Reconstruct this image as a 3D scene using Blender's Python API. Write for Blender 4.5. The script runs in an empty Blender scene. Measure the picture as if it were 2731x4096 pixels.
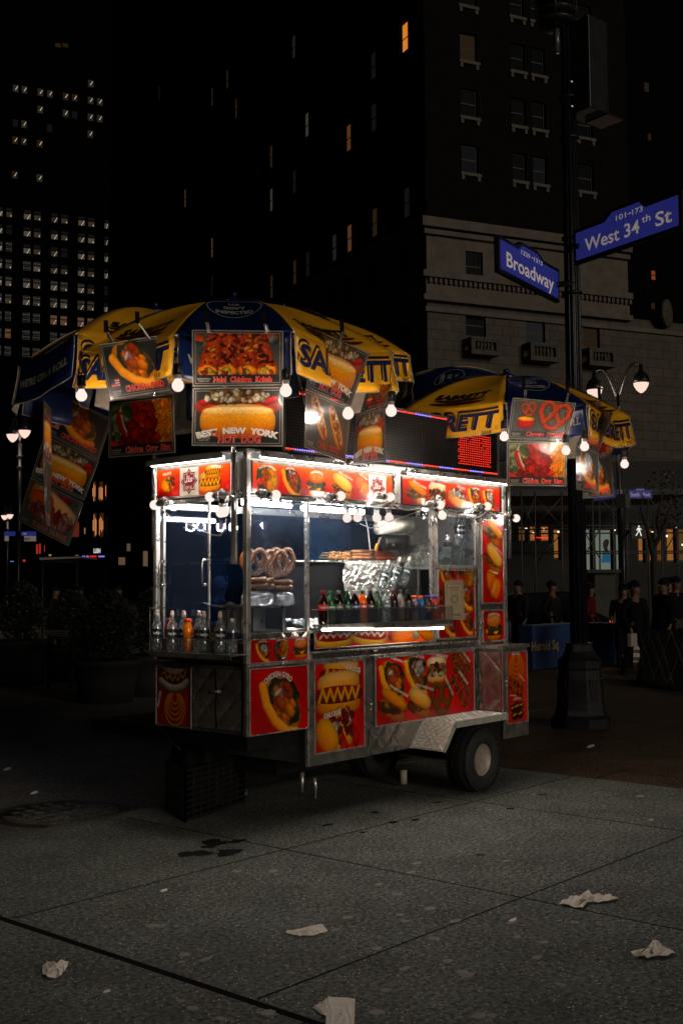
import bpy, bmesh, math, random
import numpy as np
from mathutils import Vector, Matrix
random.seed(7)
D2R = math.radians
scene = bpy.context.scene
COL = scene.collection
PI = math.pi

# ---------------------------------------------------------------- camera, sky, exposure
FPX = 4592.06                       # focal length in photo pixels (2731 x 4096)
_p, _r, _y = D2R(3.655), D2R(-.3818), D2R(48.763)
CFW = Vector((math.sin(_y)*math.cos(_p), math.cos(_y)*math.cos(_p), math.sin(_p)))
_rt = Vector((math.cos(_y), -math.sin(_y), 0)); _up = _rt.cross(CFW)
CR = _rt*math.cos(_r) + _up*math.sin(_r)
CU = _up*math.cos(_r) - _rt*math.sin(_r)
CAM = Vector((-5.0406, -5.2110, 1.55))
cd = bpy.data.cameras.new('camera'); cam = bpy.data.objects.new('camera', cd); COL.objects.link(cam)
cam.matrix_world = Matrix(((CR.x, CU.x, -CFW.x, CAM.x), (CR.y, CU.y, -CFW.y, CAM.y), (CR.z, CU.z, -CFW.z, CAM.z), (0, 0, 0, 1)))
cd.sensor_fit = 'VERTICAL'; cd.sensor_height = 36; cd.sensor_width = 24; cd.lens = FPX/4096*36
cd.clip_start = .05; cd.clip_end = 3000
scene.camera = cam

world = bpy.data.worlds.new('World'); scene.world = world; world.use_nodes = True
wn = world.node_tree; wn.nodes.clear()
sky = wn.nodes.new('ShaderNodeTexSky'); sky.sky_type = 'NISHITA'; sky.sun_disc = False
sky.sun_elevation = D2R(-4); sky.sun_rotation = D2R(60)
bg = wn.nodes.new('ShaderNodeBackground'); bg.inputs['Strength'].default_value = 0.0015
wo = wn.nodes.new('ShaderNodeOutputWorld')
wn.links.new(sky.outputs[0], bg.inputs[0]); wn.links.new(bg.outputs[0], wo.inputs[0])
# faint glow of the street behind the camera (as a very weak, soft sun: night)
sl = bpy.data.lights.new('street_glow', 'SUN'); sl.energy = .54; sl.angle = D2R(20); sl.color = (1, .86, .70)
so = bpy.data.objects.new('street_glow', sl); COL.objects.link(so)
so.rotation_euler = Vector((-.24, -.93, .20)).to_track_quat('Z', 'Y').to_euler()
scene.view_settings.view_transform = 'Standard'; scene.view_settings.look = 'None'
scene.view_settings.exposure = 0.35; scene.view_settings.gamma = 1
scene.render.engine = 'CYCLES'
cy = scene.cycles
cy.use_denoising = True
cy.max_bounces = 7; cy.diffuse_bounces = 2; cy.glossy_bounces = 4; cy.transmission_bounces = 6; cy.transparent_max_bounces = 24
cy.caustics_reflective = False; cy.caustics_refractive = False
cy.sample_clamp_indirect = 4; cy.sample_clamp_direct = 0
cy.use_light_tree = True

# ---------------------------------------------------------------- placing by measured planes
def ray(x, y): return CR*((x-1365.5)/FPX) - CU*((y-2048)/FPX) + CFW
def plane(x, y, ax, v):
    r = ray(x, y); return CAM + r*((v-CAM[ax])/r[ax])
def F(x, y, off=0.0): return plane(x, y, 1, off)      # cart front plane (y = off)
def L(x, y, off=0.0): return plane(x, y, 0, off)      # cart left end plane (x = off)
def G(x, y, z=0.0): return plane(x, y, 2, z)          # ground
def at(x, y, d): return CAM + ray(x, y)*d             # at a given depth
def depth(p): return (Vector(p)-CAM).dot(CFW)
def planept(x, y, p0, n):
    r = ray(x, y); return CAM + r*((Vector(p0)-CAM).dot(n)/r.dot(n))

# ---------------------------------------------------------------- objects
WORG = {}
def tag(o, label=None, cat=None, group=None, kind=None):
    if label: o['label'] = label
    if cat: o['category'] = cat
    if group: o['group'] = group
    if kind: o['kind'] = kind
    return o
def thing(name, label, cat, loc=(0, 0, 0), group=None):
    o = bpy.data.objects.new(name, None); COL.objects.link(o); o.location = loc; o.empty_display_size = .1
    WORG[o] = Vector(loc)
    return tag(o, label, cat, group)
def tree(o): return [o]+[x for c in o.children for x in tree(c)]
def copy_tree(o, parent=None):
    c = o.copy(); COL.objects.link(c)
    if parent is not None: c.parent = parent
    WORG[c] = WORG.get(o, Vector())
    for ch in list(o.children): copy_tree(ch, c)
    return c

class MB:
    def __init__(s): s.v = []; s.f = []; s.m = []; s.mi = 0; s.sm = []; s.smooth = False
    def add(s, vs, fs, M=None):
        b = len(s.v)
        if M is not None: vs = [M @ Vector(v) for v in vs]
        s.v += [tuple(v) for v in vs]; s.f += [tuple(b+i for i in f) for f in fs]
        s.m += [s.mi]*len(fs); s.sm += [s.smooth]*len(fs); return s
    def box(s, a, b, M=None):
        (x0, y0, z0), (x1, y1, z1) = a, b
        if x0 > x1: x0, x1 = x1, x0
        if y0 > y1: y0, y1 = y1, y0
        if z0 > z1: z0, z1 = z1, z0
        V = [(x0, y0, z0), (x1, y0, z0), (x1, y1, z0), (x0, y1, z0), (x0, y0, z1), (x1, y0, z1), (x1, y1, z1), (x0, y1, z1)]
        return s.add(V, [(0, 3, 2, 1), (4, 5, 6, 7), (0, 1, 5, 4), (1, 2, 6, 5), (2, 3, 7, 6), (3, 0, 4, 7)], M)
    def bar(s, p, q, w, h=None, up=(0, 0, 1)):
        p, q = Vector(p), Vector(q); h = h or w; d = (q-p); l = d.length; d.normalize(); up = Vector(up)
        if abs(d.dot(up)) > .99: up = Vector((1, 0, 0))
        x = d.cross(up).normalized(); z = x.cross(d)
        V = [(p if k < 4 else q)+x*a*w/2+z*b*h/2 for k, (a, b) in enumerate([(-1, -1), (1, -1), (1, 1), (-1, 1)]*2)]
        return s.add(V, [(3, 2, 1, 0), (4, 5, 6, 7), (0, 1, 5, 4), (1, 2, 6, 5), (2, 3, 7, 6), (3, 0, 4, 7)])
    def tube(s, pts, r, seg=8, caps=True):
        pts = [Vector(p) for p in pts]; n = len(pts); rs = r if isinstance(r, (list, tuple)) else [r]*n
        V = []; prev = None
        for i, p in enumerate(pts):
            d = (pts[min(i+1, n-1)]-pts[max(i-1, 0)])
            d = d.normalized() if d.length > 1e-9 else Vector((0, 0, 1))
            if prev is None:
                a = Vector((0, 0, 1)) if abs(d.z) < .9 else Vector((1, 0, 0)); x = d.cross(a).normalized()
            else: x = (prev-d*prev.dot(d)); x = x.normalized() if x.length > 1e-9 else d.orthogonal().normalized()
            prev = x; y = d.cross(x)
            V += [p+(x*math.cos(2*PI*k/seg)+y*math.sin(2*PI*k/seg))*rs[i] for k in range(seg)]
        Fc = [(i*seg+k, i*seg+(k+1) % seg, (i+1)*seg+(k+1) % seg, (i+1)*seg+k) for i in range(n-1) for k in range(seg)]
        if caps: Fc += [tuple(reversed(range(seg))), tuple(range((n-1)*seg, n*seg))]
        o = s.smooth; s.smooth = True; s.add(V, Fc); s.smooth = o
        return s
    def lathe(s, prof, org=(0, 0, 0), seg=20, axis=(0, 0, 1), M=None, caps=True):
        ax = Vector(axis).normalized(); a = Vector((0, 0, 1)) if abs(ax.z) < .9 else Vector((1, 0, 0))
        x = ax.cross(a).normalized(); y = ax.cross(x); org = Vector(org); V = []
        for r, h in prof:
            V += [org+ax*h+(x*math.cos(2*PI*k/seg)+y*math.sin(2*PI*k/seg))*r for k in range(seg)]
        Fc = [(i*seg+k, i*seg+(k+1) % seg, (i+1)*seg+(k+1) % seg, (i+1)*seg+k) for i in range(len(prof)-1) for k in range(seg)]
        if caps and prof[0][0] > 1e-4: Fc.append(tuple(reversed(range(seg))))
        if caps and prof[-1][0] > 1e-4: Fc.append(tuple(range((len(prof)-1)*seg, len(prof)*seg)))
        o = s.smooth; s.smooth = True; s.add(V, Fc, M); s.smooth = o
        return s
    def ball(s, c, r, seg=14, rings=8, sc=(1, 1, 1), M=None):
        c = Vector(c); prof = []
        V = []; 
        for i in range(rings+1):
            t = PI*i/rings
            for k in range(seg):
                V.append((c.x+r*sc[0]*math.sin(t)*math.cos(2*PI*k/seg), c.y+r*sc[1]*math.sin(t)*math.sin(2*PI*k/seg), c.z-r*sc[2]*math.cos(t)))
        Fc = [(i*seg+k, i*seg+(k+1) % seg, (i+1)*seg+(k+1) % seg, (i+1)*seg+k) for i in range(rings) for k in range(seg)]
        o = s.smooth; s.smooth = True; s.add(V, Fc, M); s.smooth = o
        return s
    def prism(s, pts, ext):
        pts = [Vector(p) for p in pts]; e = Vector(ext); n = len(pts)
        return s.add(pts+[p+e for p in pts], [tuple(reversed(range(n))), tuple(range(n, 2*n))]+[(i, (i+1) % n, n+(i+1) % n, n+i) for i in range(n)])
    def grid(s, fn, nu, nv):
        V = [fn(i/nu, j/nv) for j in range(nv+1) for i in range(nu+1)]
        return s.add(V, [(j*(nu+1)+i, j*(nu+1)+i+1, (j+1)*(nu+1)+i+1, (j+1)*(nu+1)+i) for j in range(nv) for i in range(nu)])
    def build(s, name, mats, parent=None, org=None, bevel=0, solid=0):
        if not isinstance(mats, (list, tuple)): mats = [mats]
        if org is None: org = WORG[parent] if parent is not None else Vector((0, 0, 0))
        org = Vector(org)
        me = bpy.data.meshes.new(name)
        me.from_pydata([(v[0]-org.x, v[1]-org.y, v[2]-org.z) for v in s.v], [], s.f)
        for m in mats: me.materials.append(m)
        if len(mats) > 1: me.polygons.foreach_set('material_index', s.m)
        me.polygons.foreach_set('use_smooth', s.sm); me.update()
        o = bpy.data.objects.new(name, me); COL.objects.link(o)
        WORG[o] = org
        if parent is not None: o.parent = parent; o.location = org-WORG[parent]
        else: o.location = org
        if solid:
            k = o.modifiers.new('solid', 'SOLIDIFY'); k.thickness = solid; k.offset = -1; k.material_offset = 1
        if bevel:
            k = o.modifiers.new('bevel', 'BEVEL'); k.width = bevel; k.segments = 2; k.limit_method = 'ANGLE'; k.angle_limit = D2R(40)
        return o
def boxes(name, mats, parent, *bs, bevel=0):
    m = MB()
    for a, b in bs: m.box(a, b)
    return m.build(name, mats, parent, bevel=bevel)

# ---------------------------------------------------------------- materials
MATS = {}
def s2l(c): return tuple(((x/12.92) if x <= .04045 else ((x+.055)/1.055)**2.4) for x in c)
def mat(name, col=(.5, .5, .5), rough=.5, metal=0, noise=0, nscale=20, bump=0, bscale=60, bdist=.002, coat=0, rvar=0, emit=None, estr=0, spec=.5, alpha=1, trans=0, detail=3):
    if name in MATS: return MATS[name]
    m = bpy.data.materials.new(name); m.use_nodes = True; nt = m.node_tree; b = nt.nodes['Principled BSDF']
    b.inputs['Base Color'].default_value = (*col[:3], 1); b.inputs['Roughness'].default_value = rough; b.inputs['Metallic'].default_value = metal
    b.inputs['Coat Weight'].default_value = coat; b.inputs['Coat Roughness'].default_value = .08
    b.inputs['Specular IOR Level'].default_value = spec; b.inputs['Alpha'].default_value = alpha; b.inputs['Transmission Weight'].default_value = trans
    if emit: b.inputs['Emission Color'].default_value = (*emit, 1); b.inputs['Emission Strength'].default_value = estr
    if noise or bump or rvar:
        tc = nt.nodes.new('ShaderNodeTexCoord')
    if noise or rvar:
        n = nt.nodes.new('ShaderNodeTexNoise'); n.inputs['Scale'].default_value = nscale; n.inputs['Detail'].default_value = 6; n.inputs['Roughness'].default_value = .65
        nt.links.new(tc.outputs['Object'], n.inputs['Vector'])
        if noise:
            r = nt.nodes.new('ShaderNodeMapRange'); r.inputs['From Min'].default_value = .3; r.inputs['From Max'].default_value = .7
            r.inputs['To Min'].default_value = 1-noise; r.inputs['To Max'].default_value = 1+noise*.6
            nt.links.new(n.outputs['Fac'], r.inputs['Value'])
            mx = nt.nodes.new('ShaderNodeVectorMath'); mx.operation = 'SCALE'; mx.inputs[0].default_value = col[:3]
            nt.links.new(r.outputs[0], mx.inputs['Scale']); nt.links.new(mx.outputs[0], b.inputs['Base Color'])
        if rvar:
            r2 = nt.nodes.new('ShaderNodeMapRange'); r2.inputs['From Min'].default_value = .3; r2.inputs['From Max'].default_value = .7
            r2.inputs['To Min'].default_value = max(.03, rough-rvar); r2.inputs['To Max'].default_value = rough+rvar
            nt.links.new(n.outputs['Fac'], r2.inputs['Value']); nt.links.new(r2.outputs[0], b.inputs['Roughness'])
    if bump:
        n2 = nt.nodes.new('ShaderNodeTexNoise'); n2.inputs['Scale'].default_value = bscale; n2.inputs['Detail'].default_value = detail
        nt.links.new(tc.outputs['Object'], n2.inputs['Vector'])
        bp = nt.nodes.new('ShaderNodeBump'); bp.inputs['Strength'].default_value = bump; bp.inputs['Distance'].default_value = bdist
        nt.links.new(n2.outputs['Fac'], bp.inputs['Height']); nt.links.new(bp.outputs[0], b.inputs['Normal'])
    MATS[name] = m
    return m
def glow(name, col, st):
    if name in MATS: return MATS[name]
    m = bpy.data.materials.new(name); m.use_nodes = True; nt = m.node_tree; nt.nodes.clear()
    e = nt.nodes.new('ShaderNodeEmission'); e.inputs[0].default_value = (*col, 1); e.inputs[1].default_value = st
    o = nt.nodes.new('ShaderNodeOutputMaterial'); nt.links.new(e.outputs[0], o.inputs[0]); MATS[name] = m
    return m
STEEL = mat('stainless_steel', (.62, .60, .57), .30, .78, noise=.18, nscale=9, rvar=.10, bump=.25, bscale=25, bdist=.004)
STEELW = mat('worn_steel', (.24, .23, .21), .40, .7, noise=.45, nscale=14, rvar=.16, bump=.3, bscale=40, bdist=.003)
CHROME = mat('chrome', (.78, .76, .72), .14, .9, bump=.2, bscale=18, bdist=.003)
QUILT = mat('quilted_steel', (.52, .49, .45), .22, .9, noise=.2, nscale=11, rvar=.08)
TREAD = mat('tread_plate', (.62, .62, .56), .38, .40, noise=.25, nscale=25, rvar=.12)
BLK = mat('black_plastic', (.012, .012, .013), .35, noise=.3, nscale=30)
DARKM = mat('dark_metal', (.02, .02, .021), .45, .5, noise=.4, nscale=12)
RUBBER = mat('tyre_rubber', (.016, .018, .018), .75, noise=.4, nscale=30, bump=.4, bscale=70)
RIM = mat('rim_paint', (.42, .37, .31), .45, .2, noise=.35, nscale=22)
FOIL = mat('crumpled_foil', (.72, .70, .67), .26, .75, bump=1.0, bscale=26, bdist=.02, detail=5)
YEL = mat('yellow_vinyl', (.90, .43, .018), .33, noise=.14, nscale=5, bump=.5, bscale=7, bdist=.012, coat=.25)
BLU = mat('blue_vinyl', (.004, .012, .062), .30, noise=.25, nscale=6, bump=.55, bscale=7, bdist=.012, coat=.3)
WHV = mat('offwhite_lining', (.50, .42, .32), .6, noise=.2, nscale=8, bump=.4, bscale=8, bdist=.01)
PIPING = mat('grey_piping', (.35, .31, .25), .4, noise=.4, nscale=60)
NAVY = mat('navy_lettering', (.006, .014, .075), .35)
INK = mat('black_lettering', (.008, .008, .009), .4)
CREAM = mat('cream_lettering', (.30, .28, .22), .4, noise=.3, nscale=60)
GREYINK = mat('grey_lettering', (.34, .33, .30), .4)
BROWN = mat('sausage_print', (.09, .022, .006), .35, noise=.5, nscale=30)
WHT = mat('white_plastic', (.78, .76, .72), .4)
GLASSC = mat('bottle_plastic', (.9, .93, .93), .06, trans=.0)

def clearmat(name, tint=(1, 1, 1), gloss=.12, dirt_haze=.0, dcol=(.5, .6, .75), dscale=12, rough=.03, streak=1.0):
    m = bpy.data.materials.new(name); m.use_nodes = True; nt = m.node_tree; nt.nodes.clear()
    tr = nt.nodes.new('ShaderNodeBsdfTransparent'); tr.inputs[0].default_value = (*tint, 1)
    gl = nt.nodes.new('ShaderNodeBsdfGlossy'); gl.inputs['Roughness'].default_value = rough
    fr = nt.nodes.new('ShaderNodeLayerWeight'); fr.inputs[0].default_value = .5
    pw = nt.nodes.new('ShaderNodeMath'); pw.operation = 'POWER'; pw.inputs[1].default_value = 3.5; nt.links.new(fr.outputs['Facing'], pw.inputs[0])
    mr = nt.nodes.new('ShaderNodeMath'); mr.operation = 'MULTIPLY_ADD'; mr.inputs[1].default_value = .6; mr.inputs[2].default_value = .02+gloss*.25
    nt.links.new(pw.outputs[0], mr.inputs[0])
    mx = nt.nodes.new('ShaderNodeMixShader'); nt.links.new(mr.outputs[0], mx.inputs[0]); nt.links.new(tr.outputs[0], mx.inputs[1]); nt.links.new(gl.outputs[0], mx.inputs[2])
    out = nt.nodes.new('ShaderNodeOutputMaterial'); last = mx
    if dirt_haze:
        df = nt.nodes.new('ShaderNodeBsdfDiffuse'); df.inputs[0].default_value = (*dcol, 1)
        tl = nt.nodes.new('ShaderNodeBsdfTranslucent'); tl.inputs[0].default_value = (*dcol, 1)
        ad = nt.nodes.new('ShaderNodeMixShader'); ad.inputs[0].default_value = .5; nt.links.new(df.outputs[0], ad.inputs[1]); nt.links.new(tl.outputs[0], ad.inputs[2])
        tc = nt.nodes.new('ShaderNodeTexCoord'); mp = nt.nodes.new('ShaderNodeMapping'); mp.inputs['Scale'].default_value = (1, 1, streak)
        nt.links.new(tc.outputs['Object'], mp.inputs[0])
        n = nt.nodes.new('ShaderNodeTexNoise'); n.inputs['Scale'].default_value = dscale; n.inputs['Detail'].default_value = 8; n.inputs['Roughness'].default_value = .7
        nt.links.new(mp.outputs[0], n.inputs['Vector'])
        r = nt.nodes.new('ShaderNodeMapRange'); r.inputs['From Min'].default_value = .3; r.inputs['From Max'].default_value = .8
        r.inputs['To Min'].default_value = dirt_haze*.35; r.inputs['To Max'].default_value = dirt_haze*1.9; nt.links.new(n.outputs[0], r.inputs[0])
        m2 = nt.nodes.new('ShaderNodeMixShader'); nt.links.new(r.outputs[0], m2.inputs[0]); nt.links.new(mx.outputs[0], m2.inputs[1]); nt.links.new(ad.outputs[0], m2.inputs[2]); last = m2
    nt.links.new(last.outputs[0], out.inputs[0]); MATS[name] = m
    return m
GLASS = clearmat('cart_glass', (.93, .96, 1), .10, dirt_haze=.014, dscale=30)
GLASSD = clearmat('scratched_glass', (.90, .94, 1), .12, dirt_haze=.02, dcol=(.45, .60, .85), dscale=26, streak=.3)
BTL = clearmat('clear_bottle', (.86, .92, .92), 1.3, dirt_haze=.24, dcol=(.75, .82, .82), dscale=40)  # whitish film in the colour stands in for the bottles' highlights
SLEEVE = clearmat('clear_sleeve', (.97, .97, .97), .3, dirt_haze=.06, dcol=(.6, .58, .55), dscale=30, rough=.06)

def printed(name, rough=.3, coat=.6):
    m = bpy.data.materials.new(name); m.use_nodes = True; nt = m.node_tree; b = nt.nodes['Principled BSDF']
    a = nt.nodes.new('ShaderNodeAttribute'); a.attribute_name = 'Col'
    tc = nt.nodes.new('ShaderNodeTexCoord'); n = nt.nodes.new('ShaderNodeTexNoise'); n.inputs['Scale'].default_value = 90; n.inputs['Detail'].default_value = 5
    nt.links.new(tc.outputs['Object'], n.inputs['Vector'])
    r = nt.nodes.new('ShaderNodeMapRange'); r.inputs['From Min'].default_value = .3; r.inputs['From Max'].default_value = .7; r.inputs['To Min'].default_value = .78; r.inputs['To Max'].default_value = 1.12
    nt.links.new(n.outputs[0], r.inputs[0])
    mx = nt.nodes.new('ShaderNodeVectorMath'); mx.operation = 'SCALE'; nt.links.new(a.outputs['Color'], mx.inputs[0]); nt.links.new(r.outputs[0], mx.inputs['Scale'])
    nt.links.new(mx.outputs[0], b.inputs['Base Color'])
    b.inputs['Roughness'].default_value = rough; b.inputs['Coat Weight'].default_value = coat; b.inputs['Coat Roughness'].default_value = .06
    n2 = nt.nodes.new('ShaderNodeTexNoise'); n2.inputs['Scale'].default_value = 9; nt.links.new(tc.outputs['Object'], n2.inputs['Vector'])
    bp = nt.nodes.new('ShaderNodeBump'); bp.inputs['Strength'].default_value = .25; bp.inputs['Distance'].default_value = .006
    nt.links.new(n2.outputs[0], bp.inputs['Height']); nt.links.new(bp.outputs[0], b.inputs['Normal'])
    MATS[name] = m
    return m
PRINT = printed('laminated_print', .32, .3); PRINTM = printed('enamel_print', .38, .25)
# ---------------------------------------------------------------- lettering
_TC = {}
def text_geo(s, bold=0.0, shear=0.0, sx=1.0):
    """verts (N,2) and faces for a string, cap height 1, left at 0, baseline 0"""
    k = (s, bold, shear, sx)
    if k in _TC: return _TC[k]
    c = bpy.data.curves.new('t', 'FONT'); c.body = s; c.size = 1; c.offset = bold; c.shear = shear; c.resolution_u = 3
    o = bpy.data.objects.new('t', c); COL.objects.link(o)
    me = bpy.data.meshes.new_from_object(o.evaluated_get(bpy.context.evaluated_depsgraph_get()))
    V = np.array([v.co[:2] for v in me.vertices]) if len(me.vertices) else np.zeros((0, 2))
    Fc = [tuple(p.vertices) for p in me.polygons]
    bpy.data.objects.remove(o); bpy.data.curves.remove(c); bpy.data.meshes.remove(me)
    V = V/0.70
    if len(V): V[:, 0] = (V[:, 0]-V[:, 0].min())*sx
    w = V[:, 0].max() if len(V) else 0
    _TC[k] = (V, Fc, w)
    return _TC[k]
def layout(s, cx, cy, h, width=None, bold=.02, shear=0, rot=0, arc=0):
    """text centred at cx,cy (baseline middle + h/2), cap height h; arc>0 bends up in the middle (radians total)"""
    V, Fc, w = text_geo(s, bold, shear)
    if not len(V): return V, Fc
    sx = (width/(w*h)) if width else 1
    P = np.stack([(V[:, 0]-w/2)*h*sx, (V[:, 1]-.5)*h], 1)
    if arc:
        W = w*h*sx; R = W/arc
        th = P[:, 0]/R; rr = R+P[:, 1]
        P = np.stack([rr*np.sin(th), rr*np.cos(th)-R], 1)
    c, sn = math.cos(rot), math.sin(rot)
    P = np.stack([P[:, 0]*c-P[:, 1]*sn+cx, P[:, 0]*sn+P[:, 1]*c+cy], 1)
    return P, Fc
# ---------------------------------------------------------------- printed pictures: colours evaluated on a fine mesh
def C8(*c): return np.array(c)/255.
class Cv:
    def __init__(s, w, h, bg=(0, 0, 0), res=.003):
        s.w, s.h = w, h; s.nx = max(2, int(w/res)); s.ny = max(2, int(h/res))
        s.X, s.Y = np.meshgrid(np.linspace(0, w, s.nx+1), np.linspace(0, h, s.ny+1)); s.res = w/s.nx
        s.im = np.ones(s.X.shape+(3,))*C8(*bg); s.fr(w/2, h/2, 1); s.txt = []; s.rng = np.random.RandomState(3)
    def fr(s, cx, cy, sc, rot=0, flip=1):
        s.cx, s.cy, s.sc, s.rot, s.flip = cx, cy, sc, rot, flip; return s
    def loc(s, sl=None):
        X, Y = (s.X, s.Y) if sl is None else (s.X[sl], s.Y[sl])
        x, y = (X-s.cx)/s.sc, (Y-s.cy)/s.sc; c, sn = math.cos(-s.rot), math.sin(-s.rot)
        return (x*c-y*sn)*s.flip, x*sn+y*c
    def win(s, x, y, r):
        c, sn = math.cos(s.rot), math.sin(s.rot); x *= s.flip; X = s.cx+s.sc*(x*c-y*sn); Y = s.cy+s.sc*(x*sn+y*c); r = r*s.sc+2*s.res
        i0, i1 = int(max(0, (X-r)/s.w*s.nx)), int(min(s.nx, (X+r)/s.w*s.nx))+1
        j0, j1 = int(max(0, (Y-r)/s.h*s.ny)), int(min(s.ny, (Y+r)/s.h*s.ny))+1
        return (slice(j0, max(j0, j1)), slice(i0, max(i0, i1)))
    def put(s, sl, m, col): s.im[sl] = s.im[sl]*(1-m[..., None])+col*m[..., None]
    def ell(s, x, y, rx, ry, c, c2=None, rot=0, p=2., wob=0, edge=.35, f=0):
        sl = s.win(x, y, max(rx, ry)*1.5)
        X, Y = s.loc(sl)
        if X.size == 0: return s
        dx, dy = X-x, Y-y; cc, sn = math.cos(-rot), math.sin(-rot); a, b = (dx*cc-dy*sn)/rx, (dx*sn+dy*cc)/ry
        d = (np.abs(a)**p+np.abs(b)**p)**(1/p)
        if wob: th = np.arctan2(b, a); k = s.rng.rand(4)*6; d = d*(1+wob*(np.sin(5*th+k[0])+.7*np.sin(9*th+k[1])+.5*np.sin(15*th+k[2])))
        e = s.res/s.sc/min(rx, ry); m = np.clip((1-d)/e+.5, 0, 1)
        c = C8(*c); c2 = C8(*c2) if c2 is not None else c*.55
        t = np.clip(.5-.5*b, 0, 1)[..., None]; col = c*(1-t)+c2*t
        col = col*(1-edge*np.clip(d, 0, 1)[..., None]**4)
        s.put(sl, m, col); return s
    def poly(s, pts, c):
        P = np.array(pts); X, Y = s.loc(); ins = np.zeros(X.shape, bool)
        for i in range(len(P)):
            (x0, y0), (x1, y1) = P[i], P[i-1]
            if y0 == y1: continue
            ins ^= ((y0 > Y) != (y1 > Y)) & (X < (x1-x0)*(Y-y0)/(y1-y0)+x0)
        s.put((slice(None), slice(None)), ins.astype(float), C8(*c)); return s
    def line(s, pts, w, c, hi=.35, c2=None):
        P = np.array(pts, float); mid = P.mean(0); r = np.abs(P-mid).max()*1.45+w
        sl = s.win(mid[0], mid[1], r); X, Y = s.loc(sl)
        if X.size == 0: return s
        best = np.full(X.shape, 1e9); sd = np.zeros(X.shape)
        for i in range(len(P)-1):
            a, b = P[i], P[i+1]; d = b-a; L2 = max(1e-9, (d**2).sum())
            t = np.clip(((X-a[0])*d[0]+(Y-a[1])*d[1])/L2, 0, 1); qx, qy = X-a[0]-t*d[0], Y-a[1]-t*d[1]
            q = np.hypot(qx, qy); k = q < best; best = np.where(k, q, best); sd = np.where(k, qy, sd)
        d = best/w; m = np.clip((1-d)/(s.res/s.sc/w)+.5, 0, 1)
        c = C8(*c); c2 = C8(*c2) if c2 is not None else c*.45
        t = np.clip(.35-.6*sd/w, 0, 1)[..., None]; s.put(sl, m, (c*(1-t)+c2*t)*(1-.3*np.clip(d, 0, 1)[..., None]**3)); return s
    def bits(s, n, x, y, rx, ry, sz, cols, el=1.6, rot=None, wob=.06):
        R = s.rng
        for i in range(n):
            a = R.rand()*2*PI; q = math.sqrt(R.rand()); c = np.array(cols[R.randint(len(cols))])*(.75+.35*R.rand()); z = sz*(.6+.7*R.rand())
            s.ell(x+rx*q*math.cos(a), y+ry*q*math.sin(a), z*el, z, np.clip(c, 0, 255), rot=R.rand()*PI if rot is None else rot+R.randn()*.3, wob=wob, edge=.5)
        return s
    def grad(s, c0, c1, ang=0, wav=.0):
        X, Y = s.X/s.w, s.Y/s.h; t = X*math.cos(ang)+Y*math.sin(ang)+wav*np.sin(6*X+4*Y); t = np.clip(t, 0, 1)[..., None]
        s.im = C8(*c0)*(1-t)+C8(*c1)*t; return s
    def t(s, st, cx, cy, h, col, **k): s.txt.append((st, cx, cy, h, col, k)); return s

BUN, BUN2, SAUS, MUST = (240, 184, 112), (190, 104, 34), (186, 60, 30), (236, 180, 50)
GREEN, GREEN2 = (44, 62, 40), (86, 98, 80)
def zig(x0, x1, y, a, n): return [(x0+(x1-x0)*i/n, y+(a if i % 2 else -a)) for i in range(n+1)]
def hotdog_big(c):
    c.ell(0, .10, 1.12, .30, (214, 92, 34), (120, 34, 10), p=2.4)
    c.line(zig(-.9, .95, .24, .04, 9), .09, (196, 40, 20)); 
    c.ell(0, -.30, .98, .46, (248, 202, 140), (196, 96, 14), p=2.9, edge=.25)
    c.ell(0, -.02, .90, .10, (252, 224, 178), (236, 180, 110), p=3, edge=.1)
    c.bits(70, 0, .36, .86, .14, .07, [(120, 84, 40), (176, 140, 80), (92, 60, 30)], 1.5)
    c.bits(34, 0, .36, .86, .16, .06, [(246, 232, 206), (236, 216, 180)], 1.2)
def hotdog_side(c):
    c.ell(0, .34, .92, .34, (240, 192, 132), (206, 136, 70), p=2.6, rot=.04)
    c.ell(0, -.30, .95, .30, (226, 166, 98), (176, 104, 50), p=2.6)
    c.ell(0, .0, 1.06, .25, (160, 44, 26), (84, 20, 14), p=2.6)
    c.line(zig(-.85, .9, .0, .17, 11), .055, MUST)
def chilidog(c):
    for dx, dy in ((.42, .12), (-.08, -.05)):
        c.ell(dx-.2, dy, .62, .34, (244, 206, 150), (190, 110, 40), rot=-.95, p=2.4)
        c.ell(dx+.06, dy-.02, .62, .17, (178, 44, 26), (96, 18, 10), rot=-.95, p=2.4)
        c.bits(34, dx-.02, dy+.12, .18, .36, .08, [(150, 40, 20), (224, 196, 150), (240, 230, 214), (120, 30, 14)], 1.3)
        c.ell(dx+.30, dy-.42, .16, .2, (206, 66, 40), (120, 24, 14))
    c.ell(-.52, -.1, .56, .40, (232, 178, 104), (188, 104, 36), rot=-.85, p=2.5)
def gyro(c, white=0):
    c.ell(0, 0, 1.02, .60, (226, 160, 92), (176, 100, 40), rot=-.85, p=2.2)
    c.ell(.12, .06, .86, .46, (50, 58, 42), (34, 40, 30), rot=-.85, p=2.2, wob=.03)
    c.bits(70, .16, .04, .50, .62, .10, [GREEN, GREEN2, (60, 70, 50), (30, 36, 28)], 1.5)
    c.bits(34, .14, -.02, .34, .60, .15, [(214, 104, 40), (190, 74, 28), (226, 134, 60)], 1.5, rot=-.5)
    c.bits(5, -.05, .42, .25, .15, .07, [(190, 120, 130), (230, 196, 190)], 2.6)
    c.line([(-.78, .55), (-.62, .0), (-.25, -.5), (.25, -.86), (.62, -.9)], .17, (236, 172, 106), c2=(196, 112, 52))
    if white: c.bits(16, .15, .25, .3, .3, .13, [(236, 234, 228)], 1.4)
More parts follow.
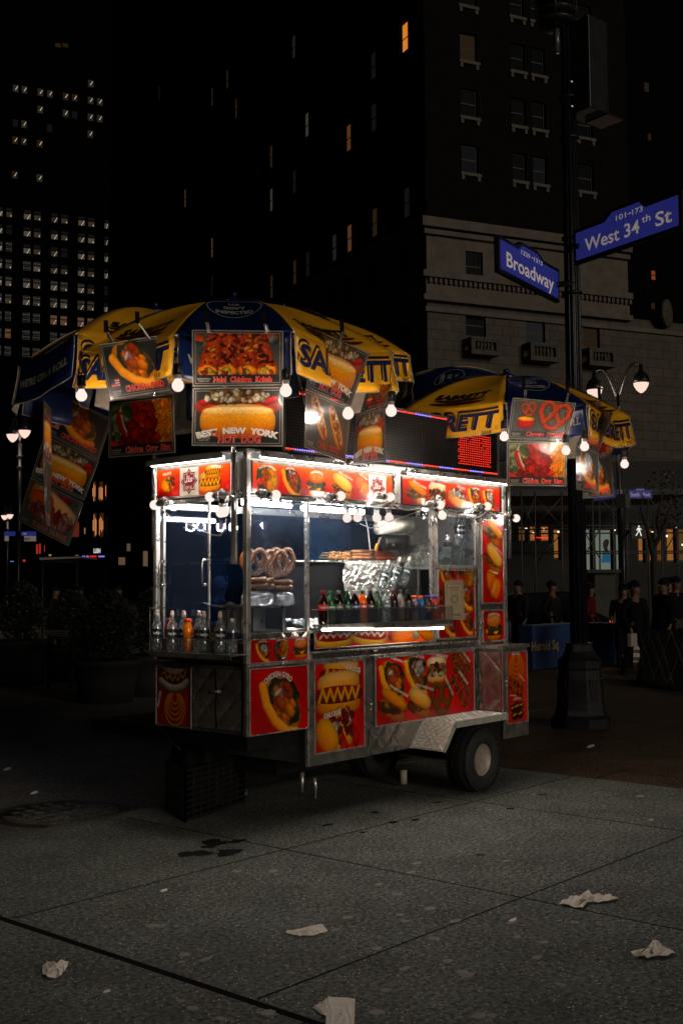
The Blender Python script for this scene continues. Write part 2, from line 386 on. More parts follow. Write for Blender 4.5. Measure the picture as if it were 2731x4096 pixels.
def burger(c):
    c.ell(0, -.62, .84, .26, (224, 152, 80), (166, 92, 36), p=2.6)
    c.ell(0, -.32, .94, .24, (92, 40, 26), (50, 20, 14), p=2.4, wob=.02)
    c.poly([(-.5, -.1), (.75, -.1), (.25, -.52)], (240, 160, 40)); c.poly([(-.95, -.1), (-.3, -.1), (-.9, -.42)], (236, 150, 36))
    c.bits(60, 0, -.02, .98, .13, .10, [GREEN, GREEN2, (110, 122, 96)], 1.8, rot=1.2)
    c.ell(0, .16, .84, .12, (190, 40, 24), (130, 20, 14))
    c.ell(0, .46, .86, .44, (232, 154, 72), (190, 96, 30), p=2.2)
    c.bits(46, 0, .55, .66, .30, .032, [(252, 232, 196)], 1.7, wob=0)
def bowl(c):
    c.ell(0, -.06, 1.0, .92, (150, 140, 140), (70, 64, 64)); c.ell(0, 0, .94, .88, (70, 66, 60), (40, 36, 32))
    c.ell(.34, 0, .58, .80, (222, 164, 84), (190, 120, 50)); c.bits(90, .42, 0, .46, .72, .035, [(240, 190, 110), (200, 130, 60)], 2.5)
    c.bits(60, -.5, .1, .36, .66, .11, [GREEN, GREEN2, (90, 96, 84)], 1.6)
    c.bits(22, -.05, .1, .34, .62, .13, [(232, 140, 60), (206, 90, 40)], 1.4); c.bits(10, -.5, -.15, .3, .12, .1, [(220, 80, 40)], 2.2)
def steak(c):
    c.ell(0, -.28, .96, .40, (206, 140, 80), (150, 84, 36), rot=-.35, p=2.3)
    c.bits(80, 0, -.12, .86, .24, .09, [(96, 40, 24), (140, 70, 40), (60, 24, 16), (190, 130, 90)], 1.9, rot=-.3)
    c.ell(.06, .22, .96, .40, (246, 208, 150), (212, 140, 70), rot=-.42, p=2.3)
def sausage(c):
    c.ell(-.05, -.22, 1.0, .34, (196, 120, 56), (140, 74, 28), rot=-.36, p=2.3)
    c.bits(90, 0, -.05, .92, .22, .08, [(90, 50, 24), (150, 60, 30), (60, 60, 30), (200, 150, 90)], 2.2, rot=-.3)
    c.ell(.1, .3, .98, .24, (232, 164, 80), (190, 110, 40), rot=-.36, p=2.3)
def pretzel(c, salt=1, col=(196, 106, 44)):
    P = [(-.15, -.62), (.1, -.3), (.42, .1), (.72, .42), (.62, .78), (.3, .82), (.05, .5), (0, .25)]
    Q = [(-x, y) for x, y in P]
    loop = [(-.62, -.35), (-.86, .1), (-.84, .55), (-.56, .84), (-.2, .72), (0, .35), (.2, -.05), (.5, -.5)]
    for w, cc in ((.185, (110, 50, 14)), (.15, col)):
        c.line([(.5, -.5), (.3, -.78), (0, -.84), (-.3, -.78), (-.62, -.42)] , w, cc)
        c.line(loop, w, cc); c.line([(-x, y) for x, y in loop], w, cc)
    if salt: c.bits(50, 0, .1, .8, .75, .022, [(255, 244, 226)], 1.3, wob=0)
def pretzels(c):
    for k in range(5):
        r = 1-.17*k; c.line([(r*math.sin(a)*.9, .15*k-.1+r*math.cos(a)) for a in np.linspace(.5, 2*PI-.5, 18)], .075, (214, 138, 62), c2=(120, 60, 20))
def kebab(c, n=4):
    for j, yy in enumerate((.28, -.28)):
        c.line([(-1, yy+.35), (1, yy-.35)], .03, (180, 140, 90))
        for i in range(n):
            x = -.75+1.4*i/(n-1); c.ell(x, yy-.35*x, .2, .24, (150, 84, 36), (70, 34, 14), wob=.05); c.bits(7, x, yy-.35*x, .16, .2, .05, [(210, 150, 70), (60, 26, 12)])
def chestnuts(c):
    for x, y, r in ((-.3, -.3, .42), (.4, -.25, .42), (.0, .3, .42), (.55, .35, .3), (-.6, .2, .3)):
        c.ell(x, y, r, r*.85, (90, 40, 20), (30, 12, 8)); c.line([(x-r*.5, y-r*.1), (x+r*.4, y+r*.15)], .07, (230, 180, 100))
def knish(c):
    c.ell(-.2, .3, .5, .55, (222, 130, 50), (190, 90, 30), p=4, rot=.2); c.ell(.25, -.2, .5, .62, (230, 140, 58), (196, 96, 34), p=4, rot=-.4); c.line([(-.05, -.45), (.2, 0)], .07, (250, 210, 150))
def fillbox(c, x0, x1, y0, y1, col):
    X, Y = c.X, c.Y; m = ((X >= x0) & (X <= x1) & (Y >= y0) & (Y <= y1)).astype(float); c.put((slice(None), slice(None)), m, C8(*col))
def rice_scene(c, x0, x1, y0, y1):
    keep = c.im.copy()
    fillbox(c, x0, x1, y0, y1, (190, 60, 20)); w, h = x1-x0, y1-y0; c.fr(x0+w/2, y0+h/2, w/2)
    a = h/w
    c.ell(.72, 0, .5, a*1.3, (232, 132, 30), (220, 116, 20), edge=0, p=6); c.bits(330, .72, 0, .38, a*1.3, .022, [(252, 176, 66), (216, 110, 20), (240, 150, 40)], 3.2, wob=0)
    c.ell(-.75, .15, .5, a*1.2, (70, 74, 66), (50, 40, 36), edge=0, wob=.05); c.bits(24, -.62, .1, .34, .5, .09, [(200, 190, 150), (90, 110, 60), (140, 150, 110)], 2)
    c.line([(-.72, .2), (-.62, -.1), (-.42, -.42), (-.2, -.62)], .11, (196, 40, 26)); c.line([(-.66, .22), (-.56, -.08), (-.36, -.4)], .03, (240, 220, 200))
    c.bits(70, .08, 0, .40, a*1.05, .13, [(206, 66, 22), (226, 96, 30), (180, 44, 16)], 1.2); c.bits(26, -.1, -.45, .6, .25, .12, [(200, 60, 20), (170, 40, 14)], 1.2)
    m = ((c.X < x0) | (c.X > x1) | (c.Y < y0) | (c.Y > y1)); c.im[m] = keep[m]
def kebab_scene(c, x0, x1, y0, y1):
    keep = c.im.copy()
    fillbox(c, x0, x1, y0, y1, (60, 60, 56)); w, h = x1-x0, y1-y0; c.fr(x0+w/2, y0+h/2, w/2)
    c.bits(50, 0, .2, 1, .5, .12, [(90, 100, 90), (150, 150, 146), (40, 44, 40), (200, 90, 40)], 1.5)
    for k in range(4):
        x = -.72+.47*k; xt = x*.72
        for i in range(7):
            t = 1-i/6.; cx = x*(1-t)+xt*t; c.ell(cx, -.40+.86*t, .25-.07*t, .15, (206, 84, 26), (96, 24, 8), wob=.04, rot=.1*math.sin(i*3+k))
            c.bits(7, cx, -.40+.86*t, .17, .1, .04, [(250, 170, 80), (110, 26, 10), (60, 14, 8), (236, 130, 50)], 2)
        c.ell(x, -.45, .23, .16, (246, 176, 80), (190, 90, 24), wob=.05); c.bits(12, x, -.45, .18, .12, .05, [(255, 206, 120), (150, 60, 16)], 1.4)
    m = ((c.X < x0) | (c.X > x1) | (c.Y < y0) | (c.Y > y1)); c.im[m] = keep[m]
def sausage_scene(c, x0, x1, y0, y1):
    keep = c.im.copy()
    fillbox(c, x0, x1, y0, y1, (70, 74, 64)); w, h = x1-x0, y1-y0; c.fr(x0+w/2, y0+h/2, w/2)
    c.bits(14, -.3, .4, .9, .2, .16, [(200, 50, 30), (60, 80, 40)], 1.3)
    c.ell(.1, .12, 1.05, .34, (236, 196, 150), (216, 150, 100), rot=-.25, p=2.4); c.ell(-.45, .14, .5, .28, (210, 96, 50), (190, 110, 70), rot=.1)
    c.bits(90, .1, -.26, .9, .26, .09, [(186, 60, 50), (200, 150, 140), (160, 90, 90), (214, 190, 170)], 2)
    m = ((c.X < x0) | (c.X > x1) | (c.Y < y0) | (c.Y > y1)); c.im[m] = keep[m]
def flag(c, x, y, w, h):
    for k in range(7): fillbox(c, x, x+w, y+h*k/7, y+h*(k+1)/7, (176, 60, 50) if k % 2 == 0 else (226, 220, 210))
    fillbox(c, x, x+w*.45, y+h*3/7, y+h, (52, 56, 90))
def halal(c, cx, cy, r, bg=(206, 202, 190)):
    fillbox(c, cx-r*1.12, cx+r*1.12, 0, c.h, bg); c.fr(cx, cy, r)
    for q, col in ((1.0, (92, 12, 22)), (.84, (226, 196, 190)), (.78, (112, 14, 28))):
        pts = []
        for k in range(16):
            a = PI/8*k; rr = (1.0 if k % 4 == 0 else (.96 if k % 4 == 2 else .72))*q; pts.append((rr*math.sin(a), rr*math.cos(a)*1.08))
        c.poly(pts, col)
    W = (244, 236, 230)
    c.line([(.42, .18), (.28, .26), (.12, .20), (.34, .04), (.2, .0), (-.02, .02)], .05, W, c2=W)     # the word halal, right to left
    c.line([(-.02, .02), (.0, .42)], .05, W, c2=W); c.line([(-.06, .0), (-.16, .44)], .045, W, c2=W)
    c.line([(-.06, .0), (-.26, .02)], .045, W, c2=W); c.line([(-.26, .44), (-.28, .08), (-.36, -.08), (-.5, -.04), (-.5, .08)], .05, W, c2=W)
    c.t('HALAL', cx, cy-r*.45, r*.24, (236, 220, 216), width=r*.84, bold=.01)

def sheet(name, quad, cv, parent=None, material=None, back=.004, off=0.0, n=None, lift=.0012, bow=None):
    """a printed sheet: quad = TL,TR,BR,BL ; the picture mesh + raised lettering + a thin back, one mesh"""
    TL, TR, BR, BL = [Vector(q) for q in quad]
    if n is None: n = (TR-TL).cross(BL-TL).normalized(); n = -n if n.dot(CAM-TL) < 0 else n
    q = np.array([TL, TR, BR, BL]); nn = np.array(n)
    def P(x, y, d):
        u = (x/cv.w)[:, None]; v = (y/cv.h)[:, None]
        r = (q[3]*(1-u)+q[2]*u)*(1-v)+(q[0]*(1-u)+q[1]*u)*v
        if bow is not None: d = d+bow(x/cv.w, y/cv.h)
        return r+nn*(np.asarray(d).reshape(-1, 1) if np.ndim(d) else d)
    X, Y = cv.X.ravel(), cv.Y.ravel(); V = [P(X, Y, off)]; cols = [cv.im.reshape(-1, 3)]
    nx, ny = cv.nx, cv.ny; i, j = np.meshgrid(np.arange(nx), np.arange(ny)); a = (j*(nx+1)+i).ravel()
    Q = np.stack([a, a+1, a+nx+2, a+nx+1], 1)
    e1 = V[0][1]-V[0][0]; e2 = V[0][nx+1]-V[0][0]
    if np.dot(np.cross(e1, e2), nn) < 0: Q = Q[:, ::-1]
    loops = [Q.ravel()]; sizes = [np.full(len(Q), 4)]; base = len(V[0])
    def addpoly(vs, fs, col):
        nonlocal base
        V.append(vs); cols.append(np.ones((len(vs), 3))*C8(*col))
        for f in fs: loops.append(np.array(f)+base); sizes.append(np.array([len(f)]))
        base += len(vs)
    for st, cx, cy, h, col, k in cv.txt:
        k = dict(k); oc = k.pop('outline', None); ow = k.pop('ow', .024)
        if oc is not None:
            kk = dict(k); kk['bold'] = k.get('bold', .02)+ow; pp, ff = layout(st, cx, cy, h, **kk)
            if k.get('width'): pass
            if len(pp): addpoly(P(pp[:, 0], pp[:, 1], off+lift), ff, oc)
        pp, ff = layout(st, cx, cy, h, **k)
        if len(pp): addpoly(P(pp[:, 0], pp[:, 1], off+lift*2), ff, col)
    if back:
        bx = np.array([0, cv.w, cv.w, 0, 0, cv.w, cv.w, 0]); by = np.array([0, 0, cv.h, cv.h]*2)
        vs = P(bx, by, 0)+nn*(np.array([off-.0006]*4+[off-back]*4)[:, None])
        if bow is None: addpoly(vs, [(0, 1, 2, 3), (7, 6, 5, 4), (0, 4, 5, 1), (1, 5, 6, 2), (2, 6, 7, 3), (3, 7, 4, 0)], (60, 58, 56))
    V = np.concatenate(V); cols = np.concatenate(cols); org = WORG[parent] if parent is not None else Vector((0, 0, 0))
    V = V-np.array(org)
    me = bpy.data.meshes.new(name); loops = np.concatenate(loops).astype(np.int32); sizes = np.concatenate(sizes).astype(np.int32)
    me.vertices.add(len(V)); me.vertices.foreach_set('co', V.astype(np.float32).ravel())
    me.loops.add(len(loops)); me.loops.foreach_set('vertex_index', loops)
    me.polygons.add(len(sizes)); st = np.concatenate([[0], np.cumsum(sizes)[:-1]]).astype(np.int32)
    me.polygons.foreach_set('loop_start', st); me.polygons.foreach_set('loop_total', sizes); me.update(calc_edges=True); me.validate()
    lin = np.where(cols <= .04045, cols/12.92, ((np.clip(cols, 0, 1)+.055)/1.055)**2.4)
    lum = (lin*[.25, .62, .13]).sum(1, keepdims=True); lin = np.clip(lum+1.32*(lin-lum), 0, 1)   # the prints are saturated inks
    at_ = me.color_attributes.new('Col', 'FLOAT_COLOR', 'POINT'); at_.data.foreach_set('color', np.concatenate([lin, np.ones((len(lin), 1))], 1).astype(np.float32).ravel())
    me.materials.append(material or PRINT)
    o = bpy.data.objects.new(name, me); COL.objects.link(o); WORG[o] = org
    if parent is not None: o.parent = parent
    else: o.location = org
    return o
def words(name, strs, surf, material, parent):
    """lettering laid on a surface: surf(x,y,d) -> Vector; strs = [(string,cx,cy,h,kw)]"""
    m = MB()
    for st, cx, cy, h, d, k in strs:
        pp, ff = layout(st, cx, cy, h, **k)
        m.add([surf(x, y, d) for x, y in pp], ff)
    return m.build(name, material, parent)
def rect_fit(px, d, w_h=None, vertical=False, yaw0=None, ks=1.0):
    """a rectangle in space (its plane found from perspective) seen at four photo pixels TL,TR,BR,BL at centre depth d"""
    cx = sum(p[0] for p in px)/4; cy_ = sum(p[1] for p in px)/4; c = at(cx, cy_, d); best = None
    base = math.atan2(-CFW.y, -CFW.x)
    R = [ray(*p) for p in px]
    def ev(a, b):
        n = Vector((math.cos(base+a)*math.cos(b), math.sin(base+a)*math.cos(b), math.sin(b)))
        q = []
        for r in R:
            k = r.dot(n)
            if k > -.12: return 1e9, None, n
            q.append(CAM+r*((c-CAM).dot(n)/k))
        e = [q[1]-q[0], q[2]-q[1], q[3]-q[2], q[0]-q[3]]; l = [x.length for x in e]; s = 0
        for i in range(4): s += (e[i].dot(e[(i+1) % 4])/(l[i]*l[(i+1) % 4]))**2
        s += ((l[0]-l[2])/(l[0]+l[2])*2)**2+((l[1]-l[3])/(l[1]+l[3])*2)**2
        if w_h: s += .6*math.log((l[0]+l[2])/(l[1]+l[3])/w_h)**2
        return s+.03*(b*b)*4*ks+(.02*(a-yaw0)**2 if yaw0 is not None else .004*a*a), q, n
    for ia in range(-15, 16):
        for ib in ([0] if vertical else range(-4, 5)):
            v = ev(ia*.09, ib*.09)
            if best is None or v[0] < best[0]: best = (*v, ia*.09, ib*.09)
    a, b, st = best[3], best[4], .045
    for it in range(40):
        imp = False
        for da, db in ((st, 0), (-st, 0)) + (() if vertical else ((0, st), (0, -st))):
            v = ev(a+da, b+db)
            if v[0] < best[0]: best = (*v, a+da, b+db); a, b = a+da, b+db; imp = True
        if not imp: st *= .5
    return best[1], best[2]
# ================================================================ the ground
def ground_mat(name, col, speck=.5, sscale=240, noise=.25, nscale=1.2, rough=.85, stain=0, bump=.35, tint=None):
    m = mat(name, col, rough, noise=noise, nscale=nscale, bump=bump, bscale=160, bdist=.002, spec=.15)
    nt = m.node_tree; b = nt.nodes['Principled BSDF']; src = b.inputs['Base Color'].links[0].from_socket
    tc = [n for n in nt.nodes if n.type == 'TEX_COORD'][0]
    v = nt.nodes.new('ShaderNodeTexVoronoi'); v.inputs['Scale'].default_value = sscale; nt.links.new(tc.outputs['Object'], v.inputs['Vector'])
    n3 = nt.nodes.new('ShaderNodeTexNoise'); n3.inputs['Scale'].default_value = sscale*.35; n3.inputs['Detail'].default_value = 4; nt.links.new(tc.outputs['Object'], n3.inputs['Vector'])
    g = nt.nodes.new('ShaderNodeMapRange'); g.inputs['From Min'].default_value = .32; g.inputs['From Max'].default_value = .68; g.inputs['To Min'].default_value = .30; g.inputs['To Max'].default_value = 1.75
    nt.links.new(n3.outputs[0], g.inputs[0])
    sc = nt.nodes.new('ShaderNodeVectorMath'); sc.operation = 'SCALE'; nt.links.new(src, sc.inputs[0]); nt.links.new(g.outputs[0], sc.inputs['Scale'])
    # chips with their glints painted as pale specks: random cells with a high random value
    sp = nt.nodes.new('ShaderNodeSeparateColor'); nt.links.new(v.outputs['Color'], sp.inputs[0])
    c1 = nt.nodes.new('ShaderNodeMath'); c1.operation = 'GREATER_THAN'; c1.inputs[1].default_value = 1-.035*speck; nt.links.new(sp.outputs[0], c1.inputs[0])
    c2 = nt.nodes.new('ShaderNodeMath'); c2.operation = 'LESS_THAN'; c2.inputs[1].default_value = .42; nt.links.new(v.outputs['Distance'], c2.inputs[0])
    c3 = nt.nodes.new('ShaderNodeMath'); c3.operation = 'MULTIPLY'; nt.links.new(c1.outputs[0], c3.inputs[0]); nt.links.new(c2.outputs[0], c3.inputs[1])
    mx = nt.nodes.new('ShaderNodeMix'); mx.data_type = 'RGBA'; nt.links.new(c3.outputs[0], mx.inputs[0]); nt.links.new(sc.outputs[0], mx.inputs[6]); mx.inputs[7].default_value = (.72, .66, .58, 1)
    nt.links.new(mx.outputs[2], b.inputs['Base Color'])
    return m
CONC = ground_mat('sidewalk_concrete', (.102, .113, .103), 1.1, 125, noise=.38, nscale=2.2)
CONCB = ground_mat('kerb_granite', (.085, .095, .088), .8, 200)
ASPH = ground_mat('asphalt', (.13, .124, .108), 1.1, 110, noise=.35, nscale=1.6)
PAVE = ground_mat('plaza_pavers', (.05, .032, .018), .5, 160, noise=.5, nscale=2.0)
JOINT = mat('joint_filler', (.014, .014, .013), .95, spec=0)
def sheetm(name, pts, m, kind='structure', z=0, th=0):
    b = MB()
    b.add([(x, y, z) for x, y in pts], [tuple(range(len(pts)))])
    return tag(b.build(name, m), kind=kind)
KERB_Y = 1.22
sheetm('ground', [(-400, -300), (700, -300), (700, 900), (-400, 900)], ASPH, z=-.135)
b = MB()
b.box((-14, -9, -.2), (3.25, KERB_Y-.16, 0)); tag(b.build('pavement', CONC), kind='structure')
b = MB()
b.box((-14, KERB_Y-.16, -.2), (3.25, KERB_Y, .0015)); tag(b.build('kerb', CONCB, bevel=.012), kind='structure')
b = MB()   # paved plaza on the far right, each paver a low block with an open joint
yy = -9.0; row = 0
while yy < 5.4:
    xx = 3.26-(.45 if row % 2 else 0); 
    while xx < 15:
        x0 = max(3.26, xx)
        if xx+.9 > 3.4: b.box((x0, yy, -.2), (xx+.892, yy+.592, random.uniform(-.003, .002)))
        xx += .9
    yy += .6; row += 1
tag(b.build('plaza_paving', PAVE), kind='structure')
b = MB()
for x in (-.10, 1.85): b.box((x-.0045, -9, -.01), (x+.0045, KERB_Y-.16, .0012))
for y in (-.42, -2.05, -3.7, -5.3): b.box((-1.93, y-.0045, -.01), (3.25, y+.0045, .0012))
b.box((-1.984, -9, -.01), (-1.946, KERB_Y-.16, .0014))
for y in (-2.35, .2): b.box((-14, y-.005, -.01), (-1.99, y+.005, .0012))
tag(b.build('pavement_joints', JOINT), kind='structure')
# stains and trodden gum on the slab (wear with a shape of its own)
STAIN = mat('old_gum', (.21, .20, .17), .7, noise=.3, nscale=30); WET = mat('wet_stain', (.015, .02, .018), .25, noise=.3, nscale=10); DRYST = mat('dark_stain', (.04, .04, .037), .7, noise=.3, nscale=8)
def patch(m, x, y, rx, ry, z, seg=14, rot=0, wob=.15):
    pts = []
    for k in range(seg):
        a = 2*PI*k/seg; r = 1+random.uniform(-wob, wob); pts.append((x+r*(rx*math.cos(a)*math.cos(rot)-ry*math.sin(a)*math.sin(rot)), y+r*(rx*math.cos(a)*math.sin(rot)+ry*math.sin(a)*math.cos(rot)), z))
    m.add(pts, [tuple(range(seg))])
b = MB()
for px, py in [(740, 3820), (727, 3850), (823, 3838), (726, 4005), (772, 4035), (884, 4075), (1071, 4052), (610, 3704), (640, 3706), (1391, 3671), (1507, 3795), (1620, 3685), (1600, 3660), (1820, 3685), (1720, 3635), (1792, 3845), (1865, 3900), (1545, 3962), (1620, 3875), (1850, 3890), (1735, 3755), (2068, 3748), (2147, 3830), (2170, 3770), (2045, 3692), (1645, 3490), (1665, 3455), (1590, 3578), (1095, 3485), (945, 3487), (2130, 3180), (1960, 3240), (1670, 3453), (1515, 3538), (2300, 3690), (2240, 3940), (1968, 4062), (1915, 4065), (1508, 4050), (1345, 3720), (2020, 3445)]:
    p = G(px, py); patch(b, p.x, p.y, random.uniform(.016, .036), random.uniform(.014, .03), .0022)
tag(b.build('chewing_gum_spots', STAIN), kind='stuff')
b = MB()
for px, py in [(1500, 3250), (1570, 3290), (1660, 3280), (1750, 3210), (2040, 3235), (2170, 3180), (2385, 3168), (2600, 3280), (1450, 3330), (1310, 3300), (2560, 3185), (1920, 3420)]:
    p = G(px, py); patch(b, p.x, p.y, random.uniform(.02, .05), random.uniform(.015, .03), .0018)
for k in range(9):
    p = G(880+random.uniform(-110, 90), 3390+random.uniform(-25, 30)); patch(b, p.x, p.y, random.uniform(.04, .11), random.uniform(.03, .07), .0017+.0002*k, wob=.4)
tag(b.build('spilt_liquid_stain', WET), kind='stuff')
b = MB()
c0 = [G(x, y) for x, y in [(870, 3330), (640, 3300), (420, 3330), (330, 3400), (325, 3450), (360, 3478), (460, 3484), (560, 3470), (720, 3440), (830, 3425)]]
for i in range(len(c0)-1):
    p, q = c0[i], c0[i+1]; d = (q-p).normalized(); n = Vector((-d.y, d.x, 0))*.012
    b.add([p-n+Vector((0, 0, .0016)), q-n+Vector((0, 0, .0016)), q+n+Vector((0, 0, .0016)), p+n+Vector((0, 0, .0016))], [(0, 1, 2, 3)])
tag(b.build('curved_dark_stain', DRYST), kind='stuff')
# manhole cover in the street
p = G(245, 3252, -.135); t = thing('manhole_cover', 'round worn iron manhole cover set in the asphalt left of the cart', 'manhole', (p.x, p.y, -.134))
b = MB(); b.lathe([(.44, 0), (.46, .006), (.50, .006), (.52, 0)], p+Vector((0, 0, .001)), 40); b.build('rim', mat('iron_rim', (.03, .03, .028), .6, .4), t)
b = MB(); b.lathe([(.0, .004), (.43, .004), (.43, 0)], p+Vector((0, 0, .001)), 40)
for k in range(7):
    for j in range(7):
        x, y = -.36+.12*k, -.36+.12*j
        if x*x+y*y < .15: b.box((p.x+x-.03, p.y+y-.03, p.z+.004), (p.x+x+.03, p.y+y+.03, p.z+.009))
b.build('lid', ground_mat('worn_iron', (.10, .095, .085), .8, 120, noise=.4, nscale=5), t)

# ================================================================ litter on the pavement
PAPER = mat('paper', (.80, .74, .66), .75, noise=.12, nscale=20, bump=.3, bscale=60)
def litter(name, label, px, py, pts, cat='paper', seed=1, crease=.012, m=PAPER):
    """pts: outline in photo pixels round (px,py), laid on the ground and creased"""
    R = random.Random(seed); c = G(px, py); P = [G(px+x, py+y) for x, y in pts]; n = len(P); rings = 5; V = []
    for r in range(rings+1):
        for k in range(n*3):
            a = P[k//3]; d = P[(k//3+1) % n]; q = a.lerp(d, (k % 3)/3); w = q.lerp(c, 1-r/rings)
            V.append((w.x, w.y, .003+(R.uniform(0, crease*1.1)*(1-r/rings*.4))))
    N = n*3; Fc = [(i*N+k, i*N+(k+1) % N, (i+1)*N+(k+1) % N, (i+1)*N+k) for i in range(rings) for k in range(N)]
    b = MB(); b.add(V, Fc); o = b.build(name, [m, m], solid=.0012, org=(c.x, c.y, 0)); return tag(o, label, cat, 'litter on the pavement')
litter('crumpled_napkin', 'flat folded white napkin on the pavement right below the middle of the cart', 1225, 3735, [(-85, -2), (-40, -14), (10, -22), (62, -32), (86, -6), (40, 8), (-10, 14), (-50, 10)], seed=2)
litter('crumpled_napkin', 'small crumpled pale napkin at the lower left of the pavement', 222, 3880, [(-52, 20), (-50, -12), (-20, -28), (8, -18), (30, -35), (54, -22), (38, 10), (20, 36), (-30, 38)], seed=3, crease=.02)
litter('crumpled_napkin', 'long twisted napkin with a dark shadow on the right of the pavement', 2350, 3608, [(-118, 12), (-70, -12), (-30, -20), (0, -38), (20, -24), (90, -20), (120, -4), (60, 8), (0, 6), (-20, 30), (-60, 22)], seed=4, crease=.022)
litter('crumpled_napkin', 'peaked folded napkin near the right edge of the pavement', 2608, 3815, [(-88, 10), (-40, -6), (-10, -30), (16, -46), (40, -18), (90, 4), (50, 18), (-20, 24), (-60, 20)], seed=5, crease=.025)
litter('paper_sheet', 'creased sheet of paper at the bottom edge of the picture', 1360, 4060, [(-60, 70), (-50, -70), (60, -58), (56, 80)], seed=6, crease=.008)
litter('crumpled_napkin', 'torn paper corner lying over the wide dark joint', 1290, 4020, [(-40, 16), (0, -6), (30, -30), (28, 44), (6, 50)], seed=7, crease=.012)
for i, (px, py, lab) in enumerate([(427, 3968, 'tiny curled leaf scrap lying left of the wide dark joint'), (655, 3564, 'tiny pale scrap on the slab below the wet stain'), (137, 3172, 'tiny pale scrap on the asphalt above the manhole cover'), (30, 3077, 'tiny white scrap at the left edge of the asphalt'), (2048, 3682, 'tiny twig scrap near the twisted napkin'), (2360, 2986, 'tiny white scrap on the brown pavers')]):
    litter('paper_scrap', lab, px, py, [(-16, 6), (-4, -4), (14, -8), (16, 0), (0, 6)], cat='scrap', seed=20+i, crease=.004)

# ================================================================ food cart
cart = thing('food_cart', 'lit stainless steel street food cart with red menu panels and glass windows', 'food cart', (1.4, .45, 0))
def fq(x0, x1, z0, z1, y=0.0): return [(x0, y, z1), (x1, y, z1), (x1, y, z0), (x0, y, z0)]
def lq(yl, yr, z0, z1, x=0.0): return [(x, yl, z1), (x, yr, z1), (x, yr, z0), (x, yl, z0)]
B = .004
# --- carcass
boxes('lower_body', STEELW, cart, ((.015, .015, .612), (.56, .90, 1.04)), ((.575, .012, .37), (1.82, .90, 1.04)), ((1.82, .012, .575), (2.50, .90, 1.04)), bevel=B)
boxes('base_rail', STEELW, cart, ((.56, -.004, .358), (1.18, .02, .425)), ((.56, -.012, .358), (.60, -.004, 1.05)), bevel=.002)
def quilt(name, x0, x1, z0, z1, y, s=.11, amp=.006, ax=0, cell=.011):
    nu = max(4, int((x1-x0)/cell)); nv = max(4, int((z1-z0)/cell))
    def fn(u, v):
        a = x0+(x1-x0)*u; z = z0+(z1-z0)*v
        p, q = ((a+z)/s) % 1, ((a-z)/s) % 1
        h = amp*min(1, 3.2*min(p, 1-p, q, 1-q))**.7
        return (a, y-h, z) if ax == 0 else (y-h, a, z)
    b = MB(); b.grid(fn, nu, nv); return b.build(name, QUILT, cart)
quilt('quilted_panel', 1.185, 1.83, .365, .56, .005, s=.16)
boxes('panel_backing', STEELW, cart, ((1.18, .006, .36), (1.84, .012, .57)))
# counter ledge with embossed pattern
boxes('counter_ledge', STEEL, cart, ((.59, -.03, 1.098), (2.50, .02, 1.112)), ((.0, -.012, 1.042), (2.50, .02, 1.058)), bevel=.002)
quilt('ledge_face', .60, 2.48, 1.062, 1.096, -.004, s=.07, amp=.003)
boxes('ledge_backing', STEEL, cart, ((.58, .0, 1.058), (2.50, .015, 1.098)))
# --- corner posts and frame
def post(x, y, z0, z1, w=.035, d=.035, m=STEEL): return boxes('corner_post', m, cart, ((x-w/2, y-d/2, z0), (x+w/2, y+d/2, z1)), bevel=.003)
post(.004, .004, .61, 1.06, .03, .03, STEELW); post(.010, .010, 1.06, 2.40, .036, .036)
post(.560, .008, .36, 2.12, .022, .03); post(1.955, .012, 1.06, 2.12, .045, .03); post(2.545, .012, 1.06, 2.14, .04, .03); post(2.925, .012, 1.06, 2.36, .05, .04)
post(1.52, .010, 2.12, 2.40, .08, .03)
post(.010, .89, 1.06, 2.40); post(2.925, .89, 1.06, 2.36); post(1.5, .89, 1.06, 2.36, .03, .03)
post(.006, .815, 1.2, 2.12, .02, .028); post(.006, .358, 1.2, 2.12, .012, .016)
boxes('floor_deck', STEELW, cart, ((.02, .03, 1.06), (2.94, .88, 1.10)))
boxes('frame_rail', CHROME, cart, ((.03, -.008, 2.105), (2.90, .02, 2.132)), bevel=.003)
boxes('frame_rail', CHROME, cart, ((-.008, .03, 2.100), (.02, .87, 2.128)), bevel=.003)
boxes('frame_rail', STEEL, cart, ((.0, .875, 2.08), (2.93, .905, 2.13)), ((.0, .875, 1.10), (2.93, .905, 1.14)), bevel=.003)
boxes('frame_rail', STEEL, cart, ((.57, -.004, 1.232), (1.94, .014, 1.252)), ((.02, -.004, 1.214), (.55, .014, 1.25)), bevel=.002)
# quilted kickstrip over the left strip panel
quilt('quilted_strip', .03, .55, 1.216, 1.248, -.008, s=.12, amp=.004)
# roof with hood
boxes('roof', STEELW, cart, ((-.02, -.02, 2.402), (2.98, .93, 2.42)), bevel=.003)
boxes('hood', STEEL, cart, ((.05, -.085, 2.366), (2.98, -.07, 2.408)), ((.05, -.085, 2.400), (2.98, .0, 2.408)), ((2.965, -.085, 2.36), (2.98, .02, 2.408)), bevel=.002)
boxes('hood', STEELW, cart, ((-.075, .15, 2.366), (-.062, .915, 2.408)), ((-.075, .15, 2.400), (.0, .915, 2.408)), bevel=.002)
